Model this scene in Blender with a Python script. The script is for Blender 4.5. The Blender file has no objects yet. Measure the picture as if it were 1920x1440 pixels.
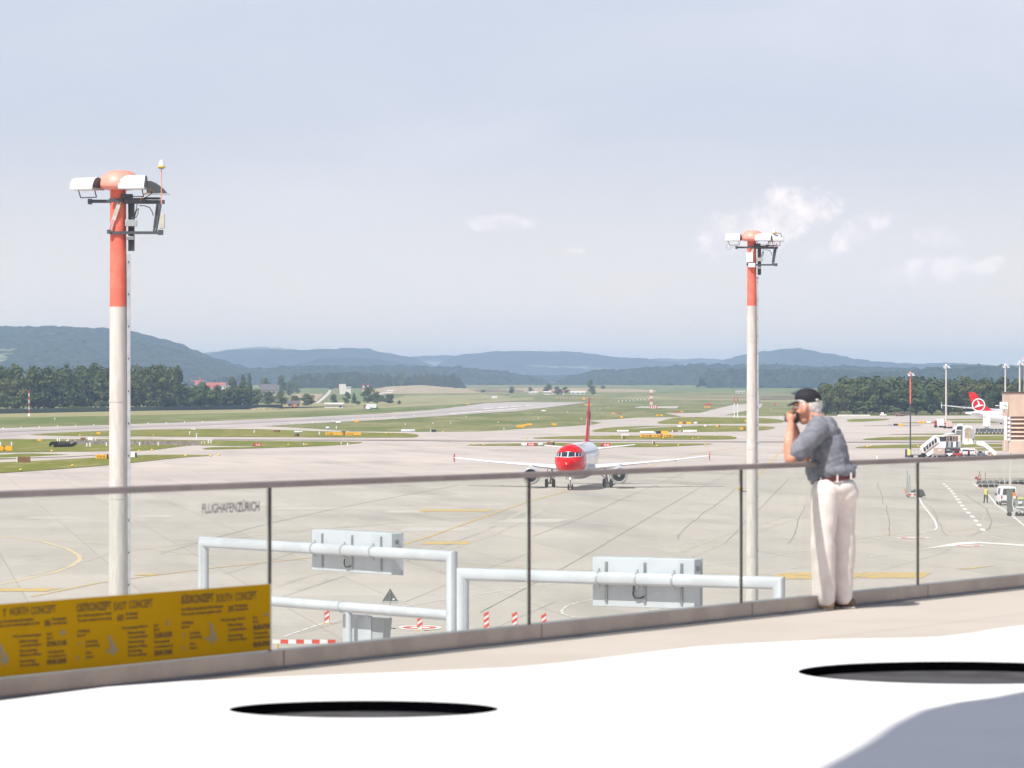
import bpy, bmesh, math, random
import numpy as np
from mathutils import Vector, Matrix
random.seed(7); rng = np.random.default_rng(7)
scn = bpy.context.scene
COL = scn.collection
# ------------------------------------------------------------------ camera
F = 7200.0          # focal length in photo pixels (1920 wide): a 135 mm lens
HOR = 727.0         # horizon row
H = 13.1            # eye height above the apron
DECK = H - 1.69     # floor of the viewing terrace
cam_d = bpy.data.cameras.new('camera'); cam = bpy.data.objects.new('camera', cam_d); COL.objects.link(cam)
cam.location = (0, 0, H); cam.rotation_euler = (math.radians(90), 0, 0)
cam_d.sensor_width = 36; cam_d.lens = F / 1920 * 36; cam_d.shift_y = (HOR - 720) / 1920
cam_d.clip_start = 0.5; cam_d.clip_end = 80000
cam_d.dof.use_dof = True; cam_d.dof.focus_distance = 420; cam_d.dof.aperture_fstop = 8.0
scn.camera = cam
# ------------------------------------------------------------------ sun, sky, exposure
SX, SY = 0.50, 0.58                       # ground shadow of a 1 m post
tosun = Vector((-SX, -SY, 1)).normalized()
ELEV = math.asin(tosun.z); AZ = math.atan2(tosun.x, tosun.y)
sl = bpy.data.lights.new('sun', 'SUN'); sl.energy = 4.9; sl.angle = math.radians(0.5); sl.color = (1, .955, .89)
so = bpy.data.objects.new('sun', sl); so.rotation_euler = tosun.to_track_quat('Z', 'Y').to_euler(); COL.objects.link(so)
scn.view_settings.view_transform = 'Standard'; scn.view_settings.look = 'None'
scn.view_settings.gamma = 1; scn.view_settings.exposure = 0.21

scn.cycles.volume_bounces = 2
W = bpy.data.worlds.new('World'); scn.world = W; W.use_nodes = True
class NT:
    """tiny expression helper over a node tree"""
    def __init__(s, tree): s.t = tree; s.n = tree.nodes; s.l = tree.links
    def node(s, typ, **kw):
        n = s.n.new(typ)
        for k, v in kw.items(): setattr(n, k, v)
        return n
    def put(s, sock, v):
        if isinstance(v, bpy.types.NodeSocket): s.l.new(v, sock)
        else: sock.default_value = v
    def m(s, op, a, b=0.0, c=0.0):
        n = s.node('ShaderNodeMath', operation=op); s.put(n.inputs[0], a); s.put(n.inputs[1], b)
        if op in ('SMOOTH_MIN', 'MULTIPLY_ADD', 'COMPARE'): s.put(n.inputs[2], c)
        return n.outputs[0]
    def noise(s, vec, scale, detail=4, rough=.55, dist=0.0):
        n = s.node('ShaderNodeTexNoise'); s.put(n.inputs['Vector'], vec)
        n.inputs['Scale'].default_value = scale; n.inputs['Detail'].default_value = detail
        n.inputs['Roughness'].default_value = rough; n.inputs['Distortion'].default_value = dist
        return n.outputs['Fac']
    def ramp(s, fac, a, b, lo=0.0, hi=1.0):
        n = s.node('ShaderNodeMapRange'); n.interpolation_type = 'SMOOTHSTEP'; s.put(n.inputs[0], fac)
        n.inputs[1].default_value = a; n.inputs[2].default_value = b
        n.inputs[3].default_value = lo; n.inputs[4].default_value = hi
        return n.outputs[0]
    def mix(s, fac, a, b, mode='MIX'):
        n = s.node('ShaderNodeMix', data_type='RGBA'); n.blend_type = mode
        s.put(n.inputs[0], fac)
        s.put(n.inputs[6], a if isinstance(a, bpy.types.NodeSocket) else (*a[:3], 1))
        s.put(n.inputs[7], b if isinstance(b, bpy.types.NodeSocket) else (*b[:3], 1))
        return n.outputs[2]
    def xyz(s, x, y, z):
        n = s.node('ShaderNodeCombineXYZ'); s.put(n.inputs[0], x); s.put(n.inputs[1], y); s.put(n.inputs[2], z); return n.outputs[0]

def build_world():
    g = NT(W.node_tree); g.n.clear()
    sky = g.node('ShaderNodeTexSky'); sky.sky_type = 'NISHITA'; sky.sun_disc = False
    sky.sun_elevation = ELEV; sky.sun_rotation = AZ; sky.air_density = 1.0; sky.dust_density = 2.2; sky.ozone_density = 1.4
    tc = g.node('ShaderNodeTexCoord'); sep = g.node('ShaderNodeSeparateXYZ'); g.l.new(tc.outputs['Generated'], sep.inputs[0])
    X, Y, Z = sep.outputs
    ys = g.m('MAXIMUM', Y, 0.02)
    u = g.m('MULTIPLY', g.m('DIVIDE', X, ys), F / 100); v = g.m('MULTIPLY', g.m('DIVIDE', Z, ys), F / 100)   # hundreds of photo px
    el = g.m('DIVIDE', Z, g.m('SQRT', g.m('ADD', g.m('MULTIPLY', X, X), g.m('MULTIPLY', Y, Y))))
    pale = g.mix(g.ramp(el, .0, .075), (11.2, 10.0, 8.7), (6.35, 6.65, 7.7))     # milky air low over the horizon
    base = g.mix(g.ramp(el, .08, .45, .80, .18), sky.outputs[0], pale)
    dim = g.ramp(el, .12, .7, 1.0, .62); base = g.mix(1.0, base, g.xyz(dim, dim, dim), 'MULTIPLY')
    # thin high cloud
    hi = g.noise(g.xyz(g.m('MULTIPLY', u, .12), g.m('MULTIPLY', v, .34), 3.1), 1.0, 5, .5, .6)
    base = g.mix(g.ramp(hi, .40, .78, 0, .45), base, (7.5, 7.5, 8.0))
    vec = g.xyz(u, v, 0.0)
    nz = g.noise(vec, 1.9, 7, .62); nz2 = g.noise(vec, 5.0, 5, .6)
    pert = g.m('ADD', g.m('MULTIPLY', g.m('SUBTRACT', nz, .5), 2.7), g.m('MULTIPLY', g.m('SUBTRACT', nz2, .5), 1.0))
    tot = None
    for (cx, cy, rx, ry, rot, a) in [(1472, 400, 92, 50, .15, .95), (1350, 445, 52, 42, .2, .7), (1425, 428, 74, 44, .2, .8), (1604, 436, 74, 28, .55, .85), (1745, 508, 94, 26, .12, .6),
                                 (1852, 500, 48, 17, .3, .6), (1768, 444, 56, 19, 0, .5), (935, 417, 72, 17, 0, .55), (1075, 470, 22, 6, 0, .5), (1560, 470, 80, 14, .25, .3)]:
        du = g.m('SUBTRACT', u, (cx - 960) / 100); dv = g.m('SUBTRACT', v, (HOR - cy) / 100)
        c, s_ = math.cos(rot), math.sin(rot)
        a1 = g.m('DIVIDE', g.m('ADD', g.m('MULTIPLY', du, c), g.m('MULTIPLY', dv, s_)), rx / 100)
        b1 = g.m('DIVIDE', g.m('SUBTRACT', g.m('MULTIPLY', dv, c), g.m('MULTIPLY', du, s_)), ry / 100)
        d = g.m('ADD', g.m('MULTIPLY', a1, a1), g.m('MULTIPLY', b1, b1))
        d = g.m('SUBTRACT', d, pert)
        # sharper on top, feathered underneath
        q = g.m('MULTIPLY', g.ramp(d, 1.25, .1), a)
        tot = q if tot is None else g.m('MAXIMUM', tot, q)
    front = g.ramp(Y, .1, .3)
    tot = g.m('MULTIPLY', tot, front)
    lum = g.ramp(nz, .35, .7)
    ccol = g.mix(lum, (8.1, 7.6, 7.8), (10.4, 9.5, 9.3))
    out = g.mix(tot, base, ccol)
    bg = g.node('ShaderNodeBackground'); g.l.new(out, bg.inputs[0]); bg.inputs[1].default_value = 0.101
    o = g.node('ShaderNodeOutputWorld'); g.l.new(bg.outputs[0], o.inputs[0])
build_world()

# ------------------------------------------------------------------ materials
MATS = {}
def mat(name, col, rough=.6, metal=0.0, col2=None, scale=1.0, lo=.4, hi=.6, detail=4, bump=0.0, bscale=None, coat=0.0, spec=.5, stretch=None, emit=None, gen='Object', sub=0):
    if name in MATS: return MATS[name]
    m = bpy.data.materials.new(name); m.use_nodes = True; MATS[name] = m
    g = NT(m.node_tree); p = g.n['Principled BSDF']
    p.inputs['Base Color'].default_value = (*col[:3], 1); p.inputs['Roughness'].default_value = rough
    p.inputs['Metallic'].default_value = metal; p.inputs['Coat Weight'].default_value = coat
    p.inputs['Specular IOR Level'].default_value = spec
    tc = g.node('ShaderNodeTexCoord'); vec = tc.outputs[gen]
    if stretch:
        mp = g.node('ShaderNodeMapping'); g.l.new(vec, mp.inputs[0]); mp.inputs['Scale'].default_value = stretch; vec = mp.outputs[0]
    if col2 is None:
        col2 = [c * .86 for c in col[:3]]
    f = g.noise(vec, scale, detail, .6)
    c = g.mix(g.ramp(f, lo, hi), col, col2)
    g.l.new(c, p.inputs['Base Color'])
    if bump:
        b = g.node('ShaderNodeBump'); b.inputs['Strength'].default_value = bump; b.inputs['Distance'].default_value = .02
        g.l.new(g.noise(vec, bscale or scale * 4, 5, .6), b.inputs['Height']); g.l.new(b.outputs[0], p.inputs['Normal'])
    if emit: p.inputs['Emission Color'].default_value = (*emit[:3], 1); p.inputs['Emission Strength'].default_value = emit[3]
    return m

def mat_grass(name, a, b, c, s1=.012, s2=.15):
    m = bpy.data.materials.new(name); m.use_nodes = True; MATS[name] = m
    g = NT(m.node_tree); p = g.n['Principled BSDF']; p.inputs['Roughness'].default_value = .95; p.inputs['Specular IOR Level'].default_value = .1
    v = g.node('ShaderNodeTexCoord').outputs['Object']
    mp = g.node('ShaderNodeMapping'); g.l.new(v, mp.inputs[0]); mp.inputs['Scale'].default_value = (1, .16, 1)
    f1 = g.noise(mp.outputs[0], s1 * 3, 6, .65); f2 = g.noise(mp.outputs[0], s2, 5, .7)
    c1 = g.mix(g.ramp(f1, .40, .62), a, b)
    c2 = g.mix(g.ramp(f2, .47, .70), c1, c)
    f3 = g.noise(mp.outputs[0], s2 * 6, 3, .8)
    c3 = g.mix(g.ramp(f3, .35, .65, 0, .35), c2, (a[0] * .6, a[1] * .6, a[2] * .6))
    g.l.new(c3, p.inputs['Base Color'])
    return m
GRASS = mat_grass('grass_mat', (.165, .185, .03), (.225, .22, .055), (.33, .29, .13))
GRASS_FAR = mat_grass('far_grass_mat', (.14, .17, .05), (.25, .24, .11), (.33, .29, .16), .006, .05)
DRY = mat_grass('dry_grass_mat', (.33, .30, .15), (.27, .27, .12), (.38, .33, .19), .01, .06)
FIELD_TAN = mat_grass('stubble_mat', (.42, .33, .20), (.37, .29, .18), (.46, .37, .24), .01, .06)
FIELD_GREEN = mat_grass('meadow_mat', (.13, .175, .05), (.20, .215, .08), (.24, .27, .12), .004, .03)
FIELD_BROWN = mat_grass('ploughed_mat', (.25, .19, .12), (.29, .23, .15), (.22, .2, .1), .006, .04)

def mat_concrete(name, a, b, slab=7.5, dark=(.2, .19, .18)):
    m = bpy.data.materials.new(name); m.use_nodes = True; MATS[name] = m
    g = NT(m.node_tree); p = g.n['Principled BSDF']; p.inputs['Roughness'].default_value = .9; p.inputs['Specular IOR Level'].default_value = .2
    v = g.node('ShaderNodeTexCoord').outputs['Object']
    mp = g.node('ShaderNodeMapping'); g.l.new(v, mp.inputs[0]); mp.inputs['Rotation'].default_value = (0, 0, math.radians(-9))
    st = g.node('ShaderNodeMapping'); g.l.new(mp.outputs[0], st.inputs[0]); st.inputs['Scale'].default_value = (.55, .09, 1)
    f1 = g.noise(v, .012, 6, .6); f2 = g.noise(st.outputs[0], .16, 6, .62); f3 = g.noise(v, .9, 4, .6)
    c = g.mix(g.ramp(f1, .36, .66), a, b)
    c = g.mix(g.ramp(f2, .47, .78, 0, .45), c, dark)
    c = g.mix(g.ramp(f3, .3, .7, 0, .12), c, dark)
    br = g.node('ShaderNodeTexBrick'); g.l.new(mp.outputs[0], br.inputs['Vector'])
    br.inputs['Scale'].default_value = 1; br.inputs['Brick Width'].default_value = slab; br.inputs['Row Height'].default_value = slab * 2
    br.offset = 0; br.inputs['Mortar Size'].default_value = .03; br.inputs['Mortar Smooth'].default_value = 0; br.inputs['Bias'].default_value = 0
    br.inputs['Color1'].default_value = (.92, .92, .92, 1); br.inputs['Color2'].default_value = (1.05, 1.045, 1.04, 1); br.inputs['Mortar'].default_value = (.55, .54, .53, 1)
    c = g.mix(.8, c, br.outputs['Color'], 'MULTIPLY')
    g.l.new(c, p.inputs['Base Color'])
    return m
APRON = mat_concrete('apron_concrete', (.54, .48, .435), (.475, .425, .385))
RUNWAY = mat_concrete('runway_asphalt', (.50, .45, .42), (.42, .38, .36), 15)

WHITE_P = mat('white_paint', (.82, .83, .85), .35, col2=(.72, .73, .75), scale=1.3)
GREY_P = mat('grey_paint', (.42, .45, .47), .4, scale=2)
CONC = mat('mast_concrete', (.64, .60, .565), .85, col2=(.56, .525, .49), scale=2.2, bump=.15, stretch=(3, 3, .5))
CORAL = mat('coral_paint', (.84, .20, .14), .5, col2=(.76, .16, .11), scale=1.5)
CORAL_L = mat('dome_paint', (.86, .36, .29), .45, col2=(.82, .31, .25), scale=2)
DARKM = mat('dark_metal', (.10, .11, .125), .5, .3, scale=4)
GALV = mat('galvanised', (.38, .40, .42), .4, .7, scale=5)
BEIGE = mat('beige_box', (.55, .54, .48), .5, scale=3)
WHITEB = mat('white_housing', (.86, .86, .88), .4, scale=3)
BLACK = mat('black_rubber', (.02, .02, .022), .8, scale=3)
YEL = mat('yellow_plastic', (.85, .55, .06), .5, scale=6)
YELMK = mat('yellow_marking', (.68, .43, .10), .8, col2=(.42, .36, .27), scale=1.1, lo=.42, hi=.62)
PALEYEL = mat('pale_yellow_marking', (.72, .54, .28), .8, col2=(.60, .50, .36), scale=.5)
WMK = mat('white_marking', (.86, .84, .82), .8, col2=(.70, .66, .62), scale=.7, lo=.35, hi=.8)
REDMK = mat('red_marking', (.68, .12, .10), .8, scale=1)
JOINT = mat('joint_filler', (.16, .145, .135), .9, col2=(.32, .29, .265), scale=.3)
STREAK = mat('rubber_streak', (.33, .29, .27), .9, col2=(.42, .37, .34), scale=.05, lo=.3, hi=.7)
LPATCH = mat('new_concrete', (.56, .51, .47), .9, col2=(.53, .475, .43), scale=.2)
GLASSD = mat('dark_glass', (.03, .04, .055), .12, spec=.8, scale=2)
SIGNY = mat('sign_yellow', (.90, .46, .02), .5, scale=3)
SIGNR = mat('sign_red', (.60, .03, .035), .5, scale=3)
SIGNK = mat('sign_black', (.035, .03, .035), .5, scale=3)
SIGNBR = mat('sign_back_brown', (.22, .12, .05), .6, scale=3)
SILV = mat('aluminium', (.6, .62, .65), .35, .5, scale=3)
RED = mat('red_paint', (.66, .008, .008), .38, col2=(.62, .007, .007), scale=1, coat=.15, spec=.3)
AWHITE = mat('aircraft_white', (.80, .81, .84), .25, col2=(.76, .77, .80), scale=.6, coat=.4)
AGREY = mat('aircraft_grey', (.50, .51, .53), .3, scale=.6)
BRICKR = mat('roof_tile_red', (.42, .11, .07), .8, scale=.5)
ROOFD = mat('roof_dark', (.13, .11, .12), .8, scale=.5)
WALLW = mat('render_wall', (.74, .71, .66), .8, scale=.4)
BARK = mat('bark', (.11, .085, .065), .9, scale=2, bump=.4)

# ------------------------------------------------------------------ geometry helpers
K = H / (6650 - 3144); Z0 = 3144.0
def gh(y): return 0.0 if y < Z0 else K * (y - Z0)
def gpt(px, py, off=0.0):
    """point of the ground seen at this place of the photo"""
    if py >= 757: y = H * F / (py - HOR)
    else: y = (H + K * Z0) / ((py - HOR) / F + K)
    return Vector(((px - 960) * y / F, y, gh(y) + off))
def at(px, py, y): return Vector(((px - 960) * y / F, y, H + (HOR - py) * y / F))
def deckpt(px, py, h=0.0):
    y = (1.69 - h) * F / (py - HOR); return Vector(((px - 960) * y / F, y, DECK + h))

def tag(o, label=None, cat=None, group=None, kind=None):
    if label: o['label'] = label
    if cat: o['category'] = cat
    if group: o['group'] = group
    if kind: o['kind'] = kind
    return o
def thing(name, label, cat, loc=(0, 0, 0), rz=0.0, group=None):
    o = bpy.data.objects.new(name, None); COL.objects.link(o); o.location = loc; o.rotation_euler = (0, 0, rz)
    o.empty_display_size = .3
    return tag(o, label, cat, group)

class MB:
    def __init__(s): s.v = []; s.f = []; s.mi = []; s.M = Matrix.Identity(4); s.cur = 0
    def addv(s, pts):
        n = len(s.v); s.v += [tuple(s.M @ Vector(p)) for p in pts]; return n
    def face(s, idx): s.f.append(tuple(idx)); s.mi.append(s.cur)
    def poly(s, pts): n = s.addv(pts); s.face(range(n, n + len(pts))); return s
    def box(s, c, d, rz=0.0, taper=1.0, R=None):
        x, y, z = [q / 2 for q in d]; R = R or Matrix.Rotation(rz, 4, 'Z'); c = Vector(c)
        P = []
        for k in (-1, 1):
            t = taper if k > 0 else 1
            for (a, b) in ((-1, -1), (1, -1), (1, 1), (-1, 1)): P.append(c + R @ Vector((a * x * t, b * y * t, k * z)))
        n = s.addv(P)
        for q in ((0, 3, 2, 1), (4, 5, 6, 7), (0, 1, 5, 4), (1, 2, 6, 5), (2, 3, 7, 6), (3, 0, 4, 7)): s.face([n + i for i in q])
        return s
    def tube(s, a, b, r, r2=None, seg=14, caps=True):
        a, b = Vector(a), Vector(b); r2 = r if r2 is None else r2
        d = (b - a).normalized(); t = Vector((0, 0, 1)) if abs(d.z) < .95 else Vector((1, 0, 0))
        u = d.cross(t).normalized(); w = d.cross(u)
        A = [a + (u * math.cos(i * 2 * math.pi / seg) + w * math.sin(i * 2 * math.pi / seg)) * r for i in range(seg)]
        B = [b + (u * math.cos(i * 2 * math.pi / seg) + w * math.sin(i * 2 * math.pi / seg)) * r2 for i in range(seg)]
        n = s.addv(A + B)
        for i in range(seg):
            j = (i + 1) % seg; s.face((n + i, n + seg + i, n + seg + j, n + j))
        if caps: s.face([n + i for i in range(seg)]); s.face([n + seg + i for i in range(seg)][::-1])
        return s
    def path(s, pts, r, seg=8):
        for a, b in zip(pts, pts[1:]): s.tube(a, b, r, seg=seg)
        return s
    def lathe(s, prof, seg=24, c=(0, 0, 0), axis='Z'):
        rings = []
        for (r, z) in prof:
            P = []
            for i in range(seg):
                a = i * 2 * math.pi / seg; q = (r * math.cos(a), r * math.sin(a), z)
                if axis == 'Y': q = (q[0], q[2], q[1])
                if axis == 'X': q = (q[2], q[0], q[1])
                P.append(Vector(q) + Vector(c))
            rings.append(s.addv(P))
        for a, b in zip(rings, rings[1:]):
            for i in range(seg):
                j = (i + 1) % seg; s.face((a + i, a + j, b + j, b + i))
        return s
    def prism(s, pts, vec):
        """polygon (3-D points) swept along vec"""
        pts = [Vector(p) for p in pts]; vec = Vector(vec); k = len(pts)
        n = s.addv(pts + [p + vec for p in pts])
        s.face([n + i for i in range(k)][::-1]); s.face([n + k + i for i in range(k)])
        for i in range(k):
            j = (i + 1) % k; s.face((n + i, n + j, n + k + j, n + k + i))
        return s
    def ball(s, c, r, seg=12, rings=8):
        if not hasattr(r, '__len__'): r = (r, r, r)
        R = []
        for k in range(1, rings):
            a = math.pi * k / rings
            R.append(s.addv([(c[0] + r[0] * math.sin(a) * math.cos(i * 2 * math.pi / seg), c[1] + r[1] * math.sin(a) * math.sin(i * 2 * math.pi / seg), c[2] + r[2] * math.cos(a)) for i in range(seg)]))
        t = s.addv([(c[0], c[1], c[2] + r[2])]); b = s.addv([(c[0], c[1], c[2] - r[2])])
        for i in range(seg):
            j = (i + 1) % seg; s.face((t, R[0] + i, R[0] + j)); s.face((b, R[-1] + j, R[-1] + i))
            for p, q in zip(R, R[1:]): s.face((p + i, q + i, q + j, p + j))
        return s
    def mesh(s, name, mats, smooth=None):
        me = bpy.data.meshes.new(name); me.from_pydata(s.v, [], s.f)
        if not isinstance(mats, (list, tuple)): mats = [mats]
        for m in mats: me.materials.append(m)
        me.polygons.foreach_set('material_index', s.mi)
        bm = bmesh.new(); bm.from_mesh(me); bmesh.ops.recalc_face_normals(bm, faces=bm.faces); bm.to_mesh(me); bm.free()
        if smooth is not None:
            me.polygons.foreach_set('use_smooth', [True] * len(me.polygons))
            try: me.set_sharp_from_angle(angle=math.radians(smooth))
            except Exception: pass
        me.update(); return me
    def obj(s, name, mats, parent=None, smooth=35, bevel=0.0):
        o = bpy.data.objects.new(name, s.mesh(name, mats, smooth)); COL.objects.link(o)
        if parent: o.parent = parent
        if bevel:
            b = o.modifiers.new('bevel', 'BEVEL'); b.width = bevel; b.segments = 2; b.limit_method = 'ANGLE'; b.angle_limit = math.radians(40)
        return o

def copy_tree(o, parent=None):
    c = o.copy(); COL.objects.link(c); c.parent = parent
    for ch in list(o.children): copy_tree(ch, c)
    return c
def text_mesh(s, size, m, parent, M, name='lettering', sx=1.0, align='LEFT', bold=0.0, spacing=1.0):
    cu = bpy.data.curves.new('t', 'FONT'); cu.body = s; cu.size = size; cu.align_x = align; cu.offset = bold; cu.space_character = spacing
    cu.resolution_u = 3
    t = bpy.data.objects.new('t', cu); COL.objects.link(t)
    bpy.context.view_layer.update()
    me = bpy.data.meshes.new_from_object(t.evaluated_get(bpy.context.evaluated_depsgraph_get()))
    bpy.data.objects.remove(t)
    me.transform(M @ Matrix.Diagonal((sx, 1, 1, 1)))
    me.materials.clear(); me.materials.append(m)
    o = bpy.data.objects.new(name, me); COL.objects.link(o)
    if parent: o.parent = parent
    return o
def sheet(name, polys, m, off, kind='structure'):
    """flat areas of the ground; each polygon given as ground points"""
    bm = bmesh.new()
    for P in polys:
        vs = [bm.verts.new(Vector((p[0], p[1], (gh(p[1])) + off))) for p in P]
        try: bm.faces.new(vs)
        except ValueError: pass
    bmesh.ops.triangulate(bm, faces=bm.faces)
    for f in bm.faces:
        if f.normal.z < 0: f.normal_flip()
    me = bpy.data.meshes.new(name); bm.to_mesh(me); bm.free(); me.materials.append(m)
    o = bpy.data.objects.new(name, me); COL.objects.link(o); tag(o, kind=kind); return o
def px(*pts): return [gpt(*p) for p in pts]
def ribbon(pts, w, zs=None):
    """a painted line of width w along ground points, as quads"""
    out = []
    P = [Vector((p[0], p[1])) for p in pts]
    N = []
    for i in range(len(P)):
        d = (P[min(i + 1, len(P) - 1)] - P[max(i - 1, 0)]).normalized(); N.append(Vector((-d.y, d.x)) * w / 2)
    for i in range(len(P) - 1):
        out.append([P[i] - N[i], P[i + 1] - N[i + 1], P[i + 1] + N[i + 1], P[i] + N[i]])
    return out
# ================================================================== THE GROUND
b = MB(); XW = 9000
b.poly([(-XW, -400, 0), (XW, -400, 0), (XW, Z0, 0), (-XW, Z0, 0)]); b.poly([(-XW, Z0, 0), (XW, Z0, 0), (XW, 12500, gh(12500)), (-XW, 12500, gh(12500))])
tag(b.obj('ground', GRASS_FAR, smooth=None), kind='structure')
bot = [Vector((-900, -300, 0)), Vector((900, -300, 0))]
apron_top = px((-500, 820), (-200, 811), (0, 804), (205, 797), (400, 790), (490, 799.5), (572, 803), (660, 809.3), (785, 810), (900, 809.5), (989, 804), (1059, 800), (1115, 796),
               (1128, 792.5), (1101, 788.5), (1157, 786), (1194, 783), (1264, 782.3), (1280, 781.5), (1247, 775), (1313, 774), (1373, 759.5), (1400, 757.2), (1430, 757.2), (1425, 765), (1357, 778.7),
               (1423, 780.7), (1560, 779.8), (2600, 779))
sheet('apron', [apron_top + [Vector((900, -300, 0)), Vector((-900, -300, 0))]], APRON, .03)
sheet('runway', [px((-400, 815), (0, 803), (205, 797), (400, 790), (560, 783), (700, 776.5), (810, 769), (870, 761.5), (914, 755.8), (960, 754.3), (1096, 754.3), (1096, 755.6), (1031, 763.4), (961, 771.5),
                (872, 776.7), (820, 780.5), (712, 787.5), (640, 791), (490, 799.5), (400, 803.5), (245, 805.5), (57, 814), (0, 820), (-400, 838))], RUNWAY, .06)
islands = [
 [(57, 815), (130, 810.5), (245, 806.5), (400, 804.5), (490, 805), (556, 807.5), (686, 811.5), (760, 812.5), (780, 814.5), (786, 817.5), (780, 820), (765, 821), (600, 820.5), (400, 819.5), (245, 818.5), (130, 818), (57, 816)],
 [(-300, 824), (0, 824), (245, 824), (400, 826.5), (560, 828), (697, 829), (634, 835.5), (520, 840), (400, 843.5), (375, 842.5), (395, 839), (480, 838), (480, 836.5), (400, 836), (357, 835), (321, 840), (282, 845), (206, 846.5), (0, 849), (-300, 855)],
 [(-200, 857), (0, 853.5), (40, 851), (90, 851.5), (152, 854), (110, 857), (50, 860), (0, 862), (-200, 870)],
 [(-300, 877), (0, 868), (60, 865), (150, 860.7), (206, 857), (260, 854), (330, 853), (416, 854.5), (340, 858), (245, 869), (150, 877.5), (0, 888), (-300, 905)],
 [(1219, 795), (1264, 783.2), (1290, 782), (1373, 783), (1429, 784), (1458, 786), (1474, 790), (1462, 794), (1300, 795.5)],
 [(1108, 807.7), (1137, 802), (1217, 798.6), (1370, 798), (1458, 800.4), (1443, 806), (1407, 809), (1261, 810.6), (1115, 810.6)],
 [(995, 821.7), (1042, 818.8), (1108, 817.3), (1352, 817), (1374, 818.5), (1384, 821.5), (1370, 824.7), (1225, 824.7), (1006, 823.2)],
 [(860, 836), (904, 833), (1035, 831), (1115, 831), (1341, 832), (1327, 834), (1254, 838), (1210, 839), (1122, 837.6), (1042, 836.4)],
 [(1588, 786), (1665, 785), (1669, 786), (1657, 788.5), (1616, 791), (1588, 791)],
 [(1761, 786.3), (1821, 785.4), (2000, 785), (2000, 788.5), (1762, 788.4)],
 [(1676, 793.6), (1747, 791), (1822, 790), (2000, 789.8), (2000, 793.2), (1729, 794)],
 [(1618, 798.4), (1729, 797.3), (1729, 798), (1618, 799)],
 [(1645, 815.2), (1747, 813.2), (1892, 814), (2000, 814), (2000, 816), (1747, 815.4)],
 [(1616, 824), (1650, 820.3), (1710, 819), (1892, 817.9), (2050, 817.5), (2050, 825.6), (1747, 825.9), (1622, 825.4)],
 [(1599, 839.6), (1635, 835.9), (1729, 833.3), (1892, 832.7), (2050, 832.5), (2050, 838.2), (1892, 838.2), (1710, 840), (1616, 841.2)],
 [(1822, 840.6), (1892, 840), (2050, 840), (2050, 845.5), (1892, 845.3), (1840, 845)],
]
def rounded(P, it=2):
    """cut corners so that the turf edges curve like the taxiway fillets"""
    for _ in range(it):
        Q = []
        for i in range(len(P)):
            a, c = P[i], P[(i + 1) % len(P)]
            Q += [a * .78 + c * .22, a * .22 + c * .78]
        P = Q
    return P
sheet('grass_islands', [rounded(px(*I)) for I in islands], GRASS, .09)
# far fields on the gently rising ground beyond the runway
sheet('dry_meadow', [px((-300, 787), (0, 784.5), (205, 780), (480, 773.5), (700, 766), (870, 757.5), (1000, 749), (1000, 745), (860, 750), (700, 761), (480, 767.5), (205, 771), (0, 774), (-300, 775)),
                     px((1130, 748), (1228, 743), (1500, 741), (1500, 749), (1400, 751)), px((705, 757), (760, 742), (905, 740), (960, 744), (900, 751), (760, 757.5)),
                     px((1425, 742), (1560, 742), (1560, 752), (1425, 754))], DRY, .03)
sheet('stubble_field', [px((546, 739), (607, 738.5), (600, 745), (588, 757), (556, 757), (560, 748)), px((690, 733), (765, 726), (880, 729), (980, 731.5), (985, 736), (880, 737), (700, 739)),
                        px((880, 731), (985, 727.5), (1080, 727.5), (1230, 731.5), (1230, 735), (1040, 735), (900, 736))], FIELD_TAN, .07)
sheet('ploughed_field', [px((1225, 744), (1310, 743), (1400, 744), (1500, 748), (1300, 747.6))], FIELD_BROWN, .09)
sheet('meadow', [px((545, 730), (625, 729), (612, 737.5), (545, 738)), px((640, 731), (700, 730), (700, 750), (640, 752)), px((1260, 729), (1320, 723), (1560, 722), (1560, 735), (1240, 735)),
                 px((-400, 786), (0, 783), (400, 777), (640, 771), (800, 764), (860, 758), (860, 761), (800, 768), (640, 775.5), (400, 784), (0, 796), (-400, 806))], FIELD_GREEN, .05)
sheet('farm_track', [px((588, 757.5), (599, 750), (612, 738), (618, 731), (622, 731), (618, 739), (606, 750), (596, 757.5)), px((700, 741), (730, 733), (760, 727), (762, 727.6), (735, 734), (706, 742))], LPATCH, .11)
sheet('service_road', ribbon(px((960, 774), (1100, 774.2), (1260, 774.5)), 9) + ribbon(px((1096, 757.6), (1250, 757.4), (1500, 759)), 12) + [px((1188, 765), (1200, 762.3), (1274, 762.3), (1268, 766))] + ribbon(px((1186, 804), (1250, 800.5), (1300, 799)), 5)
      + ribbon(px((960, 788), (1101, 788)), 6) + ribbon(px((1110, 789), (1300, 789), (1440, 788)), 3) + ribbon(px((0, 860), (100, 857), (206, 851)), 6), APRON, .12)
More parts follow.
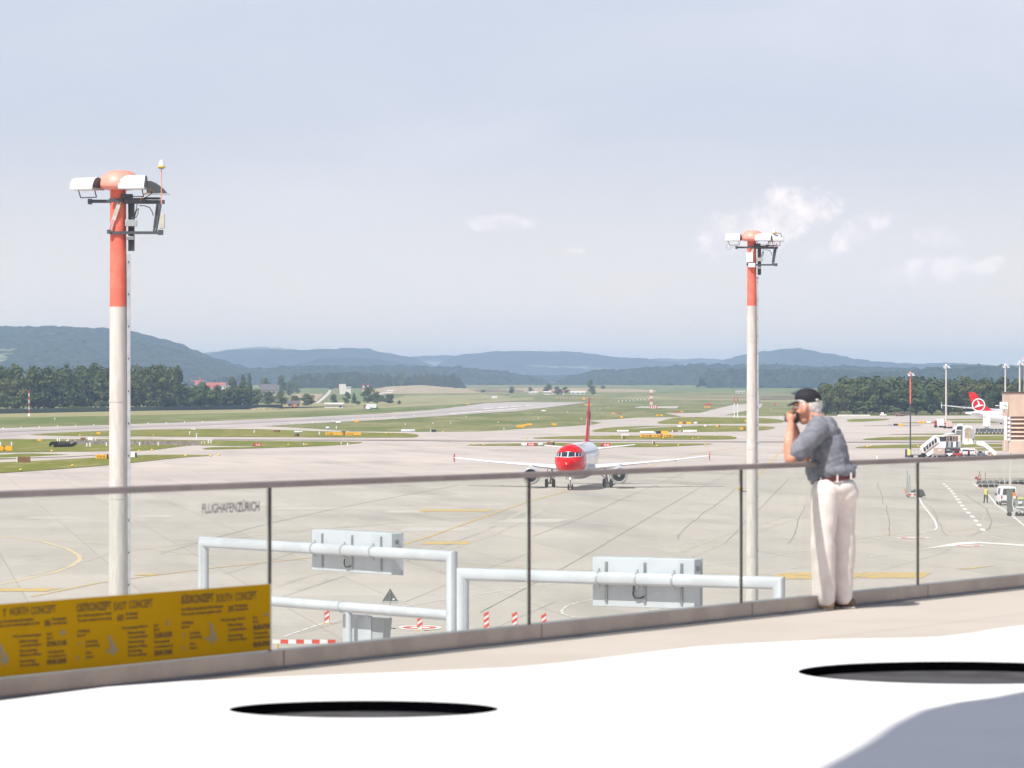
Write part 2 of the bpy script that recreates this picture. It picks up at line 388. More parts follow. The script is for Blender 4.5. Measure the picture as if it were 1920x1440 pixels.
# rubber streaks and stains left by wheels
sheet('tyre_marks', [px((-200, 815), (0, 807.5), (205, 800.5), (400, 794), (700, 780), (900, 767), (1010, 759), (1012, 760), (910, 769.5), (700, 783), (400, 797), (205, 803.3), (0, 811), (-200, 820)),
                     px((400, 823.6), (800, 824.6), (900, 825.6), (1200, 827.2), (1600, 828.6), (1900, 829), (1900, 830.3), (1600, 830.2), (1200, 829), (880, 828), (700, 826.3), (400, 825.6))], STREAK, .14)
sheet('wheel_tracks', ribbon(px((520, 1100), (640, 1060), (760, 1040), (900, 1000), (1000, 950)), .5) + ribbon(px((560, 1108), (680, 1066), (800, 1044), (930, 1002), (1020, 955)), .5) + ribbon(px((1120, 1120), (1220, 1060), (1340, 1010), (1500, 960)), .4) + ribbon(px((1160, 1122), (1255, 1062), (1372, 1012), (1530, 962)), .4) + ribbon(px((60, 1080), (200, 1040), (420, 1010), (700, 985)), .6) + ribbon(px((1650, 1070), (1760, 1040), (1830, 1000), (1850, 960)), .3), mat('wheel_track', (.42, .37, .33), .9, col2=(.50, .44, .39), scale=.12, lo=.3, hi=.6), .041)
# painted lines
Y = []
Y += ribbon(px((1068, 920), (1040, 927.5), (1000, 938.5), (930, 962), (850, 991), (800, 1009), (744, 1025), (690, 1036), (570, 1048), (512, 1054.5), (400, 1066), (310, 1077), (180, 1095), (60, 1120)), .32)
Y += ribbon(px((1200, 880), (1259, 861), (1320, 848), (1400, 838)), .3) + ribbon(px((1180, 895), (1283, 896)), .8) + ribbon(px((1760, 885.5), (1889, 884), (2000, 884)), .5) + ribbon(px((1600, 879), (1632, 878)), .5)
Y += ribbon(px((800, 1047), (860, 1056), (990, 1066.5), (1120, 1071), (1396, 1077.5), (1600, 1083)), .13)
def slanted(x0, y0, x1, y1, sk): return px((x0, y1), (x1 - sk, y1), (x1, y0), (x0 + sk, y0))
Y += [slanted(783, 955.6, 925, 960, 8), slanted(789, 1016, 885, 1021.5, 10), slanted(1440, 1075, 1625, 1087, 26), slanted(1606, 1074.5, 1748, 1085, 18), slanted(1792, 1061, 1875, 1068, 60)[:3],
      slanted(-60, 1104, 118, 1110, 30), slanted(250, 1077, 300, 1080, 14)]
Y += ribbon(px((1420, 897), (1450, 860), (1475, 838), (1490, 826)), .28)
sheet('yellow_markings', Y, YELMK, .05)
PY = []
PY += ribbon(px((-200, 1003), (0, 1006), (80, 1016), (125, 1029), (148, 1042), (150, 1050), (137, 1061), (100, 1075), (0, 1097), (-200, 1130)), .34)
PY += ribbon(px((512, 997.5), (700, 985), (930, 967)), .16) + ribbon(px((0, 1046), (250, 1046), (512, 1052)), .12) + ribbon(px((512, 1075.5), (700, 1076), (840, 1074.5)), .11) + ribbon(px((80, 1014), (200, 1022), (400, 1045), (620, 1054)), .14)
PY += ribbon(px((1600, 1012), (1700, 1000), (1790, 996), (1920, 985)), .2) + ribbon(px((200, 1008), (430, 1002), (500, 998)), .14)
sheet('faded_yellow_markings', PY, PALEYEL, .045)
Wm = []
Wm += ribbon(px((1723, 934), (1731, 949), (1742, 962), (1754, 979), (1757, 990), (1752, 995), (1712, 1002), (1669, 1008)), .18)
def dashes(pts, w, n, gap=.45):
    P = px(*pts); L = [0]
    for a, c in zip(P, P[1:]): L.append(L[-1] + (c - a).length)
    def pos(t):
        for i in range(len(P) - 1):
            if t <= L[i + 1]: return P[i].lerp(P[i + 1], (t - L[i]) / (L[i + 1] - L[i]))
        return P[-1]
    out = []
    for k in range(n):
        a = L[-1] * k / n; c = a + L[-1] / n * (1 - gap); out += ribbon([pos(a), pos(c)], w)
    return out
Wm += dashes([(1769, 907), (1784, 921), (1797, 939.6), (1810, 956.5), (1826, 972), (1838, 988), (1848, 1001)], .42, 15, .5) + dashes([(1856, 1006), (1874, 1010)], .16, 1, 0)
Wm += dashes([(1669, 1008), (1600, 1018), (1500, 1034), (1400, 1051), (1318, 1062)], .16, 18, .2) + dashes([(1720, 1037), (1652, 1041), (1600, 1051), (1500, 1064), (1420, 1077), (1310, 1086)], .16, 18, .2)
Wm += ribbon(px((1720, 1037), (1787, 1035), (1920, 1032), (2050, 1030)), .14) + ribbon(px((1671, 1007.5), (1782, 1008.5)), .16)
Wm += ribbon(px((1824, 907), (1844, 920), (1857, 932.5), (1868, 947.5), (1892, 963), (1907, 975), (1922, 988), (1980, 1030)), .2)
Wm += [px((1722, 1031.5), (1800, 1017.5), (1828, 1016.5), (2000, 1027), (2000, 1030), (1836, 1019.6), (1800, 1022.5))]
Wm += dashes([(1318, 1062), (1120, 1087), (1000, 1100), (880, 1118), (780, 1134), (700, 1150), (600, 1172), (530, 1196)], .16, 34, .15)
Wm += dashes([(1115, 1125), (1085, 1130), (1063, 1137), (1053, 1146), (1056, 1153), (1075, 1158), (1110, 1162)], .17, 14, .35)
Wm += dashes([(1110, 1165), (1250, 1140), (1318, 1128)], .16, 10, .2) + ribbon(px((700, 1187), (780, 1188.5), (850, 1190)), .1) + ribbon(px((1870, 930), (1900, 930)), .25) + ribbon(px((1880, 975), (1930, 972)), .16) + ribbon(px((1895, 990), (1935, 986)), .16)
sheet('white_markings', Wm, WMK, .05)
# bright bars and piano keys on the runway
RW = []
for k in range(6): RW.append(px((842 + k * 21, 775.6 - k * 1.6), (862 + k * 21, 774.2 - k * 1.6), (866 + k * 21, 774.9 - k * 1.6), (846 + k * 21, 776.3 - k * 1.6)))
for k in range(5): RW.append(px((905 + k * 26, 766.3 - k * 1.9), (925 + k * 26, 764.9 - k * 1.9), (928 + k * 26, 765.4 - k * 1.9), (908 + k * 26, 766.9 - k * 1.9)))
sheet('runway_markings', RW, WMK, .16)
def disc(cx, cy, rx, ry, k0=0.0, n=40):
    return [gpt(cx + rx * math.cos(a), cy + ry * math.sin(a)) for a in [i * 2 * math.pi / n for i in range(n)]]
discs = [(787, 1178.5, 41, 4.6), (1712, 1009.6, 32, 1.6), (1814, 1024.6, 31, 1.7)]
sheet('speed_limit_disc_white', [disc(*d) for d in discs], WMK, .055)
sheet('speed_limit_disc_red', [disc(d[0], d[1], d[2] * .78, d[3] * .70) for d in discs], REDMK, .06)
sheet('speed_limit_disc_centre', [disc(d[0], d[1], d[2] * .48, d[3] * .38) for d in discs], WMK, .065)
# light repair slabs
sheet('concrete_patches', [slanted(745, 989.5, 895, 996.5, 20), slanted(925, 973.5, 1072, 980.5, 30), slanted(722, 957.5, 800, 962, 10), slanted(500, 952, 700, 956, 20), slanted(40, 970, 160, 973, 20), slanted(255, 966, 330, 970, 10), slanted(895, 946, 955, 949, 15)], LPATCH, .042)
# joints and cracks
def crack(pts, w, jag=0.0, n=1):
    P = px(*pts); Q = [P[0]]
    for a, c in zip(P, P[1:]):
        for k in range(1, n + 1):
            q = a.lerp(c, k / n)
            if k < n or True: q = q + Vector((random.uniform(-jag, jag), random.uniform(-jag, jag) * 3, 0))
            Q.append(q)
    return ribbon(Q, w * .75)
J = crack([(400, 1010), (510, 981), (650, 950), (855, 911)], .13) + crack([(998, 1007), (1080, 976), (1165, 937), (1300, 880)], .07) + crack([(900, 1150), (1056, 1066), (1117, 1031), (1245, 954), (1309, 917), (1383, 883)], .08)
J += crack([(1271, 1011), (1275, 1002), (1287, 989), (1306, 973), (1335, 952), (1380, 918)], .09, .14, 5) + crack([(1360, 1019), (1396, 982), (1430, 950), (1480, 897)], .08, .06, 4)
J += crack([(1477, 1021), (1489, 1007), (1493, 986), (1510, 950)], .08, .12, 6) + crack([(1645, 906), (1654, 931), (1656, 946), (1662, 948), (1666, 972), (1669, 1006)], .09, .1, 5) + crack([(1737, 946.5), (1750, 957), (1759, 979), (1774, 1006)], .09, .1, 5)
J += crack([(1611, 996), (1665, 994), (1700, 993)], .12, .2, 4) + crack([(1660, 929), (1700, 927)], .2, .2, 3) + crack([(530, 1120), (640, 1084), (770, 1050), (900, 1000)], .05) + crack([(760, 1130), (880, 1080), (1000, 1035)], .045) + crack([(420, 1078), (520, 1048), (600, 1020)], .06)
J += crack([(1808, 927), (1850, 955), (1860, 980), (1855, 992), (1825, 1003)], .12, .05, 4) + crack([(300, 1040), (380, 1016), (440, 1000)], .07) + crack([(560, 1190), (700, 1150)], .04) + crack([(880, 1200), (960, 1165), (1040, 1130)], .04)
sheet('joints_and_cracks', J, JOINT, .048)

# ================================================================== HILLS
def vnoise(X, Y_, cell, seed):
    r = np.random.default_rng(seed); G = r.random((256, 256))
    x = X / cell; y = Y_ / cell; xi = np.floor(x).astype(int); yi = np.floor(y).astype(int); fx = x - xi; fy = y - yi
    fx = fx * fx * (3 - 2 * fx); fy = fy * fy * (3 - 2 * fy)
    g = lambda a, c: G[a % 256, c % 256]
    return (g(xi, yi) * (1 - fx) + g(xi + 1, yi) * fx) * (1 - fy) + (g(xi, yi + 1) * (1 - fx) + g(xi + 1, yi + 1) * fx) * fy
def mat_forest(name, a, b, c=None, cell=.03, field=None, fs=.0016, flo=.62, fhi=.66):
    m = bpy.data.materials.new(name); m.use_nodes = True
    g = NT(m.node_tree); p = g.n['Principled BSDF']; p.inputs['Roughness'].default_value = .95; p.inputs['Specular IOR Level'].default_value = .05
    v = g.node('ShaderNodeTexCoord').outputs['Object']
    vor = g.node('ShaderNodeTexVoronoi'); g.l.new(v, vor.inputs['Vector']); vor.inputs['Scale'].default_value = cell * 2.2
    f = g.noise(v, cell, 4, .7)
    c1 = g.mix(g.ramp(f, .35, .65), a, b)  # dark and pale crown tones put shade and sunlight on the canopy into colour
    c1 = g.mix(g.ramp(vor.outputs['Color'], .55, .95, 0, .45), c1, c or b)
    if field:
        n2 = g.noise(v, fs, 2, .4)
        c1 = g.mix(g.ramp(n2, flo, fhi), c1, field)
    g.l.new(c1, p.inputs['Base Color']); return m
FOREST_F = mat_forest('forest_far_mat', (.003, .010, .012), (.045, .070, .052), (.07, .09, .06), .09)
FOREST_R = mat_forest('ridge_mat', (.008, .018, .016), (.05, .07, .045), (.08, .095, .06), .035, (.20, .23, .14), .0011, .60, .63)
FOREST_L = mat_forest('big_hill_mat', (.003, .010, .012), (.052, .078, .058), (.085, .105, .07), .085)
def clearing():
    g = NT(FOREST_L.node_tree); p = g.n['Principled BSDF']; v = g.node('ShaderNodeTexCoord').outputs['Object']; se = g.node('ShaderNodeSeparateXYZ'); g.l.new(v, se.inputs[0])
    X, Y, Z = se.outputs; dx = g.m('DIVIDE', g.m('ADD', X, 1230.0), 130.0); dz = g.m('DIVIDE', g.m('SUBTRACT', Z, 72.0), 30.0)
    d = g.m('ADD', g.m('ADD', g.m('MULTIPLY', dx, dx), g.m('MULTIPLY', dz, dz)), g.m('MULTIPLY', g.m('SUBTRACT', g.noise(v, .006, 4, .6), .5), 3.0))
    old = p.inputs['Base Color'].links[0].from_socket
    g.l.new(g.mix(g.ramp(d, 1.1, .9), old, (.22, .23, .13)), p.inputs['Base Color'])
clearing()
def ridge(name, crest, yc, front, base, m, cell, jit, seed, x0=None, x1=None, tall=0.0):
    cx = np.array([c[0] for c in crest], float); cy = np.array([c[1] for c in crest], float)
    x0 = cx[0] if x0 is None else x0; x1 = cx[-1] if x1 is None else x1
    Xs = np.arange((x0 - 960) / F * yc, (x1 - 960) / F * yc, cell); Ys = np.concatenate([np.arange(yc - front, yc, cell * 1.3), np.arange(yc, yc + front * .35, cell * 2.5)])
    XX, YY = np.meshgrid(Xs, Ys)
    hc = np.interp(XX / YY * F + 960, cx, H + (HOR - cy) * yc / F)
    t = np.clip((YY - (yc - front)) / front, 0, 1); t2 = np.clip((YY - yc) / (front * .35), 0, 1)
    prof = np.sin(t * math.pi / 2) ** 1.15 * (1 - .6 * t2 ** 2)
    bb = base + 0 * XX
    rel = (hc - bb - jit * .45) * np.minimum(1, YY / yc)
    gully = (vnoise(XX, YY, front * .22, seed) - .5) * .30 + (vnoise(XX, YY, front * .09, seed + 1) - .5) * .14
    Z = bb + rel * prof * (1 + gully * np.sin(t * math.pi) ** .7)
    Z += (rng.random(XX.shape) - .5) * jit * np.where(rel > 12, 1, .5) + (vnoise(XX, YY, cell * 3, seed + 2) - .5) * jit * .6
    if tall: Z += (rng.random(XX.shape) > .93) * tall * rng.random(XX.shape)
    jx = (rng.random(XX.shape) - .5) * cell * .6; jy = (rng.random(XX.shape) - .5) * cell * .6
    V = np.stack([XX + jx, YY + jy, Z], -1).reshape(-1, 3); nx = len(Xs); ny = len(Ys)
    i = np.arange(nx * ny).reshape(ny, nx)
    Q = np.stack([i[:-1, :-1], i[:-1, 1:], i[1:, 1:], i[1:, :-1]], -1).reshape(-1, 4)
    me = bpy.data.meshes.new(name); me.vertices.add(len(V)); me.vertices.foreach_set('co', V.ravel())
    me.loops.add(Q.size); me.loops.foreach_set('vertex_index', Q.ravel()); me.polygons.add(len(Q)); me.polygons.foreach_set('loop_start', np.arange(0, Q.size, 4))
    me.update(calc_edges=True); me.materials.append(m)
    o = bpy.data.objects.new(name, me); COL.objects.link(o); tag(o, kind='structure'); return o
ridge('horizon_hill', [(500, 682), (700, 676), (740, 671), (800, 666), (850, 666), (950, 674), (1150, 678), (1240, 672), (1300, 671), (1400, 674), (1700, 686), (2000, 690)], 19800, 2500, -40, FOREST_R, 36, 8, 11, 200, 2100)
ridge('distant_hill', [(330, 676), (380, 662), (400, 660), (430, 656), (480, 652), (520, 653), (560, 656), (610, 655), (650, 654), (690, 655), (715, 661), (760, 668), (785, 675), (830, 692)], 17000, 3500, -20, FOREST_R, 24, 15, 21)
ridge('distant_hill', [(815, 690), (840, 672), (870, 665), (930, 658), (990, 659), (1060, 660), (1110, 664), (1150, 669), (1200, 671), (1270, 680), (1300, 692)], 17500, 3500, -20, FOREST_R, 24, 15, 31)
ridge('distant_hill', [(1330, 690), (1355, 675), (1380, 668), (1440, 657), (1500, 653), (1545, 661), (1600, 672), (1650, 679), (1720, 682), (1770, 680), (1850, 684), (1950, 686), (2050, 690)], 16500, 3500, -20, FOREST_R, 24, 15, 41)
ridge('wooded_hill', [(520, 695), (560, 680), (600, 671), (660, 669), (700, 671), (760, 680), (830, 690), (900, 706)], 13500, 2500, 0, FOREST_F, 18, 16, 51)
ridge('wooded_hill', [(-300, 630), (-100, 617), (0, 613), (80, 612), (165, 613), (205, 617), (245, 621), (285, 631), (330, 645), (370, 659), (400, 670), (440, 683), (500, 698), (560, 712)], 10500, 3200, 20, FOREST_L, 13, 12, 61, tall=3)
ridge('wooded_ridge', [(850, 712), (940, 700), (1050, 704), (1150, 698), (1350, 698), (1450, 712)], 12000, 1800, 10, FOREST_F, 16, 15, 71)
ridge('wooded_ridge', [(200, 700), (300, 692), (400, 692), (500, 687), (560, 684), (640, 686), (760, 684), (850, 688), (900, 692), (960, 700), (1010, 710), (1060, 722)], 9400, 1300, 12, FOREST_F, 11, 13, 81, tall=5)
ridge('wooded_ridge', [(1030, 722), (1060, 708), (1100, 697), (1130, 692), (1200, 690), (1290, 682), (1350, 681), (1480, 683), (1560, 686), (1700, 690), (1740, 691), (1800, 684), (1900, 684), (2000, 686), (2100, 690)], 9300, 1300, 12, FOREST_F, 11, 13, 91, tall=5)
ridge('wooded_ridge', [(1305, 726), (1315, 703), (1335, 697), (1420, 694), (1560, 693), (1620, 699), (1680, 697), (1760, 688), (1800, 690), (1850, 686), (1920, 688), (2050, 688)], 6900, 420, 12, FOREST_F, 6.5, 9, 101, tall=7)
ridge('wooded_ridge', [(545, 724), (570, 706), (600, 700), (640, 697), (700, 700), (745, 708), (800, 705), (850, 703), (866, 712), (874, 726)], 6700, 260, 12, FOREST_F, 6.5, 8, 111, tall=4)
# the dome of a stubble hill
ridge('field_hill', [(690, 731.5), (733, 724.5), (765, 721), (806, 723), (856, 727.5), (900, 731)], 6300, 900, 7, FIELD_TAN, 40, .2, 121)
# pale clearings on the big hill
# ================================================================== TREES
def leaf_mat(name, a, b, c):
    m = bpy.data.materials.new(name); m.use_nodes = True
    g = NT(m.node_tree); p = g.n['Principled BSDF']; p.inputs['Roughness'].default_value = .85; p.inputs['Specular IOR Level'].default_value = .15
    geo = g.node('ShaderNodeNewGeometry').outputs['Position']; oi = g.node('ShaderNodeObjectInfo')
    f = g.noise(geo, .35, 4, .7); f2 = g.noise(geo, .045, 3, .5)
    c1 = g.mix(g.ramp(f, .35, .65), a, b); c1 = g.mix(g.ramp(f2, .45, .66, 0, .6), c1, c)
    c1 = g.mix(g.m('MULTIPLY', oi.outputs['Random'], .3), c1, b)
    g.l.new(c1, p.inputs['Base Color']); return m
LEAF = leaf_mat('leaf_mat', (.045, .075, .022), (.105, .14, .04), (.15, .145, .055))
LEAF_D = leaf_mat('dark_leaf_mat', (.03, .055, .018), (.085, .11, .034), (.125, .12, .045))
def crown_arrays(h, w, n, seed, conic=False, leaf=.75, low=.03):
    """leaf clumps spread over lumps of the crown; returns quad corners (n,4,3)"""
    r = np.random.default_rng(seed)
    nl = 17 if not conic else 10
    C = []
    for i in range(nl):
        if conic:
            t = (i + .5) / nl; C.append((r.normal(0, .04) * w, r.normal(0, .04) * w, h * (low + (1 - low) * t), w * .5 * (1 - t) ** .8 + .25, h * .09))
        else:
            t = (i + r.uniform(0, 1)) / nl; a = r.uniform(0, 6.283); rad = w * .30 * math.sin(math.pi * min(max(t * .8 + .14, 0), 1)) * r.uniform(.5, 1.15)
            zc = h * (low + .12 + (.80 - low) * t)
            C.append((rad * math.cos(a), rad * math.sin(a), zc, w * r.uniform(.17, .27), h * r.uniform(.08, .13)))
    C = np.array(C); k = r.integers(0, nl, n)
    d = r.normal(size=(n, 3)); d /= np.linalg.norm(d, axis=1)[:, None]; rr = r.uniform(.72, 1.06, n)
    P = C[k, :3] + d * rr[:, None] * np.stack([C[k, 3], C[k, 3], C[k, 4]], -1)
    P[:, 2] = np.maximum(P[:, 2], h * low * .6)
    nrm = d + r.normal(size=(n, 3)) * .38 + np.array([0, 0, .15]); nrm /= np.linalg.norm(nrm, axis=1)[:, None]
    t = np.cross(nrm, r.normal(size=(n, 3))); t /= np.linalg.norm(t, axis=1)[:, None]; u = np.cross(nrm, t)
    s = leaf * r.uniform(.5, 1.25, n)[:, None]
    return np.stack([P - t * s - u * s * .7, P + t * s - u * s * .6, P + t * s * .8 + u * s * .8, P - t * s * .7 + u * s * .7], 1)
def quads_mesh(name, Q, m):
    V = Q.reshape(-1, 3); me = bpy.data.meshes.new(name); me.vertices.add(len(V)); me.vertices.foreach_set('co', V.ravel())
    n = len(V); me.loops.add(n); me.loops.foreach_set('vertex_index', np.arange(n)); me.polygons.add(n // 4); me.polygons.foreach_set('loop_start', np.arange(0, n, 4))
    me.update(calc_edges=True); me.materials.append(m); return me
def trunk_mb(h, w, seed):
    r = random.Random(seed); b_ = MB()
    b_.tube((0, 0, -.3), (0, 0, h * .35), h * .022, h * .016, seg=8); b_.tube((0, 0, h * .35), (r.uniform(-.3, .3), 0, h * .85), h * .016, h * .004, seg=6)
    for i in range(6):
        z = h * r.uniform(.2, .6); a = r.uniform(0, 6.28); b_.tube((0, 0, z), (math.cos(a) * w * .35, math.sin(a) * w * .35, z + h * .16), h * .009, h * .003, seg=5, caps=False)
    return b_
PROTO = []
for i, (h, w, con) in enumerate([(20, 14, 0), (21, 16, 0), (17, 15, 0), (19, 13, 0), (23, 8.5, 1), (20, 14, 0)]):
    Q = crown_arrays(h, w, 1500, 100 + i, bool(con), .55)
    PROTO.append((quads_mesh('crown', Q, LEAF_D if (con or i == 3) else LEAF), trunk_mb(h, w, i).mesh('trunk', BARK, 40), h, w, Q))
def tree(p, h, w, kind, label, cat='tree', group=None, name='tree'):
    cm, tm, ph, pw, _ = PROTO[kind]
    t = thing(name, label, cat, p, random.uniform(0, 6.28), group)
    t.scale = (w / pw, w / pw, h / ph)
    o = bpy.data.objects.new('crown', cm); COL.objects.link(o); o.parent = t
    o = bpy.data.objects.new('trunk', tm); COL.objects.link(o); o.parent = t
    return t
# front rows of the two woods: single trees
LW = 'front trees of the left wood'
x = -30
while x < 480:
    y_ = 770 - (max(x, 0) / 480) * 4 + random.uniform(-.5, .4)
    p = gpt(x, y_); h = random.uniform(15, 21) * (1 if x < 330 else .78); w = random.uniform(12, 17)
    kd = random.choice([0, 1, 2, 3, 5, 0, 1])
    tree(p, h, w, kd, 'broadleaf tree at the front edge of the long dark wood on the left', group=LW)
    x += w * F / p.y * random.uniform(.42, .62)
RWg = 'front trees of the right wood'
x = 1548
while x < 1960:
    y_ = 778.2 + random.uniform(-.6, .2)
    p = gpt(x, y_); h = random.uniform(12.5, 15.5) * (.8 if x < 1570 else 1); w = random.uniform(11, 15)
    tree(p, h, w, random.choice([0, 1, 2, 3, 5, 0]), 'broadleaf tree at the front edge of the dense wood behind the right taxiway', group=RWg)
    x += w * F / p.y * random.uniform(.42, .62)
# the mass of each wood behind its front row
def wood(name, lab, spots, lf=1.35):
    parts = []
    for (x, y, h, w, kd) in spots:
        Q = PROTO[kd][4]; sel = Q[rng.permutation(len(Q))[:420]]; c = sel.mean(1, keepdims=True); sel = c + (sel - c) * lf
        a = random.uniform(0, 6.28); R = np.array([[math.cos(a), -math.sin(a), 0], [math.sin(a), math.cos(a), 0], [0, 0, 1]])
        S = np.array([w / PROTO[kd][3], w / PROTO[kd][3], h / PROTO[kd][2]])
        parts.append((sel @ R.T) * S + np.array([x, y, gh(y)]))
    me = quads_mesh(name, np.concatenate(parts), LEAF); me.materials.clear(); me.materials.append(LEAF_D)
    o = bpy.data.objects.new(name, me); COL.objects.link(o); return tag(o, lab, 'woodland', kind='stuff')
sp = []
for row in range(9):
    yy = 2215 + row * 24; x = -980
    xr = 1000
    while True:
        px_ = x
        X = (px_ + 0) ; break
    xx = (-60 - 960) * yy / F; xe = (335 - 960) * yy / F
    while xx < xe:
        kd = random.choice([0, 1, 2, 3, 4, 5, 0, 1]) if row > 2 else random.choice([0, 1, 2, 3, 5])
        hh = random.uniform(20, 24) + min(row, 5) * .8
        if kd == 4: hh *= 1.02
        sp.append((xx + random.uniform(-2, 2), yy + random.uniform(-8, 8), hh, random.uniform(12, 17) if kd != 4 else 8, kd)); xx += random.uniform(8, 12)
for row in range(4):
    yy = 2420 + row * 40
    xx = (310 - 960) * yy / F; xe = (470 - 960) * yy / F
    while xx < xe:
        sp.append((xx, yy + random.uniform(-12, 12), random.uniform(11, 15.5), random.uniform(9, 13), random.choice([0, 1, 2, 3, 5]))); xx += random.uniform(8, 13)
wood('wood', 'dark mixed wood filling the left background behind the runway', sp)
sp = []
for row in range(9):
    yy = 1855 + row * 24
    xx = ((1552 if row > 2 else 1560) - 960) * yy / F; xe = (1990 - 960) * yy / F
    while xx < xe:
        p_ = xx / yy * F + 960
        hh = random.uniform(13.5, 17.5) * (1 if p_ > 1580 else .8) + min(row, 5) * .35
        sp.append((xx + random.uniform(-2, 2), yy + random.uniform(-8, 8), hh, random.uniform(11, 15.5), random.choice([0, 1, 2, 3, 5]))); xx += random.uniform(8, 11)
wood('wood', 'dense green and olive wood behind the taxiway on the right', sp)
# tree belt on the rise left of the middle and the one at the right
def belt(x0, x1, yb, h0, h1, rows, step, lab, top=None):
    s = []
    for r_ in range(rows):
        p0, p1 = gpt(x0, yb), gpt(x1, yb); yy = p0.y + r_ * 45; xx = (x0 - 960) * yy / F
        while xx < (x1 - 960) * yy / F:
            s.append((xx, yy + random.uniform(-15, 15), random.uniform(h0, h1), random.uniform(11, 17), random.choice([0, 1, 2, 3, 5]))); xx += random.uniform(step * .6, step * 1.3)
    return wood('tree_belt', lab, s, 1.7)
belt(552, 862, 728.5, 17, 26, 3, 9, 'row of tall trees on the rise behind the white tower building')
belt(1316, 1900, 725.5, 20, 27, 3, 9, 'dark tree belt along the foot of the right wooded ridge')
# separate trees in the middle ground: (px, foot row, top row, width px, kind, label)
TR = [(626, 757.8, 740, 18, 0, 'small round tree above the long white shed'), (651, 758.4, 735, 17, 1, 'upright tree just right of the white shed'), (664, 758.2, 738, 13, 4, 'narrow conifer right of the white shed'),
      (672, 759.5, 752, 12, 2, 'low bush between the conifer and the parked lorry'), (690, 757.6, 726, 36, 1, 'big bushy tree behind the parked lorry'), (707, 758, 735, 26, 0, 'wide tree touching the right side of the big bushy tree'), (729, 757.6, 739, 30, 5, 'rounded tree standing alone right of the bushy pair'),
      (576, 761.5, 739, 36, 2, 'wide spreading tree right of the small brown house'), (552, 760, 742, 26, 0, 'olive tree behind the small brown house'), (528, 760.5, 735, 30, 1, 'loose green tree left of the small brown house'),
      (504, 760.5, 734, 34, 5, 'green tree in front of the dark roofed farmhouse'), (482, 761, 730, 30, 0, 'tall tree right of the small white hut'), (455, 757, 706, 26, 4, 'dark spruce left of the farmhouse roof'),
      (434, 757, 708, 28, 1, 'tall tree between the spruce and the red roofs'), (467, 757, 704, 20, 4, 'pointed spruce beside the farmhouse roof'), (498, 740, 708, 27, 5, 'round tree behind the dark roofed farmhouse'), (528, 741, 705, 22, 0, 'tall leafy tree right of the dark roofed farmhouse'),
      (543, 742, 716, 20, 2, 'lower tree right of the tall leafy tree'), (557, 738, 718, 18, 2, 'tree at the left end of the green field'), (620, 731, 712, 20, 5, 'darker tree left of the white tower building'),
      (380, 745, 716, 30, 0, 'tree left of the red roofs'), (1108, 738, 713, 18, 1, 'single tall tree right of the far farm'), (1112, 740, 728, 14, 2, 'low tree under the single tall tree'), (959, 738.5, 725, 15, 0, 'round tree at the left end of the far farm'),
      (995, 738.5, 726, 12, 2, 'small tree in the far farm'), (1027, 739, 720, 20, 5, 'dark tree behind the far farm sheds'), (1045, 739.5, 725, 18, 0, 'broad tree in the middle of the far farm'), (1060, 738.5, 725, 16, 1, 'tree right of the middle of the far farm'),
      (1130, 730, 723, 12, 2, 'small bush right of the far farm'), (1500, 741, 731, 22, 2, 'low grey bush by the field behind the cap of the man'), (1490, 742, 734, 14, 0, 'small low bush left of the grey bush'),
      (1548, 779, 722, 36, 0, 'leftmost tall tree of the right wood'), (1572, 779, 719, 40, 1, 'second tall tree from the left end of the right wood'),
      (748, 758.6, 751, 10, 2, 'tiny bush right of the rounded tree'), (140, 771.5, 762, 90, 2, 'long brown hedge at the foot of the left wood'), (905, 736, 731, 12, 2, 'tiny hedge on the stubble rise')]
for (cx, yb, yt, wpx, kd, lab) in TR:
    p = gpt(cx, yb); s_ = F / p.y
    tree(p, (yb - yt) / s_ * 1.03, wpx / s_, kd, lab, 'bush' if 'bush' in lab or 'hedge' in lab else 'tree', name='bush' if ('bush' in lab or 'hedge' in lab) else 'tree')

# ================================================================== DISTANT BUILDINGS AND SMALL AIRFIELD THINGS
def fbox(t, name, x0, x1, y0, y1, yb, m, depth=None, ox=0, oy=0, p=None, bev=0.0):
    """a box part of thing t given by its outline in the photo; t stands at gpt(cx, yb)"""
    s_ = F / t.location.y
    d = depth or (x1 - x0) / s_
    c = (((x0 + x1) / 2 - 960) / s_ - t.location.x, oy + d / 2, ((y1 + y0) / -2 + yb) / s_)
    return MB().box(c, ((x1 - x0) / s_, d, (y1 - y0) / s_)).obj(name, m, p or t, bevel=bev)
def gable(t, x0, x1, y0, y1, yb, m, depth, oy=0, over=.6):
    s_ = F / t.location.y; a = (x0 - 960) / s_ - t.location.x - over; c = (x1 - 960) / s_ - t.location.x + over
    z0 = (yb - y1) / s_; z1 = (yb - y0) / s_; D = depth
    return MB().prism([(a, oy - over, z0), (a, oy + D + over, z0), (a, oy + D / 2, z1)], (c - a, 0, 0)).obj('roof', m, t)
def windows_row(t, par, n, x0, x1, y0, y1, yb, m=None):
    s_ = F / t.location.y
    for k in range(n):
        xa = x0 + (x1 - x0) * (k + .25) / n; xb = x0 + (x1 - x0) * (k + .75) / n
        c = (((xa + xb) / 2 - 960) / s_ - t.location.x, -.03, (yb - (y0 + y1) / 2) / s_)
        MB().box(c, ((xb - xa) / s_, .06, (y1 - y0) / s_)).obj('window', m or GLASSD, par)
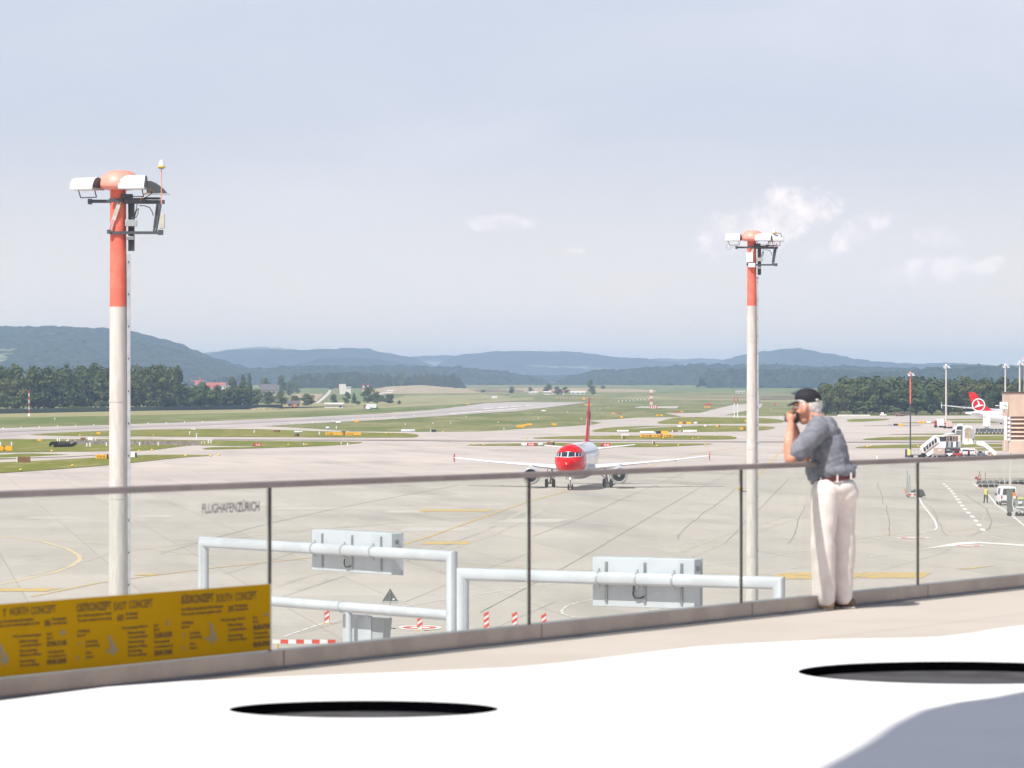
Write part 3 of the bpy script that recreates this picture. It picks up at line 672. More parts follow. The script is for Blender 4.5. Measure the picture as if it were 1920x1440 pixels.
BL = [  # cx, foot, wall x0,x1,top,   roof top, roof mat, label
 (504, 742, 490, 518, 731, 720, ROOFD, 'farmhouse with a wide dark roof among trees', 'farmhouse'),
 (396, 736, 384, 410, 728, 717, BRICKR, 'long building under a red tiled roof behind the left trees', 'house'),
 (374, 730, 366, 382, 722, 714, BRICKR, 'smaller red roofed house left of the long red roof', 'house'),
 (415, 729, 408, 423, 723, 717, BRICKR, 'red roofed house at the right end of the long red roof', 'house'),
 (548, 763.5, 540, 560, 757, 751, ROOFD, 'small brown bungalow behind the perimeter fence', 'house'),
 (1046, 739.5, 1035, 1058, 735, 733, BRICKR, 'low reddish farm barn far beyond the red airliner', 'barn'),
 (999, 739, 992, 1008, 736, 734, WALLW, 'flat white farm shed far beyond the runway end', 'shed'),
 (1026, 740, 1020, 1033, 735.5, 733.5, WALLW, 'white farmhouse in the middle of the far farm', 'house'),
 (1083, 739.5, 1070, 1097, 736, 733.5, WALLW, 'pale barn at the right of the far farm', 'barn'),
 (1385, 737.5, 1380, 1397, 734, 733, WALLW, 'tiny white hut on the far green field left of the right mast', 'hut'),
 (57, 664, 54, 60, 661, 658, WALLW, 'lone white house high on the left hill clearing', 'house')]
for (cx, yb, x0, x1, yw, yr, rm, lab, cat) in BL:
    if yb < 700: continue
    g_ = gpt(cx, yb)
    t = thing(cat.replace(' ', '_'), lab, cat, g_); s_ = F / t.location.y
    w_ = fbox(t, 'wall', x0, x1, yw, yb, yb, WALLW if rm is not ROOFD else mat('brown_wall', (.40, .33, .27), .8), 9); gable(t, x0, x1, yr, yw, yb, rm, 9)
    windows_row(t, w_, 3, x0, x1, yw + (yb - yw) * .25, yb - (yb - yw) * .35, yb)
# long white shed
t = thing('shed', 'long low white shed with a pale flat roof beside the runway', 'shed', gpt(626, 765)); w_ = fbox(t, 'wall', 609, 643, 758.5, 765, 765, WALLW, 8)
fbox(t, 'roof', 608, 644.5, 755, 758.3, 765, WHITEB, 10, oy=-1); windows_row(t, w_, 1, 634, 642, 761, 764, 765)
# white control building
t = thing('tower_building', 'white block with a small glazed cabin and aerial on the green rise', 'building', gpt(645, 739))
w_ = fbox(t, 'wall', 636, 648, 720, 733, 739, WALLW, 12); fbox(t, 'plinth', 637, 658, 732.8, 739, 739, WALLW, 11); windows_row(t, w_, 3, 649, 658, 726.5, 729, 739)
fbox(t, 'annex', 648.2, 658, 725, 732.6, 739, WALLW, 10); fbox(t, 'red_corner', 635, 636, 720, 732, 739, SIGNR, 2); fbox(t, 'cabin', 651, 657, 722, 725, 739, GLASSD, 5)
MB().tube((0, 4, 19 * t.location.y / F), (0, 4, 26 * t.location.y / F), .15).obj('aerial', GALV, t)
t = thing('hut', 'white flat hut half hidden behind the tall tree at the fence', 'hut', gpt(459, 760.5)); w_ = fbox(t, 'wall', 454, 464, 749, 760.5, 760.5, WALLW, 6); fbox(t, 'roof', 454.5, 464.5, 747.3, 748.8, 760.5, WALLW, 7); windows_row(t, w_, 2, 455, 463, 750.5, 753, 760.5)
t = thing('hut', 'pale hut on the stubble rise', 'hut', gpt(731, 737)); w_ = fbox(t, 'wall', 726, 736, 733, 737, 737, WALLW, 9); gable(t, 726, 736, 731.5, 733, 737, WALLW, 9)
t = thing('hut', 'white equipment cabin on the far meadow', 'hut', gpt(927, 746.7)); fbox(t, 'wall', 922, 932.5, 742.6, 746.7, 746.7, WALLW, 4); fbox(t, 'roof', 921.5, 933, 741.6, 742.4, 746.7, GREY_P, 5)
t = thing('hut', 'tiny dark cabin right of the white equipment cabin', 'hut', gpt(951, 741.5)); fbox(t, 'wall', 948, 954, 739.5, 741.5, 741.5, DARKM, 5); fbox(t, 'roof', 947.6, 954.4, 738.8, 739.3, 741.5, GREY_P, 6)
# two red and white antenna towers beside the control building
for k, xx in enumerate((681.5, 690)):
    t = thing('antenna_tower', ['left', 'right'][k] + ' one of two short red and white banded towers by the white block', 'tower', gpt(xx, 739), group='banded towers'); s_ = F / t.location.y
    for q in range(4): MB().box((0, 0, (5 + q * 3.6 + 1.8) / s_), (3 / s_, 3 / s_, 3.5 / s_)).obj('band', SIGNR if q % 2 else WHITE_P, t)
    MB().box((0, 0, 2.5 / s_), (1.4 / s_, 1.4 / s_, 5 / s_)).obj('leg', GALV, t)
# tower crane
t = thing('tower_crane', 'slim red tower crane above the red roofs', 'crane', gpt(375, 740)); s_ = F / t.location.y
MB().box((0, 0, 17 / s_), (1.2 / s_, 1.2 / s_, 34 / s_)).obj('mast', CORAL, t); MB().box((-5 / s_, 0, 26 / s_), (26 / s_, 1 / s_, 1 / s_)).obj('jib', CORAL, t); MB().box((9 / s_, 0, 25 / s_), (2.5 / s_, 1.2 / s_, 2 / s_)).obj('counterweight', GREY_P, t)
# perimeter fence in front of the left wood
t = thing('perimeter_fence', 'green mesh perimeter fence along the foot of the left wood', 'fence', gpt(0, 775.5))
a = gpt(-60, 777) - t.location; c = gpt(530, 765) - t.location
n = 60
for k in range(n + 1):
    q = a.lerp(c, k / n)
    MB().tube(q, q + Vector((0, 0, 2.6)), .06, seg=6).obj('post', DARKM, t)
fm = mat('fence_mesh', (.10, .15, .12), .8, scale=.5)
MB().prism([a, c, c + Vector((0, 0, 2.3)), a + Vector((0, 0, 2.3))], (0, .04, 0)).obj('mesh_panel', fm, t)
# hill clearing
# red and white banded mast on the left meadow
def banded_mast(px_, yb, yt, wpx, lab, n=7, foot=None):
    t = thing('marker_mast', lab, 'mast', gpt(px_, yb)); s_ = F / t.location.y; hh = (yb - yt) / s_
    for k in range(n): MB().tube((0, 0, hh * k / n), (0, 0, hh * (k + 1) / n), wpx / s_ / 2, seg=10).obj('band', WHITE_P if k % 2 == 0 else SIGNR, t)
    MB().box((0, 0, .5), (wpx * 2.2 / s_, wpx * 2.2 / s_, 1.0)).obj('plinth', WHITE_P, t); return t
banded_mast(54.5, 780.5, 731, 2.0, 'red and white banded mast standing in the left meadow before the wood', 8)
# lattice ILS mast and its drum shaped hut
t = thing('lattice_mast', 'red and white lattice mast on its concrete pad in the middle of the airfield', 'mast', gpt(1221, 765)); s_ = F / t.location.y; hh = 34 / s_; w = 1.9 / s_
for k in range(6):
    m_ = SIGNR if k % 2 == 0 else WHITE_P; b_ = MB(); z0, z1 = hh * k / 6, hh * (k + 1) / 6; ht = w
    for (sx, sy) in ((-1, -1), (1, -1), (1, 1), (-1, 1)): b_.tube((sx * ht, sy * ht, z0), (sx * ht, sy * ht, z1), .16, seg=6)
    for j in range(2):
        za, zb = z0 + (z1 - z0) * j / 2, z0 + (z1 - z0) * (j + 1) / 2
        for (p, q) in (((-1, -1), (1, -1)), ((1, -1), (1, 1)), ((1, 1), (-1, 1)), ((-1, 1), (-1, -1))):
            b_.tube((p[0] * ht, p[1] * ht, za), (q[0] * ht, q[1] * ht, zb), .1, seg=5); b_.tube((p[0] * ht, p[1] * ht, zb), (q[0] * ht, q[1] * ht, zb), .1, seg=5)
    b_.obj('section', m_, t)
t = thing('striped_cabin', 'red and white striped cabin at the foot of the lattice mast', 'cabin', gpt(1226.5, 766.3)); s_ = F / t.location.y
for k in range(6): MB().box(((k - 2.5) * 1.8 / s_, 0, 3.2 / s_), (1.8 / s_, 1.8, 6 / s_)).obj('panel', SIGNR if k % 2 else WHITE_P, t)
for xx, lab in ((1376.7, 'left one of a pair of thin red topped poles before the right mast'), (1383, 'right one of a pair of thin red topped poles before the right mast')):
    t = thing('thin_pole', lab, 'pole', gpt(xx, 783), group='thin red topped poles'); s_ = F / t.location.y
    MB().tube((0, 0, 0), (0, 0, 27 / s_), .8 / s_, seg=8).obj('pole', WHITE_P, t); MB().tube((0, 0, 27 / s_), (0, 0, 39 / s_), .7 / s_, seg=8).obj('red_top', SIGNR, t); MB().box((0, 0, 2 / s_), (2.2 / s_, 2.2 / s_, 4 / s_)).obj('base', WHITE_P, t)

# ---- taxiway signs
SIGN_FONT_M = {'k': SIGNK, 'w': WHITE_P, 'y': SIGNY}
def sign(x0, y0, x1, y1, segs, lab, cat='sign', depth=.35, legs=True):
    s_ = (y1 + 1.2 - HOR) / H; yb = y1 + 1.2 if y1 + 1.2 > 757 else None
    base = gpt((x0 + x1) / 2, y1 + 1.2); s_ = F / base.y
    t = thing('taxiway_sign' if cat == 'sign' else cat, lab, cat, base)
    w = (x1 - x0) / s_; h = (y1 - y0) / s_; z0 = 1.2 / s_; tot = sum(q[0] for q in segs); x = -w / 2
    for (fr, m, txt, tm) in segs:
        ww = w * fr / tot
        p = MB().box((x + ww / 2, 0, z0 + h / 2), (ww - .03, depth, h)).obj('panel', m, t, bevel=.03)
        if txt:
            M = Matrix.Translation((x + ww / 2, -depth / 2 - .012, z0 + h * .2)) @ Matrix.Rotation(math.pi / 2, 4, 'X')
            text_mesh(txt, h * .82, SIGN_FONT_M[tm], p, M, sx=min(1.3, ww / (h * .55 * len(txt))), align='CENTER', bold=.02 * h)
        x += ww
    if legs:
        for k in (-.4, .4): MB().box((w * k, 0, z0 / 2), (.12, .12, z0)).obj('leg', GALV, t)
    return t
Ys, Rs, Ks, Bs, Ws = SIGNY, SIGNR, SIGNK, SIGNBR, WHITEB
sign(-8, 836, 23, 845, [(5, Ys, None, 'k'), (1.6, Bs, 'M', 'y'), (4.5, Ys, None, 'k')], 'wide yellow sign with a brown box, cut by the left edge of the picture')
sign(31, 856.5, 57, 866.5, [(1, Ws, None, 'k'), (6, Bs, None, 'k'), (5, Bs, None, 'k')], 'brown backed sign with a white end in the nearest left grass')
sign(179, 852.3, 203.5, 860, [(7, Ys, 'F 16 14', 'k'), (1, Ks, None, 'k')], 'yellow sign with black characters just left of the near mast')
sign(236, 848.5, 256.5, 857.5, [(6, Ws, None, 'k'), (1, Ks, None, 'k')], 'white sign back showing right of the near mast')
sign(181, 810.2, 188.5, 814.3, [(1, Ys, None, 'k')], 'small yellow sign by the runway left of the near mast')
sign(70, 823.8, 78.5, 827, [(1, Ys, None, 'k')], 'tiny yellow sign in the grass above the dark trench')
sign(151, 820.3, 160.5, 826.5, [(1, Bs, None, 'k')], 'small dark brown box sign left of the white cabinet')
sign(513, 806.4, 525, 810, [(1, Bs, None, 'k'), (.15, Ks, None, 'k')], 'low dark sign at the left end of the long taxiway strip')
sign(552, 813, 561, 818, [(1, Bs, None, 'k'), (1, Ks, None, 'k')], 'dark sign in front of the bluish drum')
sign(610, 810.7, 677, 816, [(3, Ys, 'A 14 28 E', 'k'), (2.5, Ys, None, 'k'), (.9, Ks, 'E', 'y'), (3, Ys, 'F 16 10', 'k'), (2, Ys, None, 'k')], 'very long yellow sign with a black box at its middle')
sign(640, 808, 648.5, 810, [(1, Bs, None, 'k')], 'tiny dark sign just behind the very long yellow sign')
sign(664, 788, 673, 791.5, [(1, Ys, None, 'k')], 'yellow sign on the turf beside the runway in the left middle')
sign(807, 805.3, 818, 810, [(.3, Ws, None, 'k'), (2, Ks, None, 'k')], 'black sign with a white end right of the long grey tube')
sign(474, 831.3, 490, 836.5, [(.6, Bs, None, 'k'), (3, Rs, '10-28', 'w')], 'red 10-28 sign on the left grass strip')
sign(875, 756, 880, 758, [(1, Ys, None, 'k')], 'tiny orange sign on the far edge of the runway')
sign(968, 797, 983, 801.5, [(1, Ys, None, 'k')], 'leftmost yellow sign of the stepped row behind the left wing')
sign(979, 795.6, 988, 799, [(1, Ys, None, 'k')], 'middle yellow sign of the stepped row behind the left wing')
sign(987, 793.8, 998, 797.4, [(1, Ys, None, 'k')], 'rightmost yellow sign of the stepped row behind the left wing')
sign(1034, 794, 1044, 797.3, [(1, Ys, None, 'k')], 'single yellow sign left of the tail fin')
sign(988, 830.2, 1007, 835.8, [(3.4, Rs, '10-28', 'w'), (1, Bs, None, 'k')], 'red 10-28 sign left of the red cockpit')
sign(1025, 829, 1040, 835.5, [(3, Bs, None, 'k'), (1, Ks, None, 'k')], 'brown and black sign just left of the red cockpit')
sign(1126, 831, 1143.5, 837, [(.8, Bs, None, 'k'), (3, Rs, '10-28', 'w')], 'red 10-28 sign right of the white fuselage')
sign(1165.5, 817.5, 1172.5, 822.6, [(.3, Ws, None, 'k'), (1, Bs, None, 'k')], 'brown box sign under the white canopy table')
sign(1230, 808.2, 1253, 813.4, [(1, Ks, None, 'k'), (1.4, Ys, None, 'k')], 'black and yellow sign behind the long yellow row on the right')
sign(1200, 814.3, 1262, 819.8, [(2.6, Ys, 'A 14 28', 'k'), (1.3, Ys, 'F 16', 'k'), (.45, Ks, 'F', 'y'), (2, Ys, 'E 10-28', 'k')], 'long yellow sign row with one black F box in the right grass')
sign(1260, 806.8, 1277, 810.2, [(.3, Ws, None, 'k'), (1.5, Bs, None, 'k'), (1, mat('faded_sign', (.5, .42, .36), .7), None, 'k')], 'brown and faded sign between the yellow row and the white tube')
sign(1223, 827, 1228, 833, [(.4, Ws, None, 'k'), (1, Bs, None, 'k')], 'narrow brown box sign on the near right grass strip')
sign(1273, 791, 1296, 795, [(1, Ys, None, 'k'), (1, Bs, None, 'k'), (1.3, Ys, None, 'k')], 'yellow sign with a brown middle in the right background')
sign(1322, 756.7, 1334, 759.6, [(1, Rs, None, 'k')], 'far dark red sign above a pair of orange ones')
sign(1320, 761.8, 1325, 764.2, [(1, Ys, None, 'k')], 'left one of two far orange signs')
sign(1326, 761.8, 1331.5, 764.2, [(1, Ys, None, 'k')], 'right one of two far orange signs')
sign(1230, 777, 1243, 780, [(1, Ys, None, 'k'), (.3, Bs, None, 'k'), (1, Ys, None, 'k')], 'yellow sign right of the lattice mast foot')
sign(1146, 774, 1153, 776, [(1, Ys, None, 'k')], 'tiny orange sign right of the tail fin')
sign(1158, 774, 1165, 776, [(1, Rs, None, 'k')], 'tiny dark red sign right of the tail fin')
sign(1160, 780.2, 1168, 783.6, [(.3, Bs, None, 'k'), (1, Ys, None, 'k')], 'yellow sign under the tiny dark red one')
sign(1276, 770.6, 1281, 773, [(1, Ys, None, 'k')], 'tiny yellow sign right of the concrete pad')
sign(1265, 772.3, 1272, 774.5, [(1, Rs, None, 'k')], 'tiny red sign below the concrete pad')
sign(1342, 797.2, 1350, 801, [(2, Ys, None, 'k'), (1, Bs, None, 'k')], 'yellow sign with a brown end in the right grass')
sign(1387, 801.5, 1397, 805.6, [(2, Ys, None, 'k'), (1, Bs, None, 'k')], 'yellow and brown sign just left of the far mast')
sign(1396, 787, 1401, 790.8, [(1, Ys, None, 'k')], 'yellow sign touching the far mast on its left')
sign(1665, 794.6, 1672.5, 798, [(1, GREY_P, None, 'k')], 'pale grey sign left of a black and yellow one')
sign(1675, 794.4, 1693, 798.2, [(1, Ks, None, 'k'), (1, Ys, None, 'k')], 'black and yellow sign left of the red topped mast')
sign(1722, 790, 1734, 793.3, [(2, Ys, None, 'k'), (.3, Bs, None, 'k'), (2, Ys, None, 'k')], 'yellow sign right of the red topped mast')
sign(1451, 757.4, 1456, 759.8, [(1, Rs, None, 'k')], 'far red sign between the far mast and the cap')
sign(1092, 745.5, 1097.5, 749.6, [(1, Ys, None, 'k')], 'far round orange board above the tail fin', depth=1.0)
sign(1096, 757.8, 1109, 760, [(1, Ys, None, 'k')], 'far orange sign behind the top of the tail fin')
# white tubes / drums
def drum(x0, y0, x1, y1, lab, m=WHITEB, name='storage_tube'):
    base = gpt((x0 + x1) / 2, y1 + 1); s_ = F / base.y; t = thing(name, lab, 'tube', base); r = (y1 - y0) / s_ / 2; w = (x1 - x0) / s_ / 2
    MB().lathe([(0.01, -w), (r * .9, -w), (r, -w + .08), (r, w - .08), (r * .9, w), (.01, w)], 20, (0, 0, r + 1 / s_), 'X').obj('shell', m, t)
    for k in (-.6, .6): MB().box((w * k, 0, .5 / s_), (.15, r, 1 / s_ + .2)).obj('foot', GALV, t)
drum(752, 805.3, 778, 809.5, 'long grey white tube beside the far taxiway in the left middle', mat('blue_white', (.62, .70, .74), .4))
drum(552, 808.2, 567, 811.6, 'short bluish white drum above a dark sign', MATS['blue_white'])
drum(611, 800, 617.5, 804.6, 'small upright looking grey white drum left of the very long yellow sign', MATS['blue_white'])
drum(630, 790, 638.5, 794, 'small white tank on the turf beside the runway')
drum(1157, 806.3, 1179, 810, 'long white tube right of the tail fin')
drum(1200, 808.4, 1226, 813.6, 'fat white tube behind the long yellow sign row')
drum(1281, 806.2, 1306.5, 811, 'white tube with a black middle in the right grass')
drum(1301, 791.2, 1307, 795, 'small white drum beside the yellow and brown sign')
drum(1271, 798, 1278, 801.6, 'short white drum on the narrow right taxiway')
drum(1009.5, 830.5, 1018, 835.5, 'grey drum between a red and a brown sign', mat('blue_white', (.62, .70, .74)))
drum(978, 831, 988, 836, 'white drum with an orange lamp left of a red sign')
drum(1737, 790.4, 1746, 793.3, 'pale drum right of a yellow sign in the far right')
drum(1320, 797, 1324, 800.3, 'tiny white drum right of the narrow taxiway')
drum(1015.5, 769, 1023, 771.5, 'tiny white tube on the far grass left of the tail fin')
# canopy table
t = thing('canopy_frame', 'white frame table standing over the brown box sign', 'frame', gpt(1172, 822)); s_ = F / t.location.y
MB().box((0, 0, 6.7 / s_), (15 / s_, 1.2, 2.6 / s_)).obj('top', WHITEB, t)
for k in (-1, 1): MB().box((k * 6 / s_, 0, 2.7 / s_), (.15, .15, 5.4 / s_)).obj('leg', WHITEB, t)
# trench and palisade in the left grass
t = thing('retaining_wall', 'dark low curved retaining wall in the left grass', 'wall', gpt(120, 838)); L_ = t.location
for k, P in enumerate(([(92, 838), (95, 834.5), (106, 833.5), (143, 833.5)], [(143, 833), (133, 838.5), (100, 839.5)])):
    q = [gpt(*p_) - L_ for p_ in P]; b_ = MB()
    for a, c in zip(q, q[1:]): b_.prism([a, c, c + Vector((0, 0, .75)), a + Vector((0, 0, .75))], (0, .3, 0))
    b_.obj('wall_run', mat('dark_plank', (.07, .06, .055), .9, scale=3), t)
t = thing('palisade_fence', 'long low grey palisade fence behind the near mast', 'fence', gpt(250, 836)); L_ = t.location
a = gpt(133, 833.5) - L_; c = gpt(375, 835.5) - L_; n = 90; b_ = MB()
for k in range(n):
    q = a.lerp(c, k / n); b_.box(q + Vector((0, 0, .5)), (.36, .08, random.uniform(.95, 1.15)))
b_.obj('palings', mat('grey_plank', (.20, .17, .16), .9, col2=(.34, .30, .28), scale=1.5), t)
MB().prism([a + Vector((0, .1, .55)), c + Vector((0, .1, .55)), c + Vector((0, .1, .7)), a + Vector((0, .1, .7))], (0, .08, 0)).obj('rail', MATS['grey_plank'], t)
t = thing('cabinet', 'white equipment cabinet with two doors left of the near mast', 'cabinet', gpt(170, 831)); s_ = F / t.location.y
MB().box((0, 0, 6.5 / s_), (10 / s_, .9, 9 / s_)).obj('housing', WHITEB, t, bevel=.03); MB().box((-2.4 / s_, -.47, 6.5 / s_), (4.4 / s_, .04, 8 / s_)).obj('door', WHITE_P, t); MB().box((2.4 / s_, -.47, 6.5 / s_), (4.4 / s_, .04, 8 / s_)).obj('door', WHITE_P, t); MB().box((0, 0, 1 / s_), (8 / s_, .7, 2 / s_)).obj('plinth', GALV, t)
t = thing('dish_antenna', 'white upturned dish on a short post right of the near mast', 'antenna', gpt(368.5, 824)); s_ = F / t.location.y
MB().tube((0, 0, 0), (0, 0, 9 / s_), .12).obj('post', WHITE_P, t); MB().lathe([(.05, 0), (1.6 / s_, 1 / s_), (3.2 / s_, 2.8 / s_), (3.0 / s_, 2.8 / s_), (1.4 / s_, 1.3 / s_), (.02, .5 / s_)], 16, (0, 0, 9 / s_)).obj('dish', WHITEB, t)
t = thing('dish_antenna', 'white boxy antenna hood above the upturned dish', 'antenna', gpt(363, 808)); s_ = F / t.location.y
MB().tube((0, 0, 0), (0, 0, 2.2 / s_), .12).obj('post', WHITE_P, t); MB().box((0, 0, 4 / s_), (8.5 / s_, 1, 3.4 / s_), taper=1.15).obj('hood', WHITEB, t)
t = thing('trestle', 'white trestle frame at the right end of the palisade', 'frame', gpt(381, 833)); s_ = F / t.location.y
for k in (-3, 3): MB().box((k / s_, 0, 2.6 / s_), (.15, .5, 5.2 / s_)).obj('leg', WHITE_P, t)
MB().box((0, 0, 4.6 / s_), (8 / s_, .2, .5 / s_)).obj('bar', WHITE_P, t)
# identical small markers: one prototype each, then copies
def marker(lab, grp, spots, h, r, m, cap=None, name='marker_post', cat='post'):
    first = None
    for (x_, y_) in spots:
        if first is None:
            t = thing(name, lab, cat, gpt(x_, y_), 0, grp); MB().tube((0, 0, 0), (0, 0, h), r, seg=10).obj('post', m, t)
            if cap: MB().ball((0, 0, h + r), (cap[0], cap[0], cap[0] * .8), 10, 6).obj('lamp', cap[1], t)
            first = t
        else: copy_tree(first).location = gpt(x_, y_)
marker('slim white marker post standing in the grass around the dark trench on the left', 'white marker posts', [(108, 828), (112, 829), (128, 828), (125, 833), (140, 832), (154, 833), (179.5, 829), (163, 838), (169, 838), (200, 837), (262, 836), (297, 836), (391, 832), (396, 832), (1, 836), (22, 836), (103, 787), (356, 815), (477, 812), (599, 815.5), (631, 804)], .9, .18, WHITE_P)
marker('small amber taxiway edge lamp on a short stalk', 'amber edge lamps', [(97, 848), (136, 876), (150, 818), (39, 884), (261, 848), (285, 846), (288, 818), (348, 857), (395, 857), (411, 855), (575, 836), (541, 836), (724, 814), (735, 813.5), (831, 810.5), (883, 834), (907, 836), (1035, 831), (1150, 818), (1243, 823), (1310, 823), (1323, 836.5), (1272, 837), (1232, 838), (1376, 821), (1342, 819), (1299, 824), (1627, 840), (1722, 839), (1632, 838.5), (1708, 822), (988, 823)], .22, .05, YEL, (.24, YEL), 'edge_lamp', 'lamp')
marker('tiny white light stub dotted along the runway edges', 'white light stubs', [(x_, 804.5 - (x_ - 0) * .033) for x_ in range(6, 400, 34)] + [(x_, 800 - (x_ - 490) * .072) for x_ in range(510, 860, 38)] + [(640, 834), (652, 835), (570, 835.5), (760, 797), (845, 794), (812, 795), (742, 786), (934, 793), (874, 782), (1010, 785), (1090, 786), (1064, 773), (1140, 765), (1125, 768), (1300, 782), (1200, 789), (1345, 766), (1445, 768), (1464, 782), (945, 805.5), (1037, 797), (1332, 798)], .55, .16, WHITE_P, None, 'light_stub', 'light')
marker('white bollard standing alone on the apron left of the red topped mast', 'lone bollard', [(1645, 864)], .9, .16, WHITE_P, None, 'bollard', 'bollard')
marker('far orange approach light on its stalk beyond the tail fin', 'approach lights', [(x_, 748 - (x_ - 1010) * .004) for x_ in range(1045, 1140, 6)], 1.2, .5, mat('orange_paint', (.8, .3, .08), .6), None, 'approach_light', 'light')
marker('far white approach light on its stalk left of the lattice mast', 'white approach lights', [(1160 + k * 7, 753 - k * .45) for k in range(9)], .9, .5, WHITE_P, None, 'approach_light', 'light')
# vehicles far off
def simple_truck(px_, yb, wpx, lab, body, cabm, h_=3.2, flip=1, name='truck'):
    t = thing(name, lab, name.replace('_', ' '), gpt(px_, yb)); L = wpx / F * t.location.y
    MB().box((flip * L * .1, 0, h_ * .58), (L * .74, 2.4, h_ * .75)).obj('cargo_box', body, t, bevel=.06)
    c = MB().box((-flip * L * .39, 0, h_ * .48), (L * .2, 2.2, h_ * .6), taper=.86).obj('cab', cabm, t, bevel=.08)
    MB().box((-flip * L * .40, -1.08, h_ * .62), (L * .12, .06, h_ * .2)).obj('window', GLASSD, c)
    for k in (-.36, .12, .36):
        for sy in (-1, 1): MB().lathe([(.01, -.14), (.42, -.14), (.5, -.08), (.5, .08), (.42, .14), (.01, .14)], 14, (L * k, sy * 1.05, .5), 'Y').obj('wheel', BLACK, t)
    return t
simple_truck(694, 767, 25, 'white lorry with a brown cab parked by the far bushy trees', WHITEB, mat('brown_cab', (.25, .13, .1), .5))
simple_truck(691, 768.5, 12, 'small white van in front of the far lorry', WHITEB, WHITEB, 2.2, -1, 'van')
simple_truck(704, 766.5, 9, 'lime green van right of the far lorry', mat('lime', (.45, .6, .12), .5), MATS['lime'], 2.6, -1, 'van')
simple_truck(552, 764, 10, 'orange van half hidden behind the fence by the brown bungalow', MATS['orange_paint'], MATS['orange_paint'], 2.2, 1, 'van')
simple_truck(1761, 801.8, 18, 'red and white catering truck left of the parked white tailplane', WHITEB, RED, 3.0)
simple_truck(1777, 803.5, 15, 'pale pink tank truck behind the red and white truck', mat('pinkish', (.72, .52, .47), .5), MATS['pinkish'], 2.6)
for k, xx in enumerate(range(1150, 1160)): break
# long white barrier, machine and brown heap at the foot of the right wood
t = thing('pipe_stack', 'long row of white concrete barriers before the right wood', 'barriers', gpt(1601, 780.3)); s_ = F / t.location.y
for k in range(9): MB().box(((k - 4) * 6.8 / s_, 0, 1.5 / s_), (6.5 / s_, .7, 2.6 / s_), taper=.93).obj('barrier', mat('barrier_white', (.74, .72, .66), .8), t)
t = thing('machine', 'cream road roller parked before the right wood', 'machine', gpt(1656, 781)); s_ = F / t.location.y
MB().box((0, 0, 3.2 / s_), (12 / s_, 2.4, 3 / s_)).obj('body', MATS['barrier_white'], t, bevel=.1); MB().box((-1.5 / s_, 0, 6.4 / s_), (5 / s_, 2, 3.2 / s_)).obj('cab', MATS['barrier_white'], t, bevel=.1)
for k in (-4, 4): MB().lathe([(.01, -1), (1.6 / s_, -1), (1.6 / s_, 1), (.01, 1)], 16, (k / s_, 0, 1.7 / s_), 'Y').obj('drum', GALV, t)
t = thing('rubble_heap', 'brown heap of earth and brushwood before the right wood', 'heap', gpt(1689, 780.5)); s_ = F / t.location.y
Q = crown_arrays(7 / s_, 32 / s_, 700, 909, False, .35, .0); o = bpy.data.objects.new('brushwood', quads_mesh('brushwood', Q, mat('brush', (.25, .17, .13), .9, scale=.8))); COL.objects.link(o); o.parent = t
# rest of the left yard: spoil heap
t = thing('spoil_heap', 'flat brown spoil heap behind the fence left of the brown bungalow', 'heap', gpt(500, 768)); s_ = F / t.location.y
MB().ball((0, 0, 0), (33 / s_, 5, 4.2 / s_), 40, 16).obj('earth', mat('brush2', (.34, .27, .17), .9, col2=(.16, .15, .08), scale=.35, lo=.42, hi=.58), t)
# ================================================================== FLOODLIGHT MASTS
def floodlight(t, c, w, d, h, rz=0.0):
    """rounded white lamp housing with dark ends, hung on a bracket"""
    R = Matrix.Translation(c) @ Matrix.Rotation(rz, 4, 'Z')
    prof = [(-d / 2, 0), (-d / 2, h * .25), (-d * .40, h * .62), (-d * .22, h * .90), (0, h), (d * .22, h * .90), (d * .40, h * .62), (d / 2, h * .25), (d / 2, 0)]
    b_ = MB(); b_.M = R; b_.prism([(-w / 2, p[0], p[1]) for p in prof], (w, 0, 0)); o = b_.obj('floodlight', WHITEB, t)
    for sx in (-1, 1):
        e = MB(); e.M = R; e.prism([(sx * (w / 2 + .001), p[0] * .93, .02 + p[1] * .93) for p in prof], (sx * .025, 0, 0)); e.obj('end_cap', DARKM if sx > 0 else WHITEB, o)
    e = MB(); e.M = R; e.box((0, 0, -.022), (w * 1.03, d * 1.05, .035)); e.obj('lens_frame', SILV, o)
    e = MB(); e.M = R; e.path([(-w * .38, 0, -.04), (-w * .30, .02, -.26), (w * .42, .02, -.26), (w * .36, 0, -.04)], .018, 6); e.obj('bracket', DARKM, o)
    return o
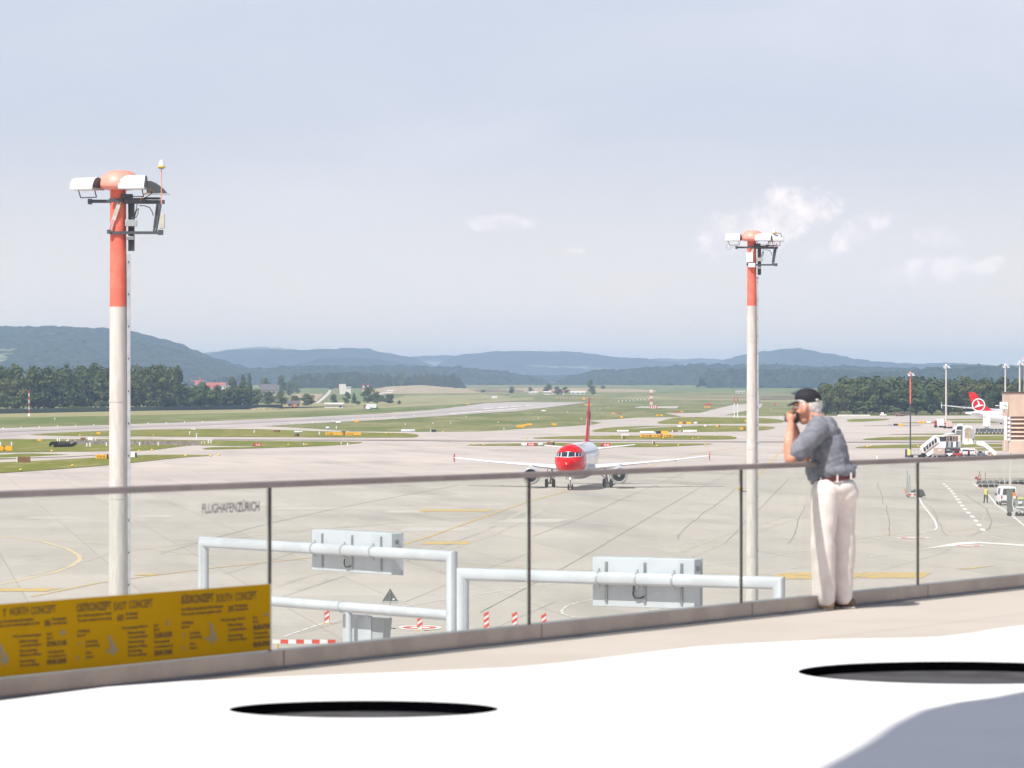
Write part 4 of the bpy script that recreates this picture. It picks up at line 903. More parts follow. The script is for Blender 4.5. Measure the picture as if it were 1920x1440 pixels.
def mast(p, label, s_top_z, variant):
    """20 m concrete mast, coral upper part, domed cap and lamps; local z is height over ground, zt = foot of the dome"""
    t = thing('floodlight_mast', label, 'light mast', p, 0, 'big concrete floodlight masts'); zt = s_top_z
    zr = zt - 3.62                         # lower edge of the paint
    rad = lambda z: .245 + (zt - z) * .0042
    b_ = MB(); b_.lathe([(rad(0), -.2), (rad(0), 0), (rad(zr), zr)], 40); b_.obj('pole', CONC, t, smooth=60)
    MB().lathe([(rad(zr) + .004, zr), (rad(zr) + .004, zr + .012), (rad(zt) + .003, zt + .1)], 40).obj('painted_top', CORAL, t, smooth=60)
    MB().lathe([(.02, zt + .60), (.30, zt + .59), (.45, zt + .52), (.58, zt + .38), (.655, zt + .22), (.665, zt + .12), (.64, zt + .06), (.50, zt + .01), (.25, zt - .02), (.02, zt - .02)], 40, (.05, 0, 0)).obj('dome', CORAL_L, t, smooth=60)
    # cable channel on the right side
    xr = rad(zt / 2)
    b_ = MB(); b_.box((.325, -.02, (zt - 2.0) / 2), (.11, .12, zt - 2.0)); ch = b_.obj('cable_channel', SILV, t)
    for k in range(int(zt - 2)): MB().box((.33, -.09, 1 + k), (.035, .02, .05)).obj('bolt', DARKM, ch)
    for k in range(0, int(zr) - 1, 3): MB().lathe([(rad(k + .7) + .012, k + .66), (rad(k + .7) + .012, k + .74)], 32).obj('strap', CONC, ch)
    z = zt - .36                           # upper ring beam
    f = MB(); f.box((-.52, -.12, z), (.62, .09, .10)); f.box((-.86, -.12, z - .01), (.12, .2, .17)); f.box((.78, -.12, z - .02), (1.35, .10, .12)); f.box((.60, -.12, z + .06), (.5, .16, .08)); f.box((-.04, -.33, z + .02), (.42, .05, .11))
    f.box((1.05, .1, z + .1), (.5, .3, .06)); f.box((.3, -.2, z + .12), (.35, .12, .2)); f.box((.55, -.25, z), (.7, .06, .14))
    f.obj('ring_beam', DARKM, t)
    zb = zt - 1.34                         # lower ring beam
    f = MB(); f.box((.50, -.28, zb), (1.50, .07, .09)); f.box((-.25, -.28, zb + .03), (.12, .14, .12)); f.box((1.34, -.26, zb + .01), (.16, .14, .16)); f.obj('lower_beam', DARKM, t)
    f = MB()
    for (x0, x1) in ((.10, -.20), (.03, -.27)): f.tube((x0, -.30, z - .03), (x1, -.30, zb + .03), .02, seg=6)
    f.obj('strut', SILV, t)
    f = MB(); f.box((-.02, -.29, z - .35), (.10, .06, .5), R=Matrix.Rotation(math.radians(18), 4, 'Y')); f.obj('strut_plate', BEIGE, t)
    f = MB()
    for (x0, x1) in ((1.25, 1.13), (1.36, 1.20)): f.tube((x0, -.28, z - .05), (x1, -.28, zb + .02), .035, seg=6)
    f.box((1.22, -.24, z - .45), (.12, .12, .75), R=Matrix.Rotation(math.radians(8), 4, 'Y')); f.obj('strut', DARKM, t)
    # vertical lift rail
    f = MB(); f.box((.42, -.1, zt - 1.1), (.16, .03, 1.6)); f.box((.50, -.1, zt - 1.1), (.03, .16, 1.6)); f.box((.34, -.1, zt - 1.1), (.03, .16, 1.6)); f.obj('lift_rail', DARKM, t)
    MB().box((.43, -.26, zt - 1.04), (.37, .14, .20)).obj('junction_box', GREY_P, t, bevel=.01)
    MB().box((.40, -.24, zt - 1.50), (.22, .1, .12)).obj('clamp', GALV, t, bevel=.01)
    # cables
    f = MB()
    loop = [(.62, -.3, z - .08), (.60, -.3, z - .22), (.55, -.3, z - .38), (.53, -.3, z - .48), (.58, -.3, z - .52), (.64, -.3, z - .40), (.66, -.3, z - .22), (.60, -.3, z - .30), (.54, -.3, z - .5), (.53, -.3, z - .62)]
    f.path(loop, .013, 6); f.obj('cable', BLACK, t); f = MB(); f.path([(.68, -.3, z - .14), (.86, -.3, z - .15), (1.0, -.3, z - .2), (1.08, -.3, z - .32), (1.12, -.3, z - .45)], .015, 6); f.obj('cable', BLACK, t); f = MB(); f.path([(.9, -.2, z + .25), (1.0, -.25, z + .32), (1.08, -.25, z + .26), (1.0, -.25, z + .18), (.8, -.25, z + .08)], .013, 6)
    f.obj('cable', BLACK, t)
    f = MB(); f.path([(.72, -.32, z + .02), (.82, -.34, z + .18), (.95, -.34, z + .27), (1.02, -.34, z + .3), (1.04, -.34, z + .36), (.98, -.34, z + .38)], .012, 6); f.obj('orange_cable', MATS['orange_paint'], t)
    # lamps
    if variant == 0:
        floodlight(t, (-.95, -.16, zt + .015), .82, .62, .36, -.5); floodlight(t, (.50, -.45, zt + .03), .80, .52, .40, -.10)
        b_ = MB(); b_.prism([(.86, .2, zt - .08), (.86, .2, zt + .29), (1.0, .2, zt + .29), (1.16, .2, zt + .22), (1.34, .2, zt + .08), (1.46, .2, zt - .06), (1.46, .2, zt - .09)], (0, .5, 0)); o = b_.obj('floodlight', DARKM, t)
        MB().box((1.16, .45, zt - .11), (.75, .6, .03)).obj('lens_frame', SILV, o)
        MB().box((1.38, -.2, zt - .98), (.16, .18, .46)).obj('ballast_box', BEIGE, t, bevel=.01)
    else:
        floodlight(t, (-1.02, -.12, zt + .03), .78, .55, .38, -.22); floodlight(t, (.58, -.42, zt + .03), .86, .52, .38, 0); floodlight(t, (1.36, -.1, zt), .66, .55, .36, .5)
        MB().box((-.14, -.36, zt - .92), (.36, .22, .52)).obj('control_box', WHITEB, t, bevel=.01); MB().box((-.02, -.36, zt - 1.36), (.38, .2, .24)).obj('control_box', WHITEB, t, bevel=.01)
        f = MB(); f.path([(1.25, -.2, zt + .3), (1.32, -.2, zt + .42), (1.5, -.2, zt + .45), (1.62, -.2, zt + .38), (1.65, -.2, zt + .2)], .02, 6); f.obj('cable', DARKM, t); f = MB(); f.path([(1.3, -.2, z), (1.42, -.2, z - .08), (1.38, -.2, z + .22), (1.28, -.2, z + .05)], .015, 6); f.obj('cable', DARKM, t); f = MB(); f.path([(-1.38, -.2, zt), (-1.42, -.2, z - .1), (-1.3, -.2, z - .16), (-1.15, -.2, z), (-.9, -.2, z + .05)], .008, 5); f.obj('cable', DARKM, t)
        MB().tube((1.63, -.2, zt + .3), (1.63, -.2, zt + .58), .01).obj('lightning_rod', GALV, t)
        MB().path([(-.28, -.05, 7.3), (-.60, -.05, 7.3), (-.60, -.05, 7.36)], .03, 6).obj('lamp_arm', DARKM, t)
        MB().lathe([(.01, 7.34), (.12, 7.34), (.15, 7.42), (.15, 7.52), (.1, 7.56), (.01, 7.56)], 16, (-.64, -.05, 0)).obj('lamp_base', YEL, t)
        MB().lathe([(.1, 7.565), (.1, 7.66), (.06, 7.72), (.01, 7.73)], 16, (-.64, -.05, 0)).obj('lamp_glass', WHITEB, t)
    # obstruction lamp on its pink stalk
    bx = 1.37 if variant == 0 else 1.25; zz = zt + .62 if variant == 0 else zt + .38
    MB().tube((bx, -.3, z - .1), (bx, -.3, zz), .016).obj('lamp_stalk', CORAL_L, t)
    MB().lathe([(.02, zz), (.08, zz + .01), (.10, zz + .05), (.05, zz + .05)], 16, (bx, -.3, 0)).obj('lamp_base', GREY_P, t)
    MB().lathe([(.09, zz + .052), (.135, zz + .06), (.135, zz + .09), (.09, zz + .105)], 16, (bx, -.3, 0)).obj('lamp_ring', YEL, t)
    MB().lathe([(.088, zz + .105), (.085, zz + .18), (.05, zz + .24), (.045, zz + .28), (.01, zz + .29)], 16, (bx, -.3, 0)).obj('lamp_glass', WHITEB, t)
    return t
SLm, SRm = 60.5, 33.5
yl, yr = F / SLm, F / SRm
zt_l = H + (HOR - 356) / SLm; zt_r = H + (HOR - 452) / SRm
mast(((221.5 - 960) / SLm, yl, 0), 'nearer floodlight mast on the left with coral top and wedge lamps', zt_l, 0)
mast(((1409.5 - 960) / SRm, yr, 0), 'farther floodlight mast right of the centre with coral top', zt_r, 1)
# small far masts on the right
def far_mast(px_, s_, top, red_to, lab, m_red, w=2.2):
    t = thing('floodlight_mast', lab, 'light mast', ((px_ - 960) / s_, F / s_, 0), 0, 'far floodlight masts'); hh = H + (HOR - top) / s_; zr = H + (HOR - red_to) / s_ if red_to else hh
    MB().tube((0, 0, 0), (0, 0, zr), w / s_ / 2 * 1.35, w / s_ / 2, seg=14).obj('pole', m_red[1], t)
    if red_to: MB().tube((0, 0, zr), (0, 0, hh), w / s_ / 2, seg=14).obj('painted_top', m_red[0], t)
    MB().ball((0, 0, hh), (2.4 / s_, 2.4 / s_, 2.2 / s_)).obj('dome', CORAL_L if red_to else WHITEB, t)
    for (dx, dz) in ((-3.5, -2.5), (3.8, -2), (5.5, -4.5), (-2.5, -5)):
        MB().box((dx / s_, -.3, hh + dz / s_), (4.5 / s_, 2.2 / s_, 1.6 / s_)).obj('floodlight', WHITEB, t)
    MB().box((.5 / s_, 0, hh - 3.6 / s_), (11 / s_, .15, .5 / s_)).obj('ring_beam', GALV, t); return t
far_mast(1707, 10, 699, 757, 'thin dark mast with a red upper half at the right wood', (CORAL, DARKM), 2.4)
far_mast(1774, 5.3, 685, None, 'tall pale mast rising before the right wood left of the red tailplane', (WHITEB, CONC), 2.8)
far_mast(1885, 5.3, 684, None, 'tall pale mast standing behind the parked airliner', (WHITEB, CONC), 2.6)
far_mast(1912, 5.6, 679, None, 'pale mast rising behind the beige louvred block', (WHITEB, CONC), 2.8)
far_mast(1921, 7, 671, 705, 'red topped mast cut by the right edge of the picture', (CORAL, CONC), 2.6)

# ================================================================== AIRLINERS
FUS = [(0, 3.36, 3.34, .02), (.12, 3.62, 3.08, .32), (.35, 3.86, 2.82, .58), (.7, 4.05, 2.58, .84), (1.1, 4.19, 2.40, 1.06), (1.5, 4.30, 2.27, 1.24), (1.9, 4.44, 2.16, 1.40), (2.3, 4.72, 2.08, 1.53), (2.7, 5.02, 2.0, 1.64), (3.1, 5.25, 1.94, 1.73),
       (3.6, 5.47, 1.89, 1.82), (4.2, 5.65, 1.84, 1.89), (5, 5.78, 1.80, 1.94), (6, 5.87, 1.77, 1.97), (7, 5.9, 1.76, 1.975), (12, 5.9, 1.76, 1.975), (18, 5.9, 1.76, 1.975), (24, 5.9, 1.76, 1.975), (26.5, 5.9, 1.95, 1.95), (29, 5.88, 2.45, 1.78), (31.5, 5.82, 3.15, 1.42), (34, 5.7, 3.95, .98), (36, 5.5, 4.5, .55), (37.3, 5.3, 4.9, .22), (37.57, 5.15, 5.0, .05)]
FD = np.array(FUS)
def fus(d): return [float(np.interp(d, FD[:, 0], FD[:, k])) for k in (1, 2, 3)]
def fpt(d, th, off=0.0):
    """point of the fuselage skin; d metres behind the nose, th from the top, positive to the plane's left (+y)"""
    zt, zb, w = fus(d); zc = zb + (zt - zb) * .5; h = (zt - zb) / 2
    n = Vector((0, math.sin(th), math.cos(th)))
    return Vector((-d, w * math.sin(th), zc + h * math.cos(th))) + n * off
def airliner(label, p, rz, scale=1.0, nose=RED, body=AWHITE, fin=RED, roll=0.0, windows=True, gear=True, far=False):
    """twin engined jet; origin on the ground between the main wheels, nose towards +x"""
    t = thing('airliner', label, 'airliner', p, rz); t.scale = (scale,) * 3; t.rotation_euler = (roll, 0, rz)
    X0 = 17.71
    def B():
        b_ = MB(); b_.M = Matrix.Translation((X0, 0, 0)); return b_
    ds = sorted(set([q[0] for q in FUS] + list(np.arange(.2, 9, .3)) + list(np.arange(9, 37, 1.2)))); seg = 48
    b_ = B(); rings = [b_.addv([fpt(d, 2 * math.pi * i / seg) for i in range(seg)]) for d in ds]
    for r_, (a, c) in enumerate(zip(rings, rings[1:])):
        dm = (ds[r_] + ds[r_ + 1]) / 2
        for i in range(seg):
            j = (i + 1) % seg; th = 2 * math.pi * (i + .5) / seg
            b_.cur = 1 if dm < 6.0 + 1.2 * (.5 - .5 * math.cos(th)) and nose is not body else 0
            b_.face((a + i, c + i, c + j, a + j))
    b_.cur = 0; b_.obj('fuselage', [body, nose], t, smooth=60)
    # windscreen: white surround and six panes
    def patch(d0, d1, t0, t1, off, nm, m_, par, d0b=None, d1b=None, n=6):
        q = B(); G = []
        for i in range(n + 1):
            th = t0 + (t1 - t0) * i / n; f_ = i / n
            lo = d0 + ((d0b if d0b is not None else d0) - d0) * f_; hi = d1 + ((d1b if d1b is not None else d1) - d1) * f_
            G.append(q.addv([fpt(lo + (hi - lo) * k / 4, th, off) for k in range(5)]))
        for i in range(n):
            for k in range(4): q.face((G[i] + k, G[i + 1] + k, G[i + 1] + k + 1, G[i] + k + 1))
        return q.obj(nm, m_, par, smooth=60)
    if not far:
        def dsolve(y, z, off):
            lo, hi = .2, 8.0
            for _ in range(40):
                mid = (lo + hi) / 2; zt_, zb_, w_ = fus(mid); zc_ = (zt_ + zb_) / 2; h_ = (zt_ - zb_) / 2
                if (y / w_) ** 2 + ((z - zc_) / h_) ** 2 > 1: lo = mid
                else: hi = mid
            return Vector((-hi + off, y * (1 + off * .3), z + off * .6))
        def wpatch(y0, y1, za, zb2, zc2, zd, off, nm, m_, par, n=6):
            q = B(); G = []
            for i in range(n + 1):
                f_ = i / n; yy = y0 + (y1 - y0) * f_; bz = za + (zb2 - za) * f_; tz = zc2 + (zd - zc2) * f_
                G.append(q.addv([dsolve(yy, bz + (tz - bz) * k / 4, off) for k in range(5)]))
            for i in range(n):
                for k in range(4): q.face((G[i] + k, G[i + 1] + k, G[i + 1] + k + 1, G[i] + k + 1))
            return q.obj(nm, m_, par, smooth=60)
        fr = wpatch(-1.66, 0, 4.30, 4.24, 4.70, 4.98, .012, 'windscreen_frame', WHITEB, t, 16); wpatch(0, 1.66, 4.24, 4.30, 4.98, 4.70, .012, 'windscreen_frame', WHITEB, t, 16)
        for s_ in (-1, 1):
            for (ya, yb2, a_, b2_, c_, d_) in ((.06, .84, 4.31, 4.31, 4.90, 4.89), (.94, 1.28, 4.32, 4.33, 4.88, 4.84), (1.35, 1.58, 4.34, 4.37, 4.81, 4.68)):
                wpatch(s_ * ya, s_ * yb2, a_, b2_, c_, d_, .03, 'windscreen_pane', GLASSD, fr)
        B().ball((-.02, 0, 3.42), .07, 8, 6).obj('pitot_light', WHITEB, t)
    # cabin windows and doors
    if windows:
        for s_ in (-1, 1):
            wm = None
            for k in range(34):
                d = 6.6 + k * .72; c = fpt(d, s_ * math.radians(66), .03); a = fpt(d, s_ * math.radians(60), .03); e = fpt(d, s_ * math.radians(71), .03)
                q = B(); q.poly([a + Vector((.15, 0, 0)), a - Vector((.15, 0, 0)), e - Vector((.15, 0, 0)), e + Vector((.15, 0, 0))]); q.obj('cabin_window', GLASSD, t, smooth=None)
            for d in (5.0, 30.2):
                q = B(); G = [q.addv([fpt(d + dx, s_ * math.radians(55 + 44 * k / 6), .008) for k in range(7)]) for dx in (-.4, .4)]
                for k in range(6): q.face((G[0] + k, G[1] + k, G[1] + k + 1, G[0] + k + 1))
                q.obj('door', AGREY if not far else body, t)
    # wings
    def surf(rows, nm, m_, par, n=10):
        """rows: (le_x(d), y, z, chord, thickness)"""
        q = B(); R = []
        for (d, y, z, c, th) in rows:
            P = []
            for i in range(n):
                f_ = i / (n - 1); x = .5 - .5 * math.cos(math.pi * f_); yt = th * c * (2.97 * math.sqrt(x) - 1.26 * x - 3.516 * x ** 2 + 2.843 * x ** 3 - 1.015 * x ** 4) / 2
                P.append((-d - x * c, y, z + yt * 1.15))
            for i in range(n - 2, 0, -1):
                f_ = i / (n - 1); x = .5 - .5 * math.cos(math.pi * f_); yt = th * c * (2.97 * math.sqrt(x) - 1.26 * x - 3.516 * x ** 2 + 2.843 * x ** 3 - 1.015 * x ** 4) / 2
                P.append((-d - x * c, y, z - yt * .85))
            R.append(q.addv(P))
        k = 2 * n - 2
        for a, c in zip(R, R[1:]):
            for i in range(k): q.face((a + i, a + (i + 1) % k, c + (i + 1) % k, c + i))
        q.face([R[0] + i for i in range(k)]); q.face([R[-1] + i for i in range(k)][::-1])
        return q.obj(nm, m_, par, smooth=50)
    for s_ in (-1, 1):
        w_ = surf([(12.2, s_ * 1.2, 2.55, 6.6, .14), (13.1, s_ * 2.6, 2.68, 5.9, .13), (15.3, s_ * 6.4, 3.02, 3.9, .115), (18.0, s_ * 11.5, 3.42, 2.75, .105), (20.9, s_ * 16.9, 3.95, 1.6, .10)], 'wing', AWHITE, t)
        for yy in (4.4, 8.6, 12.4):
            dd = 12.6 + yy * .52 + 3.2; zz = 2.5 + yy * .085
            B().lathe([(.02, -2.0), (.16, -1.2), (.20, 0), (.14, .9), (.02, 1.4)], 10, (-dd - .5, s_ * yy, zz - .15), 'X').obj('flap_fairing', AGREY, w_)
        q = B(); q.prism([(-21.0, s_ * 16.95, 3.95), (-22.6, s_ * 16.95, 3.95), (-22.8, s_ * 16.97, 4.5), (-22.3, s_ * 16.97, 4.52)], (0, s_ * .05, 0)); q.prism([(-21.0, s_ * 16.95, 3.94), (-22.6, s_ * 16.95, 3.94), (-22.7, s_ * 16.97, 3.35), (-22.2, s_ * 16.97, 3.32)], (0, s_ * .05, 0)); q.obj('wingtip_fence', RED if nose is RED and not far else AWHITE, w_)
        # engine: nacelle, lip, fan, spinner, pylon
        ex, ey, ez = -11.0, s_ * 5.75, 1.72
        e = B().lathe([(.86, 0), (1.02, .25), (1.03, 1.0), (1.12, 1.2), (1.16, 2.0), (1.12, 3.0), (.88, 4.1), (.62, 4.5)], 36, (ex, ey, ez), 'X')
        e = MB(); e.M = Matrix.Translation((X0 + ex, ey, ez)) @ Matrix.Diagonal((-1, 1, 1, 1))
        e.lathe([(.80, 1.4), (.82, .5), (.86, .15), (.93, .0), (1.02, .08), (1.10, .3), (1.16, 1.0), (1.17, 2.0), (1.08, 3.0), (.84, 4.0), (.58, 4.5), (.4, 4.5)], 36, (0, 0, 0), 'X'); n_ = e.obj('nacelle', body, t, smooth=60)
        e = MB(); e.M = Matrix.Translation((X0 + ex, ey, ez)) @ Matrix.Diagonal((-1, 1, 1, 1)); e.lathe([(.845, .22), (.87, .1), (.93, -.012), (1.03, .06), (1.108, .28)], 36, (0, 0, 0), 'X'); e.obj('intake_lip', SILV, n_, smooth=60)
        e = MB(); e.M = Matrix.Translation((X0 + ex, ey, ez)) @ Matrix.Diagonal((-1, 1, 1, 1)); e.lathe([(.01, .9), (.81, .9)], 36, (0, 0, 0), 'X')
        for k in range(22):
            a = k * 2 * math.pi / 22; e.poly([(.84, .24 * math.cos(a), .24 * math.sin(a)), (.86, .79 * math.cos(a), .79 * math.sin(a)), (.72, .79 * math.cos(a + .2), .79 * math.sin(a + .2)), (.78, .24 * math.cos(a + .2), .24 * math.sin(a + .2))])
        e.obj('fan', mat('fan_metal', (.06, .06, .07), .4, .7), n_)
        e = MB(); e.M = Matrix.Translation((X0 + ex, ey, ez)) @ Matrix.Diagonal((-1, 1, 1, 1)); e.lathe([(.01, .42), (.12, .52), (.24, .78)], 20, (0, 0, 0), 'X'); e.obj('spinner', GREY_P, n_)
        q = B(); q.prism([(ex - .8, ey - .16, ez + 1.0), (ex - 4.8, ey - .16, ez + .9), (ex - 5.2, ey - .16, 3.0), (ex - 2.6, ey - .16, 3.15)], (0, .32, 0)); q.obj('pylon', AGREY, t)
        surf([(31.6, s_ * .5, 4.75, 4.0, .10), (34.6, s_ * 6.2, 5.33, 1.3, .09)], 'tailplane', AWHITE, t)
    # fin
    q = B(); P = []
    rows = [(27.6, 5.6, 6.6, .10), (29.6, 6.5, 5.2, .10), (30.6, 7.4, 4.7, .10), (34.3, 11.6, 2.05, .09), (34.6, 11.76, 1.8, .05)]
    R = []
    n = 9
    for (d, z, c, th) in rows:
        P = []
        for i in range(n):
            x = .5 - .5 * math.cos(math.pi * i / (n - 1)); P.append((-d - x * c, th * c * 1.1 * math.sqrt(max(x, 0)) * (1 - x) * .9, z))
        for i in range(n - 2, 0, -1):
            x = .5 - .5 * math.cos(math.pi * i / (n - 1)); P.append((-d - x * c, -th * c * 1.1 * math.sqrt(max(x, 0)) * (1 - x) * .9, z))
        R.append(q.addv(P))
    k = 2 * n - 2
    for a, c in zip(R, R[1:]):
        for i in range(k): q.face((a + i, a + (i + 1) % k, c + (i + 1) % k, c + i))
    q.face([R[-1] + i for i in range(k)]); fo = q.obj('tail_fin', fin, t, smooth=50)
    # belly fairing
    B().ball((-15.8, 0, 2.1), (5.2, 2.05, .95), 24, 12).obj('belly_fairing', body, t)
    if gear:
        for s_ in (-1, 1):
            g_ = B(); g_.tube((-17.71, s_ * 3.8, .58), (-17.5, s_ * 3.45, 2.6), .13); g_.tube((-17.71, s_ * 3.8, .9), (-17.6, s_ * 2.4, 2.2), .07); g_.tube((-17.71, s_ * 3.3, .58), (-17.71, s_ * 4.3, .58), .09); g_ = g_.obj('main_gear', GALV, t)
            B().prism([(-17.2, s_ * 4.02, 1.2), (-18.1, s_ * 4.02, 1.2), (-18.1, s_ * 4.1, 2.7), (-17.2, s_ * 4.1, 2.7)], (0, s_ * .05, 0)).obj('gear_door', WHITEB, g_)
            for yy in (3.34, 4.26):
                w_ = B().lathe([(.18, -.21), (.40, -.21), (.52, -.18), (.575, -.10), (.585, 0), (.575, .10), (.52, .18), (.40, .21), (.18, .21)], 28, (-17.71, s_ * yy, .585), 'Y').obj('wheel', BLACK, g_)
                B().lathe([(.01, -.18), (.22, -.2), (.22, .2), (.01, .18)], 16, (-17.71, s_ * yy, .585), 'Y').obj('hub', GALV, w_)
        g_ = B(); g_.tube((-5.07, 0, .4), (-5.25, 0, 2.2), .09); g_.tube((-5.1, 0, .9), (-6.2, 0, 2.1), .05); g_.tube((-5.07, -.3, .38), (-5.07, .3, .38), .06); g_.box((-5.0, 0, 1.35), (.15, .5, .14)); g_ = g_.obj('nose_gear', AGREY, t)
        for s_ in (-1, 1):
            B().lathe([(.1, -.1), (.26, -.1), (.35, -.07), (.38, 0), (.35, .07), (.26, .1), (.1, .1)], 24, (-5.07, s_ * .25, .38), 'Y').obj('wheel', BLACK, g_)
            B().prism([(-4.6, s_ * .42, 1.3), (-5.5, s_ * .42, 1.3), (-5.6, s_ * .5, 2.1), (-4.5, s_ * .5, 2.1)], (0, s_ * .03, 0)).obj('gear_door', AGREY, g_)
        if not far: B().ball((-4.86, 0, 1.5), .10, 10, 6).obj('taxi_light', mat('lamp_lit', (1, .8, .85), .3, emit=(1, .75, .8, 9)), g_)
    return t, fo, fpt, B
sm = F / 504.4
pl, fin_o, _, PB = airliner('red nosed white airliner taxiing towards the terrace, its wheels on the yellow line', ((1085.5 - 960) / sm, 504.4, 0), math.radians(-90 - 6.0), roll=math.radians(.5))
# markings on the fin: white panel with a purple red cross field on both sides
for s_ in (-1, 1):
    q = PB(); q.prism([(-32.7, s_ * .24, 8.0), (-35.2, s_ * .17, 8.0), (-35.5, s_ * .14, 9.6), (-33.9, s_ * .20, 9.6)], (0, s_ * .02, 0)); q.obj('fin_emblem', WHITEB, fin_o)
    q = PB(); q.prism([(-33.3, s_ * .262, 8.9), (-34.2, s_ * .24, 8.7), (-34.6, s_ * .21, 9.9), (-34.0, s_ * .22, 10.1)], (0, s_ * .02, 0)); q.obj('fin_emblem', mat('purple_paint', (.25, .04, .12), .4), fin_o)
# crown lettering reads only as grey strokes; side sash between the red nose and the white body
for s_ in (1,):
    for k in range(8):
        d = 7.6 + k * 1.05; q = PB(); th0, th1 = math.radians(s_ * 18), math.radians(s_ * 42)
        G = [q.addv([fpt(d + dx + .3 * j / 4, th0 + (th1 - th0) * j / 4, .012) for j in range(5)]) for dx in (0, .22)]
        for j in range(4): q.face((G[0] + j, G[1] + j, G[1] + j + 1, G[0] + j + 1))
        q.obj('title_stroke', mat('title_grey', (.45, .48, .56), .5), pl)
# parked airliner on the right with a red fin and a round emblem
sp2 = 5.9
t2, f2, _, PB2 = airliner('parked white airliner whose red fin bears a white ring, half behind the beige block', ((1925 - 960) / sp2, F / sp2, 0), 0.0, 0.99, nose=AWHITE, fin=RED, far=True)
# nose points to +x (right); we look at its right flank (-y). Ring and bird on the fin
q = PB2(); n = 28; cx, cz, R1, R0 = -33.2, 7.7, 2.15, 1.78
ring = [[(cx + r * math.cos(a), -.34, cz + r * math.sin(a)) for a in [2 * math.pi * i / n for i in range(n)]] for r in (R1, R0)]
for i in range(n):
    j = (i + 1) % n; q.prism([ring[0][i], ring[0][j], ring[1][j], ring[1][i]], (0, -.02, 0))
q.obj('fin_emblem', WHITEB, f2)
q = PB2(); q.prism([(cx - 1.4, -.34, cz - .95), (cx + 1.6, -.34, cz - .15), (cx + 1.5, -.34, cz + .1), (cx + .5, -.34, cz + .1), (cx + .35, -.34, cz + .75), (cx - .1, -.34, cz + 1.35), (cx - .6, -.34, cz + 1.5), (cx - .15, -.34, cz + .8), (cx - .2, -.34, cz + .1), (cx - .9, -.34, cz - .35)], (0, -.02, 0)); q.obj('fin_emblem', WHITEB, f2)
# wide body beyond it, only its long wing shows
airliner('wide airliner parked farther back, its long white wing reaching left past the red fin', ((1916 - 960) / 5.25, F / 5.25, 0), math.radians(90), 1.74, nose=AWHITE, fin=AWHITE, far=True, windows=False)

# ================================================================== RIGHT HAND APRON
def wheels(t, pts, r, w, M=None):
    for p in pts:
        q = MB(); q.M = M or Matrix.Identity(4); q.lathe([(.01, -w / 2), (r * .8, -w / 2), (r, -w / 3), (r, w / 3), (r * .8, w / 2), (.01, w / 2)], 18, p, 'Y'); q.obj('wheel', BLACK, t)
# beige louvred block on posts
sb = 14.0; yb_ = F / sb
t = thing('louvred_block', 'beige louvred block on a grey post at the right edge', 'building', ((1893.5 - 960) / sb, yb_, 0)); BT = mat('beige_panel', (.66, .50, .40), .7, scale=.3)
def zb(py): return H + (HOR - py) / sb
MB().box((6.5, 4, (zb(737) + zb(781)) / 2), (13, 8, zb(737) - zb(781))).obj('upper_wall', BT, t); MB().box((6.5, 4, (zb(827) + zb(849)) / 2), (13, 8, zb(827) - zb(849))).obj('lower_wall', BT, t)
MB().box((6.5, 4, zb(736)), (13.2, 8.2, .18)).obj('roof_edge', mat('brown_trim', (.12, .08, .07), .6), t); MB().box((6.5, 4.3, (zb(781) + zb(827)) / 2), (12.6, 7, zb(781) - zb(827))).obj('recess', mat('recess_brown', (.22, .14, .11), .8), t)
for k in range(6):
    zc = zb(784.5 + k * 7.9); MB().prism([(0, 0, zc - .22), (0, .5, zc + .22), (0, .56, zc + .17), (0, .06, zc - .27)], (13, 0, 0)).obj('louvre', BT, t); MB().box((-.12, .3, zc), (.3, .6, .34)).obj('bracket', WHITEB, t)
MB().box((.05, .3, zb(912) / 2 + zb(781) / 2), (.30, .3, zb(781) - zb(912))).obj('post', CONC, t); MB().box((11, 5, zb(849) / 2), (.6, .6, zb(849) - .01)).obj('post', CONC, t)
MB().box((-.5, .6, zb(803)), (.3, .8, 3.2)).obj('side_frame', WHITEB, t)
t = thing('notice_box', 'white box sign with green arrows left of the beige block', 'sign', ((1884 - 960) / sb, yb_ + 1, 0), 0)
MB().box((0, 0, zb(760)), (1.1, .3, .9)).obj('housing', WHITEB, t); MB().box((-.9, 0, zb(760.5)), (.5, .05, .1)).obj('arm', WHITEB, t); MB().box((.1, .25, zb(760) / 2), (.12, .12, zb(766))).obj('post', CONC, t)
MB().prism([(.05, -.17, zb(758)), (.45, -.17, zb(762)), (.35, -.17, zb(763)), (.05, -.17, zb(760))], (0, -.01, 0)).obj('arrow', mat('sign_green', (.12, .3, .08), .6), t)
# stair cluster, ground row 858 -> 10 px per metre
sc = 10.0; yc = F / sc
def C(px_, py): return ((px_ - 1760) / sc, (858 - py) / sc)
t = thing('stair_truck', 'big white passenger stair truck with dark side windows climbing to the right', 'stair truck', ((1760 - 960) / sc, yc, 0))
def pr(pts, y0, y1): return MB().prism([(C(*p)[0], y0, C(*p)[1]) for p in pts], (0, y1 - y0, 0))
pr([(1726, 841), (1727, 848), (1734, 849), (1738, 856), (1756, 846), (1763, 846), (1771, 840), (1771, 828), (1758, 820), (1752, 819), (1727, 840)], -1.3, 1.3).obj('stair_body', WHITEB, t)
pr([(1726, 838), (1753, 816), (1771, 816), (1771, 818), (1754, 818.5), (1727, 840.5)], -1.32, 1.32).obj('canopy', WHITEB, t)
for k in range(5):
    x0 = 1729.5 + k * 5.1; yy = 840 - k * 4.0
    pr([(x0, yy), (x0 + 4.0, yy - 3.2), (x0 + 5.3, yy + 4.2), (x0 + 1.6, yy + 7.2)], -1.36, -1.33).obj('side_window', GLASSD, t)
